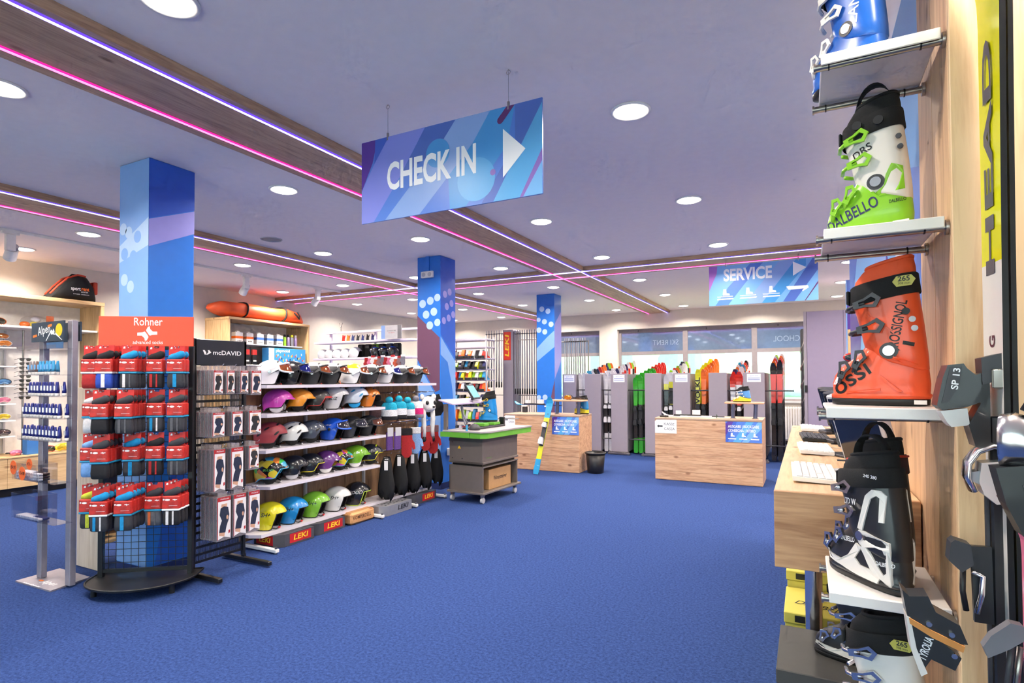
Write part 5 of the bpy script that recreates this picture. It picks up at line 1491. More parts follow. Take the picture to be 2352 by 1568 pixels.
# ------------------------------------------------------------------ pole racks
pole_g = mat('pole_grey', (150, 142, 150), .35, .3)
def pole_rack(x0, x1, y, ztop, zgrip, n, label, skew=0.0):
    for i in range(n):
        x = x0 + (x1 - x0) * i / max(1, n - 1)
        t = thing('ski_pole', 'ski pole hanging tip up, %s from the left %s' % (ORD[i], label), 'ski pole', (x, y + .05 * (i % 2), 0), 0, 'rental poles ' + label)
        q = MB(); q.cyl((0, 0, zgrip), (skew, 0, ztop), .014, .010, n=7); q.build('shaft', [ck['silver'], mgrey, pole_g, ck['white']][i % 4], t)
        q = MB(); q.cyl((0, 0, zgrip - .12), (0, 0, zgrip), .017, .014, n=8); q.build('grip', black, t)
        q = MB(); q.lathe([(.012, 0), (.035, .012), (.012, .02)], 10, c=(skew, 0, ztop - .09), caps=False); q.build('basket', dgrey, t)
        q = MB(); q.tube([(0, -.01, zgrip - .02), (.02, -.03, zgrip - .10), (0, -.01, zgrip - .13)], .006, 5); q.build('wrist_strap', black, t)
lc = thing('pole_column', 'tall grey column with vertical LEKI sign between the ski poles', 'pole stand', (-5.95, 11.3, 0))
MB().rbox(-.16, .10, 0, .30, .03, 2.63, .005).build('column', rack_m, lc)
MB().rbox(.1005, .165, .02, .28, .03, 2.60, .004).build('side_fin', rack_d, lc)
q = MB(); q.rbox(-.135, .045, -.008, -.0005, 1.94, 2.58, .002); q.build('sign_board', mat('leki_sign_red', (214, 54, 40), .45, var=0), lc)
text('LEKI', .10, yel_l, lc, FM((-.045, -.008, 2.26), (0, 0, 1), (-1, 0, 0)), bold=.02, wmax=.50, shear=.12)
for z in (2.40, 1.15, .60):
    q = MB(); q.cyl((-.55, .15, z), (-.165, .15, z), .012, n=8); q.build('rail', steel, lc)
    q = MB(); q.cyl((.17, .15, z), (.72, .15, z), .012, n=8); q.build('rail', steel, lc)
for i in range(9):
    q = MB(); q.cyl((.20 + .058 * i, .15, .61), (.20 + .058 * i, .15, 1.14), .008, n=6); q.build('rack_bar', steel, lc)
pole_rack(-6.50, -6.13, 11.22, 2.62, 1.45, 12, 'left of the LEKI column', .01)
pole_rack(-5.75, -5.22, 11.22, 2.60, 1.30, 19, 'right of the LEKI column')
pole_rack(-5.0, -4.50, 12.3, 2.46, 1.25, 19, 'in front of the small window')
t = thing('pole_rail', 'steel pole rail in front of the small window', 'rail', (-4.75, 12.3, 0))
q = MB(); q.cyl((-.4, .03, 2.38), (.32, .03, 2.38), .012, n=8); q.build('rail', steel, t)
for dx in (-.4, .32):
    q = MB(); q.cyl((dx, .03, 0), (dx, .03, 2.40), .015, n=8); q.build('post', steel, t)

# ------------------------------------------------------------------ ski accessory shelves left of the poles
bs = thing('touring_shelf', 'grey metal shelving with bindings and colourful gear behind the machine', 'shelf', (0, 0, 0))
for x in (-6.95, -5.98):
    for y in (10.32, 10.66): MB().box(x - .015, x + .015, y - .015, y + .015, 0, 2.42).build('upright', lgrey, bs)
SHZ = [.30, .62, .94, 1.26, 1.50, 1.73, 1.96, 2.20, 2.36]
for z in SHZ: MB().rbox(-6.96, -5.96, 10.30, 10.68, z - .025, z, .003).build('shelf', mat('shelf_lilac', (176, 168, 186), .45), bs)
gear_c = [ck['orange'], ck['lime'], ck['black'], ck['red'], ck['yellow'], ck['navy'], ck['white'], ck['cyan'], bind_k]
gname = ['orange', 'lime green', 'black', 'red', 'yellow', 'navy', 'white', 'light blue', 'charcoal']
for si, z in enumerate(SHZ[:7]):
    hgt = SHZ[si + 1] - z - .05
    n_ = 11
    for i in range(n_):
        ci_ = (i * 5 + si * 7 + (i * i) % 3) % 9
        x = -6.90 + .88 * i / (n_ - 1)
        t = thing('ski_binding', '%s ski binding, %s from the left on the %s gear shelf up' % (gname[ci_], ORD[i], ORD[si]), 'binding', (x, 10.36 + .03 * (i % 2), z + .0005), radians(rnd.uniform(-12, 12)), 'bindings on the gear shelves')
        hh = min(hgt, .26) * rnd.uniform(.75, 1)
        q = MB(); q.prism([(-.10, 0), (.12, 0), (.12, .03), (.04, .045), (.02, hh), (-.05, hh * .95), (-.09, hh * .45)], -.035, .035, 'yz'); q.build('housing', gear_c[ci_], t)
        q = MB(); q.rbox(-.038, .038, -.13, -.10, 0, .05, .006); q.build('toe_lug', bind_k, t)
        q = MB(); q.cyl((-.037, .0, hh * .6), (.037, .0, hh * .6), .014, n=8); q.build('axle', chrome, t)
for i in range(9):
    t = thing('spare_pole_shaft', 'thin pale pole shaft lying across the shelf top, %s from the left' % ORD[i], 'pole shaft', (-6.9 + .1 * i, 10.2, 2.372), radians(-6), 'pole shafts on the shelf top')
    q = MB(); q.cyl((0, 0, .008), (0, .42, .008), .008, n=6); q.build('shaft', ck['white'], t)
    q = MB(); q.cyl((0, -.012, .008), (0, 0, .008), .005, .003, n=6); q.build('tip', steel, t)

# ------------------------------------------------------------------ counters
cw = wood('counter_wood', (214, 172, 136), (168, 120, 88), 'X', 1.5)
cw_top = wood('counter_top_wood', (186, 156, 134), (156, 126, 104), 'X', 1.0)
def counter(x0, x1, y0, y1, label):
    t = thing('counter', label, 'counter', (0, 0, 0))
    n_ = 7
    for i in range(n_):
        z0 = .006 + (.89) * i / n_
        MB().rbox(x0, x1, y0, y0 + .022, z0, z0 + .89 / n_ - .0025, .0015).build('front_plank', cw, t)
    MB().box(x0, x0 + .022, y0 + .0225, y1, .006, .896).build('side_board', cw, t)
    MB().box(x1 - .022, x1, y0 + .0225, y1, .006, .896).build('side_board', cw, t)
    MB().rbox(x0 - .002, x1 + .002, y0 - .002, y1 + .002, .8965, .922, .002).build('worktop', cw_top, t)
    MB().box(x0 + .03, x1 - .03, y1 - .2, y1 - .18, .02, .88).build('back_board', cw, t)
    return t
def service_plate(x0, x1, z0, z1_, y, lab):
    t = thing('service_plate', lab, 'sign', (0, y, 0))
    MB().box(x0, x1, -.004, -.0005, z0, z1_).build('plate', sg['blue'], t)
    F = FM((0, -.004, 0), (1, 0, 0), (0, 0, 1)); w = x1 - x0; h = z1_ - z0
    k = lambda a, b_: (x0 + a * w, z0 + b_ * h)
    decal([k(.0, .0), k(.0, .28), k(.30, .999), k(.07, .999), k(.0, .9)], sg['purple'], t, F, lift=.0004)
    decal([k(.0, .28), k(.0, .0), k(.06, .0), k(.2, .45), k(.32, .999), k(.22, .999)], sg['royal'], t, F, lift=.0005)
    decal([k(.45, .0), k(.62, .0), k(.999, .7), k(.999, .999), k(.9, .999)], sg['sky'], t, F, lift=.0004)
    decal([k(.2, .0), k(.42, .0), k(.78, .999), k(.58, .999)], sg['cyan'], t, F, lift=.0004)
    text('AUSGABE | R\u00dcCKGABE', h * .13, wprint, t, FM((x0 + .5 * w, -.004, z0 + .76 * h), (1, 0, 0), (0, 0, 1)), bold=.02, wmax=w * .86, depth=.001)
    text('CONSEGNA | RITIRO', h * .13, wprint, t, FM((x0 + .45 * w, -.004, z0 + .56 * h), (1, 0, 0), (0, 0, 1)), bold=.02, wmax=w * .76, depth=.001)
    for a in (.18, .49, .81):
        decal(boot_icon(x0 + a * w, z0 + .30 * h, .045), wprint, t, F, 'boot_pictogram', lift=.001)
        decal([k(a - .11, .14), k(a + .11, .14), k(a + .12, .19), k(a - .11, .19)], wprint, t, F, 'caption_bar', lift=.001)
def cash_plate(x0, x1, z0, z1_, y, lab):
    t = thing('cash_desk_sign', lab, 'sign', (0, y, 0)); w = x1 - x0; h = z1_ - z0
    MB().prism([(x0, z0), (x1, z0), (x1, z1_), (x0 + .025, z1_), (x0, z1_ - .025)], -.004, -.0005, 'xz').build('plate', wprint, t)
    text('KASSE', h * .19, kprint, t, FM((x0 + .66 * w, -.004, z0 + .68 * h), (1, 0, 0), (0, 0, 1)), wmax=w * .47)
    text('CASSA', h * .19, kprint, t, FM((x0 + .67 * w, -.004, z0 + .32 * h), (1, 0, 0), (0, 0, 1)), wmax=w * .49)
    decal([(x0 + a * w, z0 + b_ * h) for a, b_ in ((.10, .52), (.18, .64), (.18, .57), (.36, .57), (.36, .47), (.18, .47), (.18, .40))], kprint, t, FM((0, -.004, 0), (1, 0, 0), (0, 0, 1)), 'arrow')
counter(-4.58, -3.222, 8.50, 9.10, 'light wooden counter on the left beside the bin')
counter(-2.024, -.545, 8.54, 9.24, 'light wooden counter on the right with the cash desk sign')
service_plate(-3.687, -3.225, .607, .893, 8.50, 'blue AUSGABE plate on the left counter')
service_plate(-1.023, -.550, .604, .893, 8.54, 'blue AUSGABE plate on the right counter')
cash_plate(-4.575, -4.367, .735, .893, 8.50, 'white KASSE sign on the left counter behind the machine')
cash_plate(-2.022, -1.705, .692, .893, 8.54, 'white KASSE sign on the right counter')

blue_b = mat('boot_blue', (26, 130, 190), .35, coat=.3); yel_b = mat('boot_yellow', (222, 206, 40), .35, coat=.3)
tubeb = mat('bluish_steel', (104, 108, 136), .28, .7)
def boot_bench(x0, x1, y, lab):
    t = thing('boot_bench', lab, 'bench', (0, y, .9225))
    MB().rbox(x0, x1, -.10, .14, .215, .24, .004).build('plank', cw, t)
    for x in (x0 + .10, x1 - .12):
        q = MB(); q.cyl((x, .02, .008), (x + .01, .02, .2145), .028, .028, n=14); q.build('leg', tubeb, t)
        q = MB(); q.cyl((x, .02, .0), (x, .02, .008), .045, n=14); q.build('leg_plate', steel, t)
        q = MB(); q.cyl((x + .01, .02, .205), (x + .01, .02, .2148), .04, n=12); q.build('top_flange', steel, t)
boot_bench(-3.80, -3.20, 8.72, 'small wooden boot bench standing on the left counter')
boot_bench(-1.05, -.53, 8.76, 'small wooden boot bench standing on the right counter')
ski_boot('yellow and blue boot on the left counter beneath the bench', (-3.20, 8.90, .9235), radians(172), yel_b, blue_b, fabric_k, sc=(.88, 1, .75), simple=True, buck=mat('boot_yellow2', (190, 180, 40), .4))
ski_boot('yellow, white and blue boot on top of the right bench', (-.70, 8.78, 1.163), radians(178), yel_b, mat('boot_sky', (90, 150, 210), .35), fabric_k, sc=(.82, 1, .55), simple=True, buck=white)
t = thing('orange_goggles', 'orange ski goggles lying on the left bench', 'goggles', (-3.48, 8.73, 1.163))
q = MB(); q.rings([[(.07 * cos(a) * k, -.03 * k + .03 * abs(cos(a)) * -1, .04 + .036 * sin(a) * k) for a in [2 * pi * i / 18 for i in range(18)]] for k in (1.0, .9, .6)]); q.build('lens', mat('goggle_amber', (240, 160, 40), .08, .4, coat=1), t)
q = MB(); q.tube([(.072 * cos(2 * pi * i / 18), -.02, .042 + .04 * sin(2 * pi * i / 18)) for i in range(18)], .008, 6, closed=True); q.build('frame', dgrey, t)
q = MB(); q.tube([(.07, -.01, .04), (.10, .03, .03), (.05, .07, .02), (-.05, .07, .02), (-.09, .03, .03), (-.07, -.01, .04)], .010, 6); q.build('strap', black, t)
t = thing('grey_goggles', 'grey goggles lying behind the orange ones on the left bench', 'goggles', (-3.32, 8.78, 1.163))
q = MB(); q.rings([[(.06 * cos(a) * k, -.03 * k, .035 + .03 * sin(a) * k) for a in [2 * pi * i / 16 for i in range(16)]] for k in (1.0, .9, .6)]); q.build('lens', smoke_v, t)
q = MB(); q.tube([(.06, -.02, .03), (.09, .02, .02), (0, .05, .012), (-.09, .02, .02), (-.06, -.02, .03)], .008, 6); q.build('strap', black, t)
# skis lying on the counters
def lying_ski(x, y, z, ang, ms, bands, label, ln, bd):
    ski(label, [ck[c] for c in ms], ln, label, (x, y, z), 0, bd, bands=bands, rot=(radians(-90), 0, ang))
lying_ski(-3.72, 8.98, 1.06, radians(84), ('navy', 'cyan'), ((0, 0), (.8, 1)), 'blue ski with white bindings lying across supports on the left counter', .95, BW)
for x in (-4.42, -3.98):
    t = thing('ski_support', '%s clamp block holding the blue ski on the left counter' % ('left' if x < -4.2 else 'right'), 'clamp', (x, 9.0, .9225))
    MB().rbox(-.03, .03, -.04, .04, 0, .10, .004).build('block', dgrey, t)
    MB().rbox(-.045, .045, -.06, .06, .1005, .122, .004).build('pad', white, t)
lying_ski(-1.08, 8.92, .9375, radians(90), ('white', 'black'), ((0, 1), (.2, 0), (.7, 1), (.8, 0)), 'white ski with white bindings lying on the right counter', .92, BW)
t = thing('counter_ski_pole', 'black and white ski pole lying on the right counter', 'ski pole', (-1.98, 8.68, .934))
q = MB(); q.cyl((.13, 0, .0), (1.0, 0, .0), .009, .006, n=8); q.build('shaft', white, t)
q = MB(); q.cyl((0, 0, .003), (.13, 0, .003), .014, n=8); q.build('grip', black, t)
q = MB(); q.cyl((.82, 0, .018), (.825, 0, .018), .03, n=12); q.build('basket', mat('dark_green_plastic', (30, 70, 50), .5), t)
# ski leaning at the left counter
lean = math.atan2(.40, 1.16)
sk_ = ski('racetiger', [ck['cyan'], ck['yellow']], 1.26, 'yellow and blue ski leaning against the left counter', (-3.80, 8.09, .012), 0, BW, bands=((0, 0), (.20, 1), (.73, 0)), w=(.115, .075, .105), rot=(-lean, radians(4.5), 0))
text('RACETIGER', .035, mat('ski_navy_print', (40, 60, 70), .4), sk_, FM((.01, -.001, .86), (0, 0, 1), (-1, 0, 0)), bold=.012, wmax=.28)
text('SL', .04, ck['yellow'], sk_, FM((-.012, -.001, .20), (1, 0, 0), (0, 0, 1)), bold=.02, shear=.3)
text('11', .04, wprint, sk_, FM((.015, -.001, .15), (1, 0, 0), (0, 0, 1)), bold=.02)
text('XX', .04, ck['yellow'], sk_, FM((0, -.006, 1.185), (1, 0, 0), (0, 0, 1)), bold=.02, wmax=.05)
# waste bin
t = thing('waste_bin', 'black plastic waste bin beside the left counter', 'bin', (-3.02, 8.70, 0))
q = MB(); q.lathe([(.125, .002), (.128, .006), (.155, .318), (.150, .318), (.122, .01), (.001, .01)], 32, caps=False); q.build('bucket', blackm, t)
q = MB(); q.lathe([(.155, .305), (.172, .31), (.174, .325), (.160, .33), (.152, .325)], 32, caps=False); q.build('rim', blackm, t)

# ------------------------------------------------------------------ ski binding test machine
mg = mat('machine_grey', (122, 112, 106), .42, .25, var=.04)
mg2 = mat('machine_grey_dark', (92, 86, 84), .45, .2)
lime_m = mat('machine_green', (104, 176, 60), .35)
mc = thing('ski_test_machine', 'grey wheeled ski adjustment machine with green table edge', 'machine', (-3.70, 6.33, 0), radians(-3))
HX, HY = .25, .42
MB().rbox(-HX - .02, HX + .03, -HY - .03, HY + .05, .11, .135, .004).build('base_plate', mg, mc)
MB().box(-HX, -HX + .02, -HY, HY, .1355, .43).build('cabinet_panel', mg, mc)
MB().box(-HX, HX, -HY, -HY + .02, .1355, .43).build('cabinet_panel', mg, mc)
MB().box(-HX, HX, HY - .02, HY, .1355, .43).build('cabinet_panel', mg, mc)
MB().box(-HX, HX + .01, -HY, HY, .4305, .445).build('cabinet_top', mg, mc)
MB().box(-HX + .03, HX - .03, -HY + .03, HY - .03, .4455, .47).build('turntable', black, mc)
MB().rbox(-HX, HX, -HY, HY, .4705, .79, .006).build('body', mg, mc)
MB().rbox(-HX - .01, HX + .012, -HY + .0, HY + .005, .475, .50, .003).build('lower_band', mg, mc)
MB().box(-HX - .002, HX + .002, -HY - .004, HY + .002, .74, .775).build('dark_band', mg2, mc)
q = MB(); q.prism([(HX + .03, -HY - .10), (HX + .10, -HY - .02), (HX + .12, HY + .16), (-HX + .1, HY + .16), (-HX + .1, -HY - .10)], .795, .862, 'xy'); q.build('green_table_edge', lime_m, mc)
q = MB(); q.prism([(HX + .04, -HY - .11), (HX + .11, -HY - .03), (HX + .13, HY + .17), (-HX - .02, HY + .17), (-HX - .02, -HY - .11)], .8625, .88, 'xy'); q.build('worktop', mat('machine_top', (166, 158, 160), .45), mc)
MB().box(-HX - .05, HX - .12, -HY - .115, -HY - .1, .80, .86).build('green_front_strip', lime_m, mc)
for x, y in ((-HX, -HY), (HX, -HY), (-HX, HY), (HX, HY)):
    cst = MB(); cst.cyl((x * .9 - .015, y * .92, .035), (x * .9 + .015, y * .92, .035), .035, n=16); cst.build('caster_wheel', lgrey, mc)
    MB().rbox(x * .9 - .022, x * .9 + .022, y * .92 - .02, y * .92 + .02, .072, .1095, .004).build('caster_fork', steel, mc)
for z in (.53, .73):
    for x in (-.2, -.05):
        q = MB(); q.cyl((x, -HY - .003, z), (x, -HY - .0005, z), .007, n=8); q.build('screw', chrome, mc)
q = MB(); q.prism([(-.12, .65), (-.07, .65), (-.095, .69)], -HY - .0025, -HY - .001, 'xz'); q.build('warning_triangle', mat('warning_yellow', (240, 190, 30), .5), mc)
text('Wintersteiger', .018, lime_m, mc, FM((HX + .0005, -.28, .545), (0, 1, 0), (0, 0, 1)), wmax=.12)
# arch with screen
MB().rbox(-HX - .03, -HX + .02, -HY - .08, -HY - .04, .8805, 1.20, .004).build('arch_post', mg, mc)
MB().rbox(-HX - .03, -HX + .02, HY - .02, HY + .02, .8805, 1.20, .004).build('arch_post', mg, mc)
q = MB(); q.prism([(-HX - .09, 1.255), (-HX - .09, 1.24), (-HX + .13, 1.19), (-HX + .13, 1.205)], -HY - .10, HY + .03, 'xz'); q.build('arch_board', mat('arch_lilac', (186, 170, 200), .4), mc)
q = MB(); q.tube([(-HX, .08, 1.235), (-HX + .02, .06, 1.28), (-HX + .04, .05, 1.33)], .014, 8); q.build('screen_arm', black, mc)
q = MB(); q.T = Matrix.Translation((-HX + .05, .03, 1.34)) @ Matrix.Rotation(radians(18), 4, 'Z') @ Matrix.Rotation(radians(-32), 4, 'Y'); q.rbox(-.012, .012, -.17, .17, -.11, .11, .004); q.build('tablet', black, mc)
q = MB(); q.T = Matrix.Translation((-HX + .05, .03, 1.34)) @ Matrix.Rotation(radians(18), 4, 'Z') @ Matrix.Rotation(radians(-32), 4, 'Y'); q.box(.0122, .013, -.15, .15, -.09, .09); q.build('tablet_screen', mat('screen_glow', (110, 170, 190), .2, emit=(.16, .45, .55), estr=.6), mc)
# fixtures on the table
MB().rbox(-.12, .10, -.32, .36, .8805, .905, .003).build('slide_rail', dgrey, mc)
MB().rbox(-.10, .06, -.10, .02, .9055, .945, .004).build('green_carriage', lime_m, mc)
MB().rbox(-.10, .06, .14, .30, .9055, .94, .004).build('green_carriage', lime_m, mc)
q = MB(); q.lathe([(.001, 0), (.07, 0), (.07, .03), (.05, .06), (.02, .075), (.001, .078)], 20, c=(.08, -.34, .8805), caps=False); q.build('adjust_dome', dgrey, mc)
q = MB(); q.cyl((.06, -HY - .06, .80), (.06, -HY - .06, .95), .014, n=10); q.build('blue_handle', ck['cyan'], mc)
q = MB(); q.cyl((-.24, -HY - .06, .80), (-.24, -HY - .06, .92), .012, n=10); q.build('blue_handle', ck['navy'], mc)
MB().rbox(.02, .09, .33, .37, .8805, 1.0, .003).build('clamp_tower', black, mc)
q = MB(); q.cyl((.0, .36, .98), (.30, .38, .98), .007, n=8); q.build('clamp_rod', steel, mc)
MB().box(.24, .34, .20, .45, .8802, .8812).build('paper_sheet', white, mc)
q = MB(); q.tube([(-.2, -.22, 1.18), (-.17, -.22, 1.05), (-.13, -.20, .95), (-.18, -.16, .92), (-.24, -.14, 1.02), (-.22, -.2, 1.15)], .012, 8); q.build('hanging_cable', mat('cable_grey', (140, 140, 150), .5), mc)
ski_boot('blue test boot clamped on the ski adjustment machine', (-3.62, 6.54, .946), radians(196), mat('boot_blue2', (20, 128, 200), .3), mat('boot_blue2', (20, 128, 200), .3), fabric_k, sc=(.85, .9, 1.0), buck=mat('buckle_gold', (190, 160, 60), .35, .4), simple=True)
t = thing('cardboard_box', 'brown cardboard box on the lower shelf of the machine', 'box', (-3.53, 6.38, .1365), radians(-3))
MB().rbox(-.20, .05, -.29, .24, 0, .245, .004).build('carton', mat('cardboard', (178, 136, 92), .8, var=.06), t)
text('Wintersteiger', .05, mat('carton_print', (60, 42, 30), .7), t, FM((.0502, -.03, .13), (0, 1, 0), (0, 0, 1)), bold=.02, wmax=.32, shear=.2)
MB().box(-.20, .05, -.005, .005, .2452, .2462).build('tape', mat('tape_brown', (200, 166, 120), .3), t)
t = thing('pillar_socket', 'small white socket box low on the dotted blue pillar', 'power socket', (-4.45, 6.62, .50))
MB().rbox(.001, .05, -.05, .05, -.05, .05, .006).build('housing', white, t)
q = MB(); q.tube([(.03, 0, -.05), (.06, .02, -.2), (.04, .0, -.4), (.12, -.05, -.485), (.4, -.1, -.49)], .006, 6); q.build('cable', lgrey, t)

# ------------------------------------------------------------------ sunglasses and goggle wall display (left edge)
dw = wood('display_wood', (226, 190, 140), (192, 150, 104), 'Y', 1.0)
dwz = wood('display_wood_upright', (226, 190, 140), (192, 150, 104), 'Z', 1.0)
wd = thing('goggle_wall_display', 'built-in wooden wall display for goggles and sunglasses', 'display shelf', (0, 0, 0))
MB().rbox(XL + .001, -9.15, 1.2, 4.60, 2.605, 2.655, .003).build('top_board', dw, wd)
MB().rbox(XL + .001, -9.16, 4.555, 4.60, .10, 2.604, .003).build('side_board', dwz, wd)
MB().box(XL + .002, XL + .03, 1.2, 4.555, .52, 2.604).build('back_panel', white, wd)
for i, y0 in enumerate((1.2, 2.35, 3.5)):
    MB().rbox(-9.24, -9.20, y0, min(y0 + 1.148, 4.60), .11, .50, .002).build('plinth_board', dw, wd)
MB().rbox(XL + .002, -9.19, 1.2, 4.60, .501, .52, .002).build('plinth_top', dw, wd)
MB().box(XL + .002, -9.28, 1.2, 4.58, .002, .11).build('kick_board', black, wd)
MB().rbox(XL + .031, -9.22, 1.2, 4.54, 2.215, 2.24, .002).build('shelf', white, wd)
for z in (1.96, 1.71, 1.45, 1.21, .99, .78): MB().rbox(XL + .031, -9.36, 2.6, 3.64, z - .018, z, .002).build('shelf', white, wd)
for y in (3.652, 4.45): MB().box(XL + .031, XL + .055, y - .012, y + .012, .53, 2.2).build('slotted_rail', lgrey, wd)
lt = thing('shelf_light', 'glowing white light tube above the wooden wall display', 'light', (0, 0, 0))
q = MB(); q.rbox(XL + .05, XL + .10, 1.3, 3.9, 2.66, 2.72, .008); q.build('tube', emission('cool_shelf_glow', (1, .97, .93), 5.0), lt)
MB().box(XL + .04, XL + .11, 1.3, 3.9, 2.6555, 2.6595).build('bracket', white, lt)
# sunglasses tower
sgw = thing('sunglasses_tower', 'slim steel column holding ten pairs of sunglasses', 'display column', (-9.42, 3.735, 0))
q = MB(); q.cyl((0, 0, .5205), (0, 0, 2.2), .012, n=8); q.build('rod', steel, sgw)
q = MB(); q.lathe([(.07, .5205), (.07, .53), (.02, .54)], 16, caps=False); q.build('base', steel, sgw)
lens_m = mat('dark_lens', (58, 62, 58), .08, .3, coat=1)
fst = None
for i in range(10):
    z = 1.80 - .057 * i
    lab = 'dark wraparound sunglasses, %s from the top of the steel column' % ORD[i]
    if fst is None:
        t = thing('sunglasses', lab, 'sunglasses', (-9.39, 3.735, z), 0, 'sunglasses on the steel column')
        for sd in (-1, 1):
            q = MB(); q.prism([(sd * .008, .012), (sd * .060, .016), (sd * .066, -.004), (sd * .045, -.022), (sd * .018, -.02)], .028, .033, 'yz'); q.build('lens', lens_m, t)
            q = MB(); q.tube([(.03, sd * .066, .010), (.0, sd * .072, .008), (-.09, sd * .070, -.004)], .003, 5); q.build('temple', black, t)
        q = MB(); q.tube([(.032, -.064, .014), (.036, -.03, .018), (.034, 0, .010), (.036, .03, .018), (.032, .064, .014)], .003, 5); q.build('brow_bar', black, t)
        fst = tree(t)
    else: dup(fst, (-9.39, 3.735, z), radians(rnd.uniform(-3, 3)), lab)
# goggles on the left shelves
def goggles(label, loc, frame_c, lens_c, rz=0.0, s=1.0):
    t = thing('ski_goggles', label, 'goggles', loc, rz, 'goggles on the wall display')
    n_ = 18
    def O(k, x): return [(x, .085 * s * cos(2 * pi * i / n_) * k, .045 * s + .043 * s * sin(2 * pi * i / n_) * k - (.012 * s if abs(cos(2 * pi * i / n_)) < .3 and sin(2 * pi * i / n_) < 0 else 0) * -1) for i in range(n_)]
    q = MB(); q.rings([O(.95, -.02), O(1.0, .0), O(1.0, .018), O(.88, .022)], cap1=False); q.build('frame', frame_c, t)
    q = MB(); q.rings([O(.88, .020), O(.6, .030), O(.05, .034)], cap0=False); q.build('lens', lens_c, t)
    q = MB(); q.tube([(0, .084 * s, .045 * s), (-.06, .08 * s, .04), (-.09, 0, .035), (-.06, -.08 * s, .04), (0, -.084 * s, .045 * s)], .010, 6); q.build('strap', black, t)
gl_o = mat('goggle_orange', (230, 140, 60), .08, .5, coat=1); gl_b = mat('goggle_blue', (90, 140, 190), .08, .5, coat=1); gl_p = mat('goggle_pink', (220, 120, 150), .1, .4, coat=1); gl_y = mat('goggle_yellow', (220, 190, 40), .1, .4, coat=1); gl_d = mat('goggle_dark', (90, 70, 70), .08, .5, coat=1)
for i, (z, m, nm) in enumerate(((1.965, gl_o, 'orange lens'), (1.455, gl_b, 'blue lens'), (1.215, gl_p, 'pink lens'), (.995, gl_y, 'yellow lens'), (.785, gl_d, 'dark lens'))):
    goggles('%s ski goggles, right one on its short white shelf' % nm, (-9.43, 3.53, z), white if i in (0, 2, 3) else black, m, .1)
    goggles('%s ski goggles, left one on its short white shelf' % nm, (-9.43, 3.32, z), white if i in (0, 2, 3) else black, [gl_o, gl_b, gl_d, gl_p, gl_y][i], .1)
goggles('orange lens ski goggles in an open box above the others', (-9.43, 3.50, 2.06), white, gl_o, .1)
goggles('bright orange goggles on the long upper shelf at the left edge', (-9.38, 3.44, 2.2405), ck['orange'], lens_m, .3, 1.2)
t = thing('goggle_bag', 'clear bag of orange and yellow goggles on the upper shelf', 'bag', (-9.40, 3.86, 2.2405))
blob(t, 'clear_bag', (0, 0, .085), (.10, .17, .085), clear)
for dy, m in ((-.12, ck['orange']), (-.02, mat('pale_yellow', (240, 220, 90), .5)), (.08, ck['yellow']), (.0, ck['white'])):
    blob(t, 'goggle_pouch', (.0, dy, .04 if dy else .11), (.05, .06, .04), m)
q = MB(); q.rbox(.05, .06, .10, .19, .05, .17, .003); q.T = None; q.build('swing_tag', ck['orange'], t)
# plinth goods
t = thing('scooter_box', 'blue and white SCOTT goggle carton standing on the plinth', 'box', (-9.33, 3.80, .5205), .15)
MB().rbox(-.05, .05, -.075, .075, 0, .27, .003).build('carton', mat('carton_mid_blue', (60, 120, 190), .5), t)
text('SCOTT', .03, wprint, t, FM((.0502, 0, .20), (0, 1, 0), (0, 0, 1)), bold=.02, wmax=.11)
goggles('yellow sports goggles lying on the display plinth', (-9.30, 4.16, .5205), ck['yellow'], gl_y, .2, 1.3)
goggles('pink goggles lying at the left on the display plinth', (-9.30, 3.62, .5205), ck['pink'], gl_p, .4, .9)
goggles('red and black goggles between the box and yellow goggles', (-9.32, 3.99, .5205), ck['red'], lens_m, .1, 1.1)
# black boot bag on top
bg = thing('boot_bag', 'black and red sport rent boot bag on the wooden display', 'bag', (-9.36, 4.27, 2.656), 0)
q = MB(); rs = []
prof_b = [(-.31, .02, .09), (-.29, .06, .13), (-.20, .18, .15), (-.08, .31, .15), (.04, .37, .15), (.14, .36, .15), (.21, .25, .14), (.25, .10, .12), (.26, .03, .10)]
for y, h, d in prof_b:
    rs.append([(d * math.copysign(abs(cos(a)) ** .6, cos(a)), y, max(0.002, h / 2 + h / 2 * math.copysign(abs(sin(a)) ** .55, sin(a)))) for a in [2 * pi * k / 16 + .01 for k in range(16)]])
q.rings(rs); q.build('bag_body', fabric_k, bg)
red_f = mat('bag_red', (204, 74, 50), .8)
for sd in (.07, -.07):
    q = MB(); q.tube([(sd, y, h + .006) for y, h, d in prof_b[1:6]], .016, 6); q.build('red_piping', red_f, bg)
q = MB(); q.rbox(-.05, .10, .235, .29, .12, .30, .01); q.build('side_pocket', red_f, bg)
q = MB(); q.tube([(0, -.05, .33), (0, .0, .385), (0, .08, .385), (0, .12, .37)], .010, 6); q.build('handle', black, bg)
text('sport', .05, wprint, bg, FM((.1545, -.02, .165), (0, 1, 0), (0, 0, 1)), bold=.015, wmax=.12)
text('rent', .05, ck['orange'], bg, FM((.1545, .10, .17), (0, 1, 0), (0, 0, 1)), bold=.03, wmax=.10)
text('CENTER', .016, wprint, bg, FM((.1545, .09, .125), (0, 1, 0), (0, 0, 1)), wmax=.09)
text('SCHULER - DOBBIACO', .012, wprint, bg, FM((.1545, .05, .09), (0, 1, 0), (0, 0, 1)), wmax=.20)
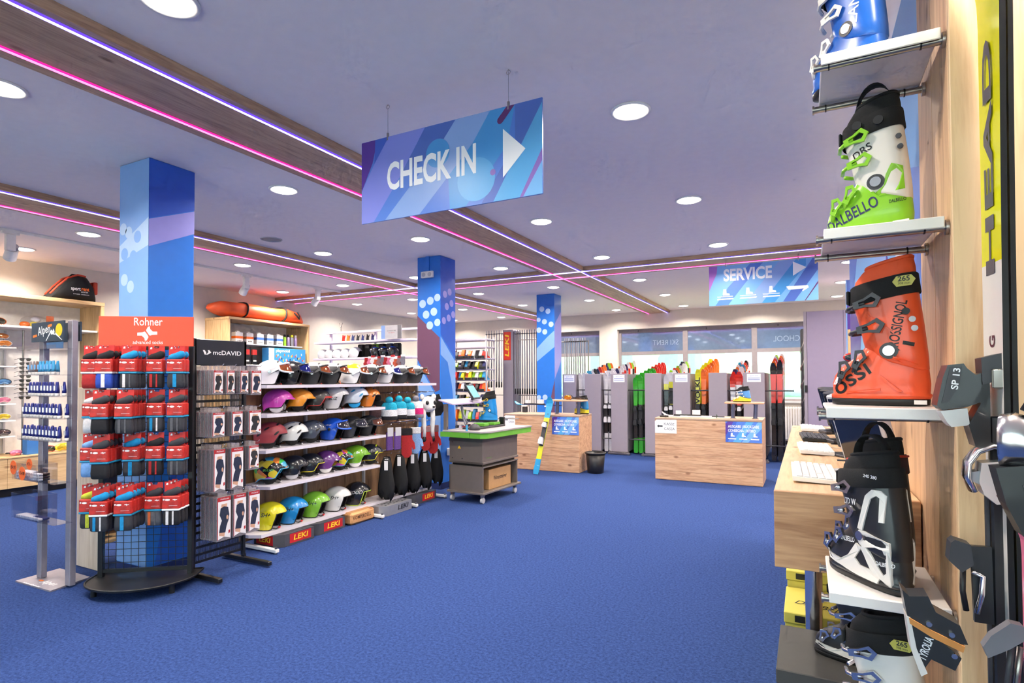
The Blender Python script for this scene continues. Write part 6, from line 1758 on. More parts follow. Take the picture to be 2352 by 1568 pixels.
# wooden frame standing behind the sun care stand
wf = thing('pale_wood_frame', 'pale wooden shelf end standing between sun stand and sock rack', 'shelf', (0, 0, 0))
MB().rbox(-5.30, -4.985, 2.47, 2.505, .003, 1.45, .003).build('end_board', wood('pale_wood', (226, 208, 190), (200, 178, 158), 'Z', .8, knots=False), wf)
MB().rbox(-5.29, -4.995, 2.506, 2.85, .20, .225, .002).build('bottom_shelf', dw, wf)
MB().rbox(-5.29, -4.995, 2.506, 2.85, .80, .825, .002).build('middle_shelf', dw, wf)
MB().rbox(-5.30, -4.985, 2.851, 2.886, .003, 1.45, .003).build('end_board', wood('pale_wood', (226, 208, 190), (200, 178, 158), 'Z', .8, knots=False), wf)
MB().box(-5.31, -5.3005, 2.48, 2.88, .22, 1.40).build('back_sheet', mgrey, wf)

# ------------------------------------------------------------------ second wooden wall cabinet
cb = thing('wall_cabinet', 'tall wooden wall cabinet carrying the orange sled bag', 'cabinet', (0, 0, 0))
for i in range(3):
    x0 = XL + .002 + .22 * i
    MB().rbox(x0, x0 + .2185, 6.58, 6.615, .05, 2.604, .002).build('side_plank', dwz, cb)
MB().rbox(XL + .002, -9.10, 8.385, 8.42, .05, 2.604, .002).build('side_board', dwz, cb)
MB().rbox(XL + .002, -9.095, 6.575, 8.425, 2.605, 2.65, .003).build('top_board', dw, cb)
MB().box(XL + .002, XL + .03, 6.615, 8.385, .05, 2.604).build('back_panel', white, cb)
for z in (2.19, 1.80, 1.40, 1.0, .6): MB().rbox(XL + .031, -9.17 if z > 2 else -9.13, 6.617, 8.30, z - .02, z, .002).build('shelf', white, cb)
MB().box(XL + .031, XL + .06, 7.48, 7.51, .1, 2.17).build('slotted_rail', lgrey, cb)
carton_w = mat('carton_white', (226, 222, 218), .5)
for i in range(5):
    y = 6.86 + .225 * i
    m, nm = ((ck['orange'], 'orange') if i < 2 else (mat('band_mid_blue', (70, 120, 200), .5), 'blue'))
    t = thing('spray_carton', 'white carton with %s band, %s from the left on the cabinet shelf' % (nm, ORD[i]), 'carton', (-9.25, y, 2.1905), 0, 'white cartons in the cabinet')
    MB().rbox(-.06, .06, -.075, .075, 0, .20, .003).build('carton', carton_w, t)
    MB().box(-.061, .061, -.076, .076, .085, .13).build('colour_band', m, t)
    for k in range(3): decal(circle(-.03 + .03 * k, .04, .010, 8), kprint, t, FM((.0605, 0, 0), (0, 1, 0), (0, 0, 1)), 'print_dot')
    MB().rbox(-.02, .03, -.03, .03, .2005, .225, .004).build('carton_flap', carton_w, t)
for i, (m, cm, nm) in enumerate(((ck['lime'], black, 'lime green'), (mat('can_lilac', (160, 140, 190), .35, .3), black, 'first lilac'), (ck['silver'], ck['yellow'], 'silver with yellow cap'), (mat('can_lilac', (160, 140, 190), .35, .3), lgrey, 'last lilac'))):
    t = thing('spray_can', '%s spray can at the right of the cabinet shelf' % nm, 'spray can', (-9.26, 7.93 + .09 * i, 2.1905), 0, 'spray cans in the cabinet')
    q = MB(); q.lathe([(.030, 0), (.032, .004), (.032, .165), (.024, .182), (.012, .186)], 16); q.build('can', m, t)
    q = MB(); q.lathe([(.022, .1865), (.024, .19), (.024, .225), (.018, .232)], 16); q.build('cap', cm, t)
t = thing('toy_box', 'blue and white playmobil toy box on the cabinet shelf', 'box', (-9.16, 7.83, 1.8005), radians(2))
MB().rbox(-.12, .06, -.42, .50, 0, .33, .003).build('carton', mat('playmobil_blue', (56, 146, 214), .45, var=.02), t)
PFm = FM((.0605, 0, 0), (0, 1, 0), (0, 0, 1))
decal([(-.419, .005), (-.29, .005), (-.29, .325), (-.419, .325)], mat('toy_pale', (206, 220, 236), .5, var=.3, scale=30), t, PFm, 'pale_panel')
text('playmobil', .055, wprint, t, FM((.0605, -.08, .28), (0, 1, 0), (0, 0, 1)), bold=.02, wmax=.34, depth=.001)
for i in range(22):
    y = -.24 + .033 * i + .01 * rnd.random(); z = .05 + .15 * rnd.random()
    m = [ck['orange'], ck['white'], ck['red'], mat('toy_tan', (214, 180, 130), .5), ck['navy'], ck['yellow']][i % 6]
    decal([(y - .010, z), (y + .010, z), (y + .013, z + .03), (y + .006, z + .045), (y - .006, z + .045), (y - .013, z + .03)], m, t, PFm, 'printed_piece', lift=.001)
for i in range(4):
    t = thing('hanging_pack', 'black and red accessory pack, %s from the left under the cabinet shelf' % ORD[i], 'pack', (-9.3, 6.78 + .16 * i, 1.8005), 0, 'hanging packs in the cabinet')
    MB().rbox(-.02, .02, -.05, .05, .0, .19, .006).build('pack_body', black, t)
    MB().rbox(-.021, .021, -.05, .05, .1905, .29, .003).build('red_card', ck['red'], t)
    MB().rbox(-.0225, .0225, -.035, .035, .06, .09, .002).build('white_label', white, t)
# orange sled bag
sb = thing('sled_bag', 'long orange sled bag with black straps on the wooden cabinet', 'bag', (-9.42, 7.45, 2.664))
q = MB(); rs = []; oran = mat('orange_tarpaulin', (232, 92, 44), .5, var=.10, scale=6, bump=.5, bscale=8)
for y, h, d in ((-1.06, .02, .05), (-1.0, .12, .12), (-.85, .24, .22), (-.6, .29, .27), (-.2, .28, .27), (.2, .27, .26), (.55, .28, .27), (.8, .24, .25), (.93, .10, .18), (.97, .02, .10)):
    zz = .12 * max(0, (-.75 - y)) / .3
    rs.append([(d * math.copysign(abs(cos(a)) ** .7, cos(a)), y, zz + h / 2 + h / 2 * math.copysign(abs(sin(a)) ** .7, sin(a)) * (1 + .05 * sin(9 * y + 3 * a))) for a in [2 * pi * k / 18 for k in range(18)]])
q.rings(rs); q.build('bag_body', oran, sb)
for y in (-.45, .42):
    q = MB(); q.tube([(.285 * math.copysign(abs(cos(a)) ** .7, cos(a)), y + .03 * sin(a), .145 + .15 * math.copysign(abs(sin(a)) ** .7, sin(a))) for a in [2 * pi * k / 20 for k in range(20)]], .016, 6, closed=True); q.build('strap', fabric_k, sb)
q = MB(); q.tube([(.27, .62, .20), (.30, .68, .13), (.30, .72, .08), (.29, .74, .14), (.27, .70, .22)], .014, 6); q.build('handle', fabric_k, sb)

# ------------------------------------------------------------------ white gondola with rental helmets
wg = thing('white_gondola', 'white metal gondola with white helmets beyond the helmet wall', 'display shelf', (0, 0, 0))
lil = mat('lilac_white_metal', (222, 212, 234), .4)
for x in (-8.34, -7.2, -6.2):
    MB().box(x - .02, x + .02, 8.25, 8.29, 0, 2.44).build('upright', lil, wg)
    MB().rbox(x - .02, x + .02, 7.85, 8.5, .003, .05, .003).build('foot', lil, wg)
for z, y0 in ((2.235, 7.95), (1.925, 7.93), (1.5, 7.93), (1.0, 7.93)):
    MB().rbox(-8.47, -6.1, y0, 8.24, z - .035, z, .003).build('shelf', lil, wg)
MB().rbox(-8.40, -6.1, 8.20, 8.245, 2.41, 2.45, .003).build('top_rail', lil, wg)
for i, x in enumerate((-8.31, -8.12, -7.92, -7.72, -7.49)):
    helmet('rental_helmet', 'plain white rental helmet, %s from the left on the white gondola' % ORD[i], (x, 8.05, 1.926), radians(40), hw, style='race', s=.80 if i < 4 else .9, group='white rental helmets')
for i, x in enumerate((-7.03, -6.83, -6.63)):
    helmet('rental_helmet', 'black helmet with blue stripe, %s from the left on the white gondola' % ORD[i], (x, 8.06, 1.926), radians(200), hk, style='race', s=.85, group='black rental helmets', edge=ck['navy'], top=C_('royal', (30, 88, 208)), top_z=.195)
sgn = thing('gondola_sign', 'grey sign panel on top of the white gondola', 'sign', (-6.52, 7.90, 2.236))
MB().box(-.23, .23, -.004, .006, 0, .24).build('panel', lgrey, sgn)
MB().box(-.23, -.14, -.0045, -.0041, .001, .239).build('blue_edge', sg['mist'], sgn)
MB().box(.14, .23, -.0045, -.0041, .001, .239).build('grey_edge', mgrey, sgn)
text('ACCESSORI', .02, kprint, sgn, FM((0, -.004, .14), (1, 0, 0), (0, 0, 1)), wmax=.2)
text('DA TESTA', .014, ck['red'], sgn, FM((0, -.004, .105), (1, 0, 0), (0, 0, 1)), wmax=.14)
for i in range(6):
    m, nm = [(fabric_k, 'black'), (fabric_k, 'black'), (ck['lime'], 'lime green'), (fabric_k, 'black'), (ck['navy'], 'navy'), (fabric_k, 'black')][i]
    t = thing('folded_jacket', '%s folded jacket, %s from the left behind the helmets on the gondola' % (nm, ORD[i]), 'jacket', (-7.45 + .17 * i, 8.16, 1.9265), 0, 'folded jackets on the white gondola')
    MB().rbox(-.075, .075, -.04, .05, 0, .25, .02).build('folded_body', m, t)
    MB().rbox(-.05, .05, -.046, -.041, .17, .23, .002).build('collar', dgrey, t)
for i in range(12):
    m, nm = [(yarn['red'], 'red'), (ck['pink'], 'pink'), (yarn['white'], 'white'), (yarn['orange'], 'salmon'), (yarn['multi'], 'patterned'), (yarn['grey'], 'grey')][i % 6]
    t = thing('kids_mitten', '%s child mitten, %s from the left on the gondola front hooks' % (nm, ORD[i]), 'mitten', (-7.08 + .075 * i, 7.89, 1.90 + .02 * (i % 3)), radians(90 + 20 * rnd.random()), 'child mittens on the white gondola')
    q = MB(); q.prism([(-.035, 0), (.035, 0), (.04, -.07), (.06, -.09), (.055, -.13), (.035, -.12), (.03, -.17), (-.02, -.18), (-.035, -.14)], -.014, .014, 'yz'); q.build('hand', m, t)
    q = MB(); q.rbox(-.016, .016, -.037, .037, -.03, .006, .004); q.build('cuff', yarn['white'] if i % 2 else yarn['red'], t)
for i in range(7):
    t = thing('top_shelf_gadget', 'small %s gadget standing on the upper shelf of the white gondola, %s from left' % (['red', 'orange', 'navy', 'black', 'navy', 'black', 'navy'][i], ORD[i]), 'gadget', (-7.85 + .12 * i, 8.1, 2.2355), .2 * i, 'gadgets on the gondola top shelf')
    m = [ck['red'], ck['orange'], ck['navy'], black, ck['navy'], black, ck['navy']][i]
    q = MB(); q.prism([(-.03, 0), (.03, 0), (.02, .05), (.04, .12), (.015, .09), (-.01, .13), (-.02, .06)], -.015, .015, 'xz'); q.build('gadget_body', m, t)
    q = MB(); q.rbox(-.035, .035, -.02, .02, 0, .012, .002); q.build('gadget_foot', lgrey, t)
t = thing('antler_hook', 'small forked steel hook rising above the white gondola', 'hook', (-8.03, 8.22, 2.451))
q = MB(); q.tube([(0, 0, 0), (0, 0, .08), (-.03, 0, .14), (-.045, 0, .17)], .006, 6); q.build('left_fork', steel, t)
q = MB(); q.tube([(0, 0, .08), (.03, 0, .14), (.045, 0, .17)], .006, 6); q.build('right_fork', steel, t)
# radiator under the window and the grey service cabinet at the right
rd = thing('radiator', 'white ribbed radiator under the right end of the window', 'radiator', (-.35, 14.18, 0))
for i in range(14): MB().rbox(-.34 + .052 * i, -.30 + .052 * i, -.04, .04, .12, .86, .012).build('rib', white, rd)
q = MB(); q.cyl((-.36, 0, .16), (.40, 0, .16), .018, n=8); q.build('header_pipe', white, rd)
q = MB(); q.cyl((-.36, 0, .82), (.40, 0, .82), .018, n=8); q.build('header_pipe', white, rd)
for x in (-.25, .3): MB().box(x - .02, x + .02, -.03, .03, .002, .12).build('foot', white, rd)
gc = thing('grey_cabinet', 'tall grey lilac cabinet in front of the window end', 'cabinet', (0, 0, 0))
gm = mat('cabinet_lilac_grey', (150, 138, 164), .45, var=.02)
MB().rbox(-.026, .02, 11.0, 11.03, .02, 2.655, .002).build('door_frame', rack_m, gc)
MB().rbox(.0, 1.0, 11.031, 11.6, .02, 2.655, .004).build('body', gm, gc)
MB().rbox(.024, .57, 11.005, 11.03, .03, 2.65, .003).build('door', gm, gc)
MB().rbox(.574, .99, 11.005, 11.03, .03, 2.65, .003).build('door', gm, gc)
MB().rbox(-.02, .022, 10.985, 10.999, 1.26, 1.38, .003).build('handle', black, gc)
# slim poles stacked at the window end
for i in range(5):
    t = thing('chrome_chain_post', 'dark twisted post beside the grey cabinet, %s from the window' % ORD[i], 'post', (-.07 + .005 * i, 12.6 - .1 * i, 0), 0, 'twisted posts by the cabinet')
    q = MB(); q.cyl((0, 0, 0), (0, 0, 2.45), .02, n=8); q.build('post', dgrey, t)
    q = MB(); q.tube([(.024 * cos(k * .8), .024 * sin(k * .8), .1 + .045 * k) for k in range(50)], .008, 5); q.build('spiral', steel, t)
# wood panelled wall end with goggles, right of the cabinet
we = thing('wood_wall_end', 'wooden wall end with blue printed header behind the orange boot', 'display wall', (0, 0, 0))
MB().rbox(.40, .62, 7.0, 7.05, .0, 2.02, .003).build('wood_board', dwz, we)
MB().rbox(.40, .62, 7.0, 7.05, 2.021, 2.55, .003).build('header', sg['purple'], we)
decal([(.402, 2.27), (.618, 2.33), (.618, 2.548), (.402, 2.548)], sg['deep'], we, FM((0, 7.0, 0), (1, 0, 0), (0, 0, 1)))
MB().box(.392, .3995, 6.99, 7.06, .0, 2.55).build('edge_strip', sky_m, we)
for i, z in enumerate((1.72, 1.52, 1.32)):
    t = thing('hung_goggles', '%s red and black goggles hung on the wooden wall end' % ['upper', 'middle', 'lower'][i], 'goggles', (.44, 6.98, z), radians(-90), 'goggles on the wall end')
    blob(t, 'goggle_body', (.02, 0, 0), (.03, .09, .05), ck['red'] if i != 1 else black)
    blob(t, 'goggle_lens', (.035, 0, 0), (.03, .075, .036), lens_m)
    q = MB(); q.tube([(0, -.08, 0), (-.015, 0, .05), (0, .08, 0)], .008, 6); q.build('strap', ck['red'], t)

# ------------------------------------------------------------------ standing desk with keyboards
XT = .34
dk = wood('desk_wood_top', (228, 192, 150), (196, 152, 112), 'Y', .9)
dkf = wood('desk_wood_front', (206, 160, 118), (160, 112, 76), 'X', .9)
DY0, DZ1, DZ0 = 2.33, 1.082, .80
de = thing('standing_desk', 'long wooden standing desk with keyboards', 'desk', (0, 0, 0))
MB().rbox(-.112, XT - .002, DY0 + .021, 5.6, DZ1 - .03, DZ1, .002).build('desk_top', dk, de)
MB().rbox(-.112, XT - .002, DY0, DY0 + .02, DZ0, DZ1, .002).build('end_panel', dkf, de)
MB().rbox(-.112, -.09, DY0 + .021, 5.6, DZ0, DZ1 - .031, .002).build('side_apron', dk, de)
MB().rbox(-.112, XT - .002, 5.601, 5.62, DZ0, DZ1, .002).build('end_panel', dkf, de)
MB().box(-.089, XT - .004, DY0 + .022, 5.598, DZ0, DZ0 + .02).build('under_panel', dk, de)
for y in (2.78, 5.3):
    q = MB(); q.cyl((.018, y, .008), (.018, y, DZ0 - .0005), .034, n=20); q.build('steel_leg', chrome, de)
    q = MB(); q.cyl((.018, y, 0.0), (.018, y, .008), .06, n=20); q.build('leg_plate', chrome, de)
for y in (2.47, 2.83, 3.30, 4.1):
    MB().rbox(.135, .20, y, y + .045, DZ1 + .0002, DZ1 + .003, .001).build('cable_outlet', dgrey, de)
key_w = mat('key_white', (240, 238, 236), .4)
KB = {}
def keyboard(label, x, y, rz, dark=False):
    k = 'd' if dark else 'w'
    if k not in KB:
        t = thing('keyboard', label, 'keyboard', (x, y, DZ1 + .0005), rz, 'keyboards on the desk')
        q = MB(); q.prism([(-.082, .008), (.078, .002), (.082, .006), (.082, .016), (-.082, .026)], -.22, .22, 'xz'); q.build('case', black if dark else white, t)
        for r in range(6):
            for c in range(18):
                if rnd.random() < .03: continue
                q = MB(); xx = -.068 + .026 * r; yy_ = -.205 + .0238 * c
                zz = .0255 - (xx + .082) * .061
                q.rbox(xx, xx + .022, yy_, yy_ + .0205, zz, zz + .006, .0015); q.build('key', dgrey if dark else key_w, t)
        q = MB(); q.tube([(.08, .12, .012), (.13, .15, .004), (.17, .12, .003), (.22, .16, .003)], .002, 5); q.build('cable', lgrey, t)
        KB[k] = tree(t); return
    dup(KB[k], (x, y, DZ1 + .0005), rz, label)
keyboard('white keyboard nearest on the standing desk', .022, 2.76, radians(2))
keyboard('white keyboard second nearest on the standing desk', .038, 3.70, radians(3))
keyboard('black keyboard third along the standing desk', .045, 4.42, radians(3), True)
keyboard('white keyboard farthest along the standing desk', .04, 5.20, radians(2))
def monitor(y, label, m, rzm=28):
    t = thing('monitor', label, 'monitor', (.215, y, DZ1 + .0005), radians(rzm), 'desk monitors')
    q = MB(); q.T = Matrix.Translation((0, 0, .18)) @ Matrix.Rotation(radians(-16), 4, 'Y'); q.rbox(-.02, .025, -.17, .17, -.15, .17, .006); q.build('housing', m, t)
    q = MB(); q.T = Matrix.Translation((0, 0, .18)) @ Matrix.Rotation(radians(-16), 4, 'Y'); q.box(-.0215, -.0205, -.155, .155, -.13, .155); q.build('screen', mat('screen_black', (16, 18, 24), .1), t)
    MB().rbox(-.08, .07, -.11, .11, 0, .014, .004).build('stand_base', m, t)
    q = MB(); q.tube([(.02, 0, .014), (.035, 0, .10), (.03, 0, .17)], .016, 8); q.build('stand_neck', m, t)
    q = MB()
    for k in range(7): q.box(.0262, .0272, -.15 + .02 * k, -.14 + .02 * k, .06, .11)
    q.build('vent_slots', kprint, t)['kind'] = 'stuff'
monitor(2.86, 'silver grey monitor nearest on the standing desk', lgrey)
monitor(3.50, 'dark grey monitor in the middle of the standing desk', dgrey)
monitor(4.30, 'black monitor farther along the standing desk', black)
monitor(5.10, 'black monitor at the far end of the standing desk', black)
for i, (x, y) in enumerate(((.17, 4.2), (.15, 4.9))):
    t = thing('card_reader', '%s dark card reader lying on the standing desk' % ('nearer' if i == 0 else 'farther'), 'card reader', (x, y, DZ1 + .0005), .3)
    MB().rbox(-.05, .05, -.08, .08, 0, .025, .006).build('body', dgrey, t)
    MB().box(-.04, .04, -.06, .02, .0252, .0262).build('keypad', black, t)
    q = MB(); q.tube([(.03, .08, .012), (.05, .14, .006), (.12, .16, .004)], .003, 5); q.build('cable', black, t)
# wall behind the desk
bw = thing('desk_back_wall', 'wall behind the desk with wood below and blue mountain print above', 'wall panel', (0, 0, 0))
for i in range(4):
    y0 = 2.262 + .84 * i
    MB().rbox(XT + .003, XT + .03, y0, y0 + .838, .002, 1.36, .002).build('wood_panel', wood('tower_wood', (222, 182, 140), (184, 140, 104), 'Z', .9), bw)
MB().rbox(XT + .003, XT + .03, 2.262, 5.62, 1.361, 2.95, .002).build('printed_panel', sg['sky'], bw)
BP = FM((XT + .003, 0, 0), (0, -1, 0), (0, 0, 1))
for k, pts, lf in (('deep', [(-5.61, 1.9), (-5.61, 2.6), (-4.6, 2.94), (-3.9, 2.94)], .0004), ('purple', [(-5.61, 1.37), (-4.9, 1.37), (-4.4, 2.0), (-5.0, 2.2), (-5.61, 2.0)], .0006), ('mist', [(-4.2, 1.37), (-3.6, 1.37), (-2.8, 2.6), (-3.1, 2.94), (-3.5, 2.94), (-3.6, 2.2)], .0004), ('blue', [(-2.9, 1.37), (-2.27, 1.37), (-2.27, 2.2), (-2.6, 2.3)], .0005), ('deep', [(-2.6, 1.37), (-2.45, 1.37), (-2.27, 1.9), (-2.27, 2.1)], .0008), ('purple', [(-3.4, 1.5), (-3.2, 1.4), (-3.0, 1.9), (-3.15, 2.1)], .0009)):
    decal(pts, sg[k], bw, BP, 'printed_shape', lift=lf)
decal([(-3.0, 1.6), (-2.75, 1.75), (-2.6, 2.1), (-2.68, 2.25), (-2.9, 1.95)], wprint, bw, BP, 'printed_snow', lift=.0011)

# ------------------------------------------------------------------ boot tower
tw = thing('boot_tower', 'wooden display tower at the right edge carrying the boot shelves', 'display tower', (0, 0, 0))
twm = wood('tower_wood', (222, 182, 140), (184, 140, 104), 'Z', .9)
twm2 = wood('tower_wood_pale', (232, 198, 154), (204, 160, 118), 'Z', .9)  # paler copy for the front planks, the light on that face put into the colour
MB().rbox(XT, XT + .02, 1.832, 2.04, .002, 3.10, .002).build('side_plank', twm, tw)
MB().rbox(XT, XT + .02, 2.042, 2.258, .002, 3.10, .002).build('side_plank', twm, tw)
xx = XT
for i, w_ in enumerate((.115, .20, .20, .20)):
    MB().rbox(xx, xx + w_ - .0015, 1.81, 1.83, .002, 3.10, .002).build('front_plank', twm2, tw); xx += w_
MB().box(XT + .022, xx, 2.236, 2.256, .002, 3.10).build('back_board', twm, tw)
MB().rbox(XT - .001, xx, 1.812, 2.257, 3.101, 3.125, .002).build('cap_board', twm, tw)
acr = mat('white_acrylic', (236, 230, 226), .35, var=.01)
def boot_shelf(z, lab, x0=.05):
    t = thing('boot_shelf', lab, 'shelf', (0, 0, z))
    MB().rbox(x0, XT - .012, 1.835, 2.20, -.012, 0, .003).build('board', acr, t)
    MB().rbox(x0, XT - .012, 1.828, 1.834, -.030, 0, .002).build('front_lip', acr, t)
    for y in (1.852, 2.14):
        q = MB(); q.cyl((.036, y, -.026), (XT - .008, y, -.026), .0105, n=14); q.build('rod', steel, t)
        q = MB(); q.cyl((.031, y, -.026), (.0365, y, -.026), .0145, n=14); q.build('rod_end_cap', steel, t)
        q = MB(); q.cyl((XT - .008, y, -.026), (XT - .0005, y, -.026), .020, n=16); q.build('wall_flange', steel, t)
        for x in (.068, .285):
            q = MB(); q.cyl((x, y, -.026), (x + .004, y, -.026), .0125, n=12); q.build('rubber_ring', black, t)
boot_shelf(2.425, 'white boot shelf on steel rods at the top of the tower')
boot_shelf(1.924, 'white boot shelf under the green boot')
boot_shelf(1.418, 'white boot shelf under the orange boot')
boot_shelf(.900, 'white boot shelf under the black and white boots')
boot_shelf(.42, 'lowest white boot shelf near the bottom edge')
P_ = lambda n_, c, r=.3, **k: mat('shell_' + n_, c, r, var=.02, coat=.25, **k)
orange_s = P_('orange', (240, 86, 42), .4); green_s = P_('green', (140, 204, 40)); wht_s = P_('white', (230, 224, 218)); blk_s = P_('black', (36, 36, 40), .4); blu_s = P_('blue', (34, 100, 196))
navy_t = mat('navy_lettering', (38, 36, 92), .5, var=0)
yS = .0585
rb = ski_boot('orange ROSSIGNOL ski boot on the middle tower shelf', (.318, 1.985, 1.4185), radians(165), orange_s, orange_s, mat('liner_orange', (230, 84, 40), .7), buck=dgrey, sc=(.83, 1.0, 1.07), tag265=True,
    texts=[('ROSSIGNOL', .026, kprint, .084, .222, radians(80), .135, .0570), ('ossi', .05, kprint, .235, .075, radians(38), .12, .0535)])
boot_patch(rb, 'printed_wedge', [(.078, .150), (.102, .168), (.110, .150)], kprint, (.83, 1.0, 1.07), .0008)
boot_patch(rb, 'printed_bars', [(.040, .160), (.072, .166), (.070, .176), (.038, .170)], kprint, (.83, 1.0, 1.07), .0008)
boot_patch(rb, 'white_stroke', [(.262, .078), (.285, .058), (.296, .058), (.276, .088)], wprint, (.83, 1.0, 1.07), .0008)
boot_patch(rb, 'white_stroke', [(.205, .118), (.232, .105), (.226, .118), (.208, .130)], wprint, (.83, 1.0, 1.07), .0008)
for k in range(3): boot_patch(rb, 'moulded_rib', [(.095 + .016 * k, .195 + .012 * k), (.150 + .012 * k, .232 + .008 * k), (.150 + .012 * k, .236 + .008 * k), (.095 + .016 * k, .200 + .012 * k)], orange_s, (.83, 1.0, 1.07), .003)
boot_patch(rb, 'moulded_rib', [(.02, .110), (.10, .135), (.10, .128), (.03, .098)], orange_s, (.83, 1.0, 1.07), .004)
boot_patch(rb, 'moulded_rib', [(.075, .040), (.14, .085), (.145, .080), (.085, .036)], orange_s, (.83, 1.0, 1.07), .004)
boot_patch(rb, 'moulded_rib', [(.14, .048), (.25, .038), (.25, .033), (.14, .042)], orange_s, (.83, 1.0, 1.07), .004)
q = MB(); q.cyl((.050, .0555, .272), (.050, .0590, .272), .010, n=16); q.build('black_dot', kprint, rb)
for a, b in ((.042, .232), (.036, .208)):
    q = MB(); q.cyl((a * .83, .0555, b * 1.07), (a * .83, .0600, b * 1.07), .0085, n=14); q.build('rivet', lgrey, rb)
q = MB(); q.rbox(.006, .036, .0435, .0452, .006, .018, .0004); q.build('size_sticker', white, rb)
gb = ski_boot('lime green and white DALBELLO ski boot on the second tower shelf', (.288, 2.0, 1.9245), radians(163), green_s, wht_s, fabric_k, buck=green_s, sc=(.76, 1.0, 1.04), loop=True,
    texts=[('DALBELLO', .034, navy_t, .20, .070, radians(22), .150, .0530), ('DRS', .022, kprint, .158, .246, radians(25), .055, .0585), ('DALBELLO', .010, kprint, .045, .090, radians(6), .040, .0525)])
for a, b in ((.035, .265), (.03, .235)):
    q = MB(); q.cyl((a * .74, .0535, b * 1.04), (a * .74, .0590, b * 1.04), .0075, n=14); q.build('dark_rivet', dgrey, gb)
q = MB(); q.rbox(.006, .046, .0430, .0450, .020, .034, .0004); q.build('barcode_sticker', white, gb)
for x in (.10, .175):
    q = MB(); q.cyl((x * .74, .0605, .322 * 1.04), (x * .74, .0665, .322 * 1.04), .013, n=16); q.build('strap_button', black, gb)
boot_patch(gb, 'green_heel_riser', [(.020, .12), (.026, .185), (.060, .195), (.078, .165), (.085, .135), (.115, .118), (.10, .108)], green_s, (.76, 1.0, 1.04))
boot_patch(gb, 'white_pivot_arm', [(.095, .17), (.135, .175), (.150, .150), (.130, .125), (.100, .130)], wht_s, (.76, 1.0, 1.04), .0015)
tb_ = ski_boot('blue and white LANGE ski boot on the top tower shelf, cut by the frame', (.225, 1.985, 2.4255), radians(140), blu_s, blu_s, fabric_k, buck=wht_s, sc=(.80, .95, 1.0), texts=[('LANGE', .030, wprint, .075, .225, radians(84), .15, .0570)])
b1 = ski_boot('black and white DALBELLO ski boot, nearer one of the pair', (.240, 1.87, .9005), radians(126), blk_s, blk_s, fabric_k, buck=chrome, sc=(.95, 1.0, .96), loop=True, frame=wht_s, texts=[('DALBELLO', .014, wprint, .17, .125, radians(6), .06, .0595), ('DALBELLO', .011, wprint, .035, .085, radians(4), .045, .0595), ('LTD W', .018, wprint, .15, .245, radians(4), .055, .0595), ('240 280', .009, wprint, .06, .335, 0, .05, .0635)])
b2 = ski_boot('black ski boot with red trim, farther one of the pair', (.268, 2.02, .9005), radians(128), blk_s, blk_s, fabric_k, buck=chrome, sc=(.90, .9, 1.02), loop=True, strap=mat('strap_red_edge', (60, 40, 48), .8))
q = MB(); q.tube([(p[0] * .90, p[1] * .93, p[2] * 1.02) for p in sellipse(.344, .030, .236, .0605, tilt=-.15, e=.80)], .004, 6, closed=True); q.build('red_edging', mat('red_edging', (214, 66, 50), .5), b2)
ski_boot('white ski boot with black liner on the lowest tower shelf', (.300, 1.97, .4205), radians(164), wht_s, wht_s, fabric_k, buck=chrome, sc=(.87, 1.05, .98), tag265=True, texts=[('230', .02, ck['red'], .06, .19, 0, .05, .0590)])
# boxes on the floor and boots on them
bxk = thing('black_shoe_box', 'matt black boot carton at the bottom right', 'box', (0, 0, 0))
MB().rbox(-.105, .335, 2.275, 2.68, .003, .40, .003).build('carton', mat('black_carton', (44, 42, 44), .6), bxk)
MB().rbox(-.110, .336, 2.270, 2.685, .4005, .452, .003).build('lid', mat('black_carton_lid', (70, 68, 66), .6), bxk)
MB().box(-.06, .02, 2.2685, 2.2699, .30, .39).build('paper_label', white, bxk)
text('ROCKER 12', .016, kprint, bxk, FM((-.02, 2.2685, .37), (1, 0, 0), (0, 0, 1)), wmax=.07)
ski_boot('black ski boot with white frame standing on the black carton', (.270, 2.42, .4525), radians(164), blk_s, blk_s, fabric_k, buck=chrome, sc=(.86, .95, .84), frame=wht_s, texts=[('DALBELLO', .012, wprint, .15, .115, radians(-20), .06, .0595)])
olive = mat('dalbello_carton', (206, 192, 84), .6, var=.03)
for (y0, y1, z1_, lab) in ((2.93, 3.28, .42, 'yellow green DALBELLO carton behind the steel leg'), (3.30, 3.66, .50, 'higher yellow green carton farther back under the desk')):
    t = thing('boot_carton', lab, 'box', (0, 0, 0), group='yellow green boot cartons')
    MB().rbox(-.10, .25, y0, y1, .003, z1_ - .05, .003).build('carton', olive, t)
    MB().rbox(-.105, .255, y0 - .005, y1 + .005, z1_ - .0495, z1_, .003).build('lid', olive, t)
    text('DALBELLO', .05, kprint, t, FM((.07, (y0 + y1) / 2 - .06, z1_), (1, -.25, 0), (.25, 1, 0)), wmax=.27, shear=.2)
    MB().box(-.06, .0, y0 - .0062, y0 - .0052, z1_ - .04, z1_ - .01).build('print_label', kprint, t)

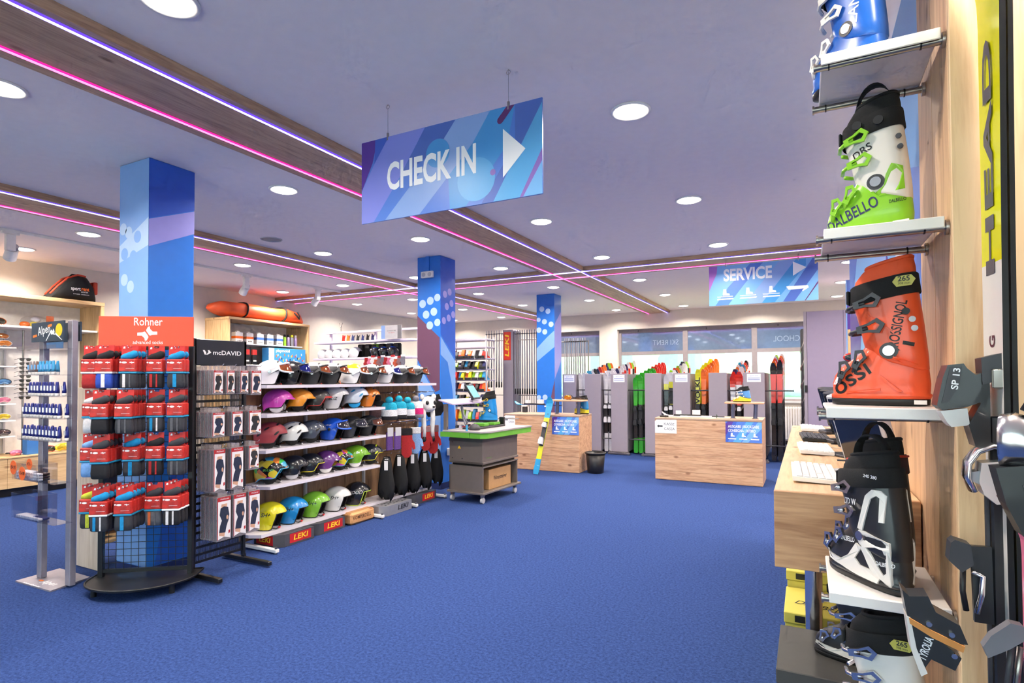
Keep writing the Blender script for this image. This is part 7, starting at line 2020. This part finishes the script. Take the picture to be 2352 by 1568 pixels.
# ------------------------------------------------------------------ display skis with bindings at the right edge
yl = P_('ski_neon', (230, 226, 20), .2); bks = P_('ski_black', (26, 26, 28), .3)
SX, SY = .395, 1.70
hs = thing('head_ski', 'neon yellow, white and black HEAD ski standing at the right edge', 'ski', (SX, SY, .30), radians(-84))
hm = ski_mesh('ski_body', 2.35, [bks, wht_s, yl, mgrey], w=(.125, .105, .12), bands=((0, 0), (.2, 1), (.55, 1), (.635, 2)), th=.012, n=40, side=0)
obj('ski_body', hm, hs)
HB = FM((0, -.0102, 0), (0, 0, 1), (-1, 0, 0))
text('HEAD', .045, mat('head_grey', (92, 88, 96), .4), hs, FM((.0, -.0045, 1.72), (0, 0, 1), (-1, 0, 0)), bold=.03, wmax=.56, depth=.0004)
MB().box(.022, .031, -.012, -.004, .25, 1.05).build('neon_edge', yl, hs)
text('G', .03, mat('maroon_print', (90, 40, 60), .4), hs, FM((.0, -.0045, 1.285), (0, 0, 1), (-1, 0, 0)), bold=.02, depth=.0004)
h2 = thing('dark_ski', 'black ski standing behind the neon yellow ski', 'ski', (SX + .019, SY + .005, .30), radians(-84))
obj('ski_body', ski_mesh('ski_body', 2.4, [bks, steel], w=(.11, .095, .105), th=.010, n=30), h2)
MB().box(-.057, -.054, .010, .013, .05, 2.2).build('steel_edge', steel, h2)
for nm, o_ in (('left', 0),):
    pass
def XZ(px, py, d=1.30):
    """outline point measured in centimetres on the shown side of a binding: towards the shopper, up"""
    return (px / 100.0, py / 100.0)
bdg = thing('heel_binding', 'black and white SP 13 heel binding on the neon yellow ski', 'binding', (SX - .018, SY - .01, 1.42), radians(0))
q = MB(); q.prism([XZ(*p) for p in ((-8.0, 11.0), (-5.0, 11.3), (-4.4, 10.2), (-2.0, 7.8), (-1.6, 2.5), (-4.5, 1.2), (-9.2, .4), (-10.2, 1.4), (-9.8, 3.8), (-9.0, 8.0))], -.035, .035, 'xz'); q.build('heel_lever', blk_s, bdg)
q = MB(); q.prism([XZ(*p) for p in ((-7.6, 10.4), (-5.4, 10.6), (-5.9, 6.0), (-8.0, 2.2), (-9.4, 2.0), (-8.9, 4.0))], -.0375, -.0352, 'xz'); q.build('grey_inlay', dgrey, bdg)
text('SP 13', .013, wprint, bdg, FM((-.0655, -.0378, .078), (.12, 0, 1), (-1, 0, .12)), bold=.02, wmax=.05)
q = MB(); q.prism([XZ(*p) for p in ((-9.5, .1), (-4.4, .9), (-4.0, -2.8), (-4.6, -3.2), (-7.4, -3.6), (-8.2, -2.6))], -.03, .03, 'xz'); q.build('white_cup', wht_s, bdg)
q = MB(); q.prism([XZ(*p) for p in ((-3.9, 8.0), (-1.9, 9.0), (-.2, 8.0), (-.2, -9.0), (-3.0, -8.0), (-4.2, -3.0), (-1.9, 2.0))], -.03, .03, 'xz'); q.build('heel_track', blk_s, bdg)
q = MB(); q.prism([XZ(*p) for p in ((-1.8, 12.5), (2.0, 13.6), (2.4, 7.6), (-1.6, 6.4))], -.036, .02, 'xz'); q.build('track_cap', dgrey, bdg)
q = MB(); q.rbox(.0, .030, -.040, -.0365, .055, .10, .003); q.build('steel_insert', steel, bdg)
pl_ = thing('binding_rail', 'long black binding rail with yellow line on the neon ski', 'binding', (SX, SY, 0))
MB().rbox(-.020, .018, -.034, -.012, .62, 1.41, .004).build('rail', blk_s, pl_)
MB().box(.010, .017, -.0365, -.0345, .64, 1.38).build('yellow_line', yl, pl_)
MB().rbox(-.030, -.021, -.028, -.016, .70, 1.24, .002).build('brake_plate', dgrey, pl_)
tp = thing('toe_binding', 'chrome and white toe binding low on the neon ski', 'binding', (SX - .012, SY - .045, 1.255))
tp.scale = (.72, .9, .80)
q = MB(); rs = []
for (x, z, nx, nz) in ((-.062, -.02, -1, -.2), (-.078, .02, -1, .1), (-.074, .06, -.9, .5), (-.05, .095, -.6, .8), (-.012, .112, -.2, 1), (.03, .105, .3, 1), (.052, .08, .9, .5)):
    n_ = Vector((nx, 0, nz)).normalized()
    rs.append([Vector((x, 0, z)) + n_ * (.010 * cos(a)) + Vector((0, .030 * math.copysign(abs(sin(a)) ** .6, sin(a)), 0)) for a in [2 * pi * k / 12 for k in range(12)]])
q.rings(rs); q.build('chrome_hood', chrome, tp)
q = MB(); q.prism([XZ(*p) for p in ((-4.5, 6.4), (3.2, 7.4), (3.6, 5.0), (4.0, 0.0), (4.4, -4.0), (-1.0, -5.0), (-4.0, -2.5), (-5.2, 1.0))], -.03, .03, 'xz'); q.build('white_body', wht_s, tp)
q = MB(); q.rbox(.015, .045, -.034, -.0305, -.022, .012, .004); q.build('dark_button', dgrey, tp)
q = MB(); q.prism([XZ(*p) for p in ((-7.5, 3.5), (-4.8, 4.0), (-4.5, .0), (-6.8, 1.0))], -.02, .02, 'xz'); q.build('wing', lgrey, tp)
lb = thing('brake_heel', 'black brake arm and heel block low at the right edge', 'binding', (SX - .048, SY - .03, 1.105))
q = MB(); q.prism([XZ(*p) for p in ((-5.2, 1.0), (-4.4, 1.8), (-1.5, .9), (-1.0, -3.6), (-3.2, -5.6), (-5.6, -3.2))], -.022, .022, 'xz'); q.build('heel_block', dgrey, lb)
q = MB(); q.tube([(-.028, -.01, -.045), (-.030, -.012, -.10), (-.024, -.012, -.145)], .006, 8); q.build('brake_arm', black, lb)
q = MB(); q.tube([(-.012, -.016, -.052), (.006, -.02, -.06), (.004, -.02, -.10), (-.006, -.02, -.145)], .006, 8); q.build('brake_arm', chrome, lb)
q = MB(); q.prism([XZ(*p) for p in ((-1.2, .4), (2.6, .6), (2.8, -17.0), (-.8, -17.0))], -.008, .006, 'xz'); q.build('rail_end', blk_s, lb)
tf = thing('toe_lever', 'big black toe lever with orange pad and white lip at the bottom right', 'binding', (SX - .105, SY - .06, .945))
q = MB(); q.prism([XZ(*p) for p in ((-9.6, 5.8), (-8.2, 4.4), (-4.6, 5.0), (-3.2, 1.6), (1.2, -.6), (2.6, -4.6), (-2.0, -5.0), (-8.6, -.6))], -.03, .03, 'xz'); q.build('lever', blk_s, tf)
q = MB(); q.prism([XZ(*p) for p in ((-8.4, -.4), (-4.0, -2.6), (2.0, -5.0), (1.6, -6.4), (-4.0, -4.2), (-8.2, -1.8))], -.034, .028, 'xz'); q.build('orange_pad', mat('pad_orange', (210, 140, 70), .6), tf)
q = MB(); q.prism([XZ(*p) for p in ((-8.2, -2.0), (-2.6, -4.6), (1.4, -8.0), (.2, -11.0), (-4.2, -9.4), (-5.6, -12.0), (-7.0, -8.0))], -.028, .028, 'xz'); q.build('housing', blk_s, tf)
q = MB(); q.prism([XZ(*p) for p in ((-8.9, -.2), (-8.1, -.4), (-7.0, -7.4), (-5.0, -12.6), (-6.2, -13.6), (-8.0, -8.0))], -.032, .02, 'xz'); q.build('white_lip', wht_s, tf)
text('TYROLIA', .016, wprint, tf, FM((-.052, -.0285, -.072), (.30, 0, 1), (-1, 0, .30)), bold=.02, wmax=.055, shear=.2)
for a, b in ((-.046, -.012), (-.004, -.028), (.0, -.075)):
    q = MB(); q.cyl((a, -.036, b), (a, -.030, b), .006, n=10); q.build('rivet', chrome, tf)
gbk = thing('grey_brake_pad', 'grey plastic brake pad on a thin arm at the bottom right', 'binding', (.385, 1.54, .955))
q = MB(); q.prism([XZ(*p) for p in ((-6.0, -2.4), (-4.6, .2), (-1.4, 3.4), (.6, 3.2), (1.4, .8), (-1.6, -2.0), (-5.2, -4.6))], -.012, .012, 'xz'); q.build('pad', mgrey, gbk)
q = MB(); q.tube([(-.01, 0, -.01), (-.016, 0, -.07), (-.022, 0, -.14), (-.018, 0, -.26)], .006, 8); q.build('arm', dgrey, gbk)
q = MB(); q.tube([(.006, .01, -.02), (.0, .01, -.08), (-.008, .01, -.16), (.0, .01, -.26)], .006, 8); q.build('arm', steel, gbk)
# second display ski, pink and red, cut by the right edge
ps = thing('pink_ski', 'pink and red ski standing at the very right edge', 'ski', (.412, 1.535, .30), radians(-80))
obj('ski_body', ski_mesh('ski_body', .95, [bks, ck['red'], ck['pink'], wht_s], w=(.095, .075, .095), bands=((0, 0), (.30, 2), (.5, 1), (.58, 2)), th=.014, n=30), ps)
text('HEAD', .03, wprint, ps, FM((0, -.0045, .62), (0, 0, 1), (-1, 0, 0)), bold=.02, wmax=.16, depth=.0006)
pb_ = thing('clear_toe_binding', 'dark toe binding with clear chrome hood at the right edge', 'binding', (.392, 1.475, 1.30))
q = MB(); q.rings([[(-.045 + .10 * k + .012 * cos(a), .03 * cos(a), .00 + .11 * (1 - (k - .2) ** 2) * (.5 + .5 * sin(a)) + .02) for a in [2 * pi * i / 12 for i in range(12)]] for k in (0, .25, .5, .75, 1.0)]); q.build('chrome_hood', chrome, pb_)
q = MB(); q.prism([XZ(*p) for p in ((-6.0, 2.0), (6.0, 4.0), (7.0, -16.0), (3.0, -15.0), (-2.0, -11.0), (-4.5, -5.0))], -.035, .02, 'xz'); q.build('dark_body', blk_s, pb_)
q = MB(); q.prism([XZ(*p) for p in ((-2.0, -1.0), (5.0, -3.0), (6.0, -9.0), (1.5, -8.0), (-1.0, -5.0))], -.039, -.0355, 'xz'); q.build('grey_inlay', mgrey, pb_)
q = MB(); q.tube([(.0, 0, .13), (.03, 0, .19), (.06, 0, .22), (.09, 0, .20)], .014, 8); q.build('black_hook', black, pb_)
# perforated poster at the right
po = thing('right_poster', 'orange and dark printed poster strip at the far right edge', 'poster', (0, 0, 0))
MB().box(XT + .21, XT + .72, 1.80, 1.8095, .9, 3.0).build('poster_sheet', mat('poster_dark', (96, 84, 84), .6, var=.35, scale=3), po)
POF = FM((0, 1.80, 0), (1, 0, 0), (0, 0, 1))
decal([(XT + .215, 1.36), (XT + .715, 1.36), (XT + .715, 1.60), (XT + .215, 1.60)], mat('poster_orange', (232, 92, 50), .6), po, POF)
text('WORLD CUP', .03, kprint, po, FM((XT + .34, 1.80, 1.545), (1, 0, 0), (0, 0, 1)), wmax=.22, bold=.01)
for i in range(16):
    z = 2.30 + .035 * i
    decal([(XT + .215, z), (XT + .715, z - .30), (XT + .715, z - .285), (XT + .215, z + .015)], mat('poster_line', (232, 150, 100), .6), po, POF, 'printed_line')

# ------------------------------------------------------------------ small pieces hang from the part they belong to
SUB = {'visor_frame': 'visor', 'visor_arm': 'visor', 'visor_hinge': 'visor', 'buckle': 'chin_strap', 'buckle_ladder': 'buckle_lever', 'pivot_ring': 'pivot_bolt', 'size_number': 'size_plate', 'liner_rim': 'liner', 'strap_end': 'power_strap',
       'card_logo': 'header_card', 'size_sticker': 'wrap_band', 'round_mark': 'wrap_band', 'brand_mark': 'wrap_band', 'caption_line': 'wrap_band', 'band_stripe': 'wrap_band', 'sock_stripe': 'sock_leg',
       'red_top_band': 'front_card', 'red_edge': 'front_card', 'printed_thigh': 'front_card', 'printed_calf': 'front_card', 'printed_brace': 'front_card', 'printed_kneecap': 'front_card', 'red_badge': 'front_card',
       'sticker_line': 'sticker', 'cuff': 'knit_body', 'pompom': 'knit_body', 'label_print': 'tube_body', 'tablet_screen': 'tablet', 'screen': 'housing', 'vent_slots': 'housing', 'caster_fork': 'caster_wheel', 'levelling_screw': 'foot', 'tray_lip': 'tray',
       'grey_inlay': 'heel_lever', 'yellow_line': 'rail', 'leg_plate': 'leg', 'top_flange': 'leg', 'rod_end_cap': 'rod', 'temple': 'brow_bar', 'foot_logo': 'header_board', 'logo_mark': 'header_board', 'painted_dot': 'shaft', 'led_channel': 'led_strip', 'catch': 'transom'}
def _stem(o): return o.name.rsplit('.', 1)[0] if o.name[-4:-3] == '.' else o.name
_kids = {}
for o in bpy.data.objects:
    if o.parent is not None: _kids.setdefault(o.parent.name, []).append(o)
for nm, ks in list(_kids.items()):
    by = {}
    for o in ks: by.setdefault(_stem(o), []).append(o)
    for v in by.values(): v.sort(key=lambda o: (len(o.name), o.name))
    for c, p in SUB.items():
        if c in by and p in by and c != p:
            for i, o in enumerate(by[c]):
                o.parent = by[p][min(len(by[p]) - 1, i * len(by[p]) // len(by[c]))]
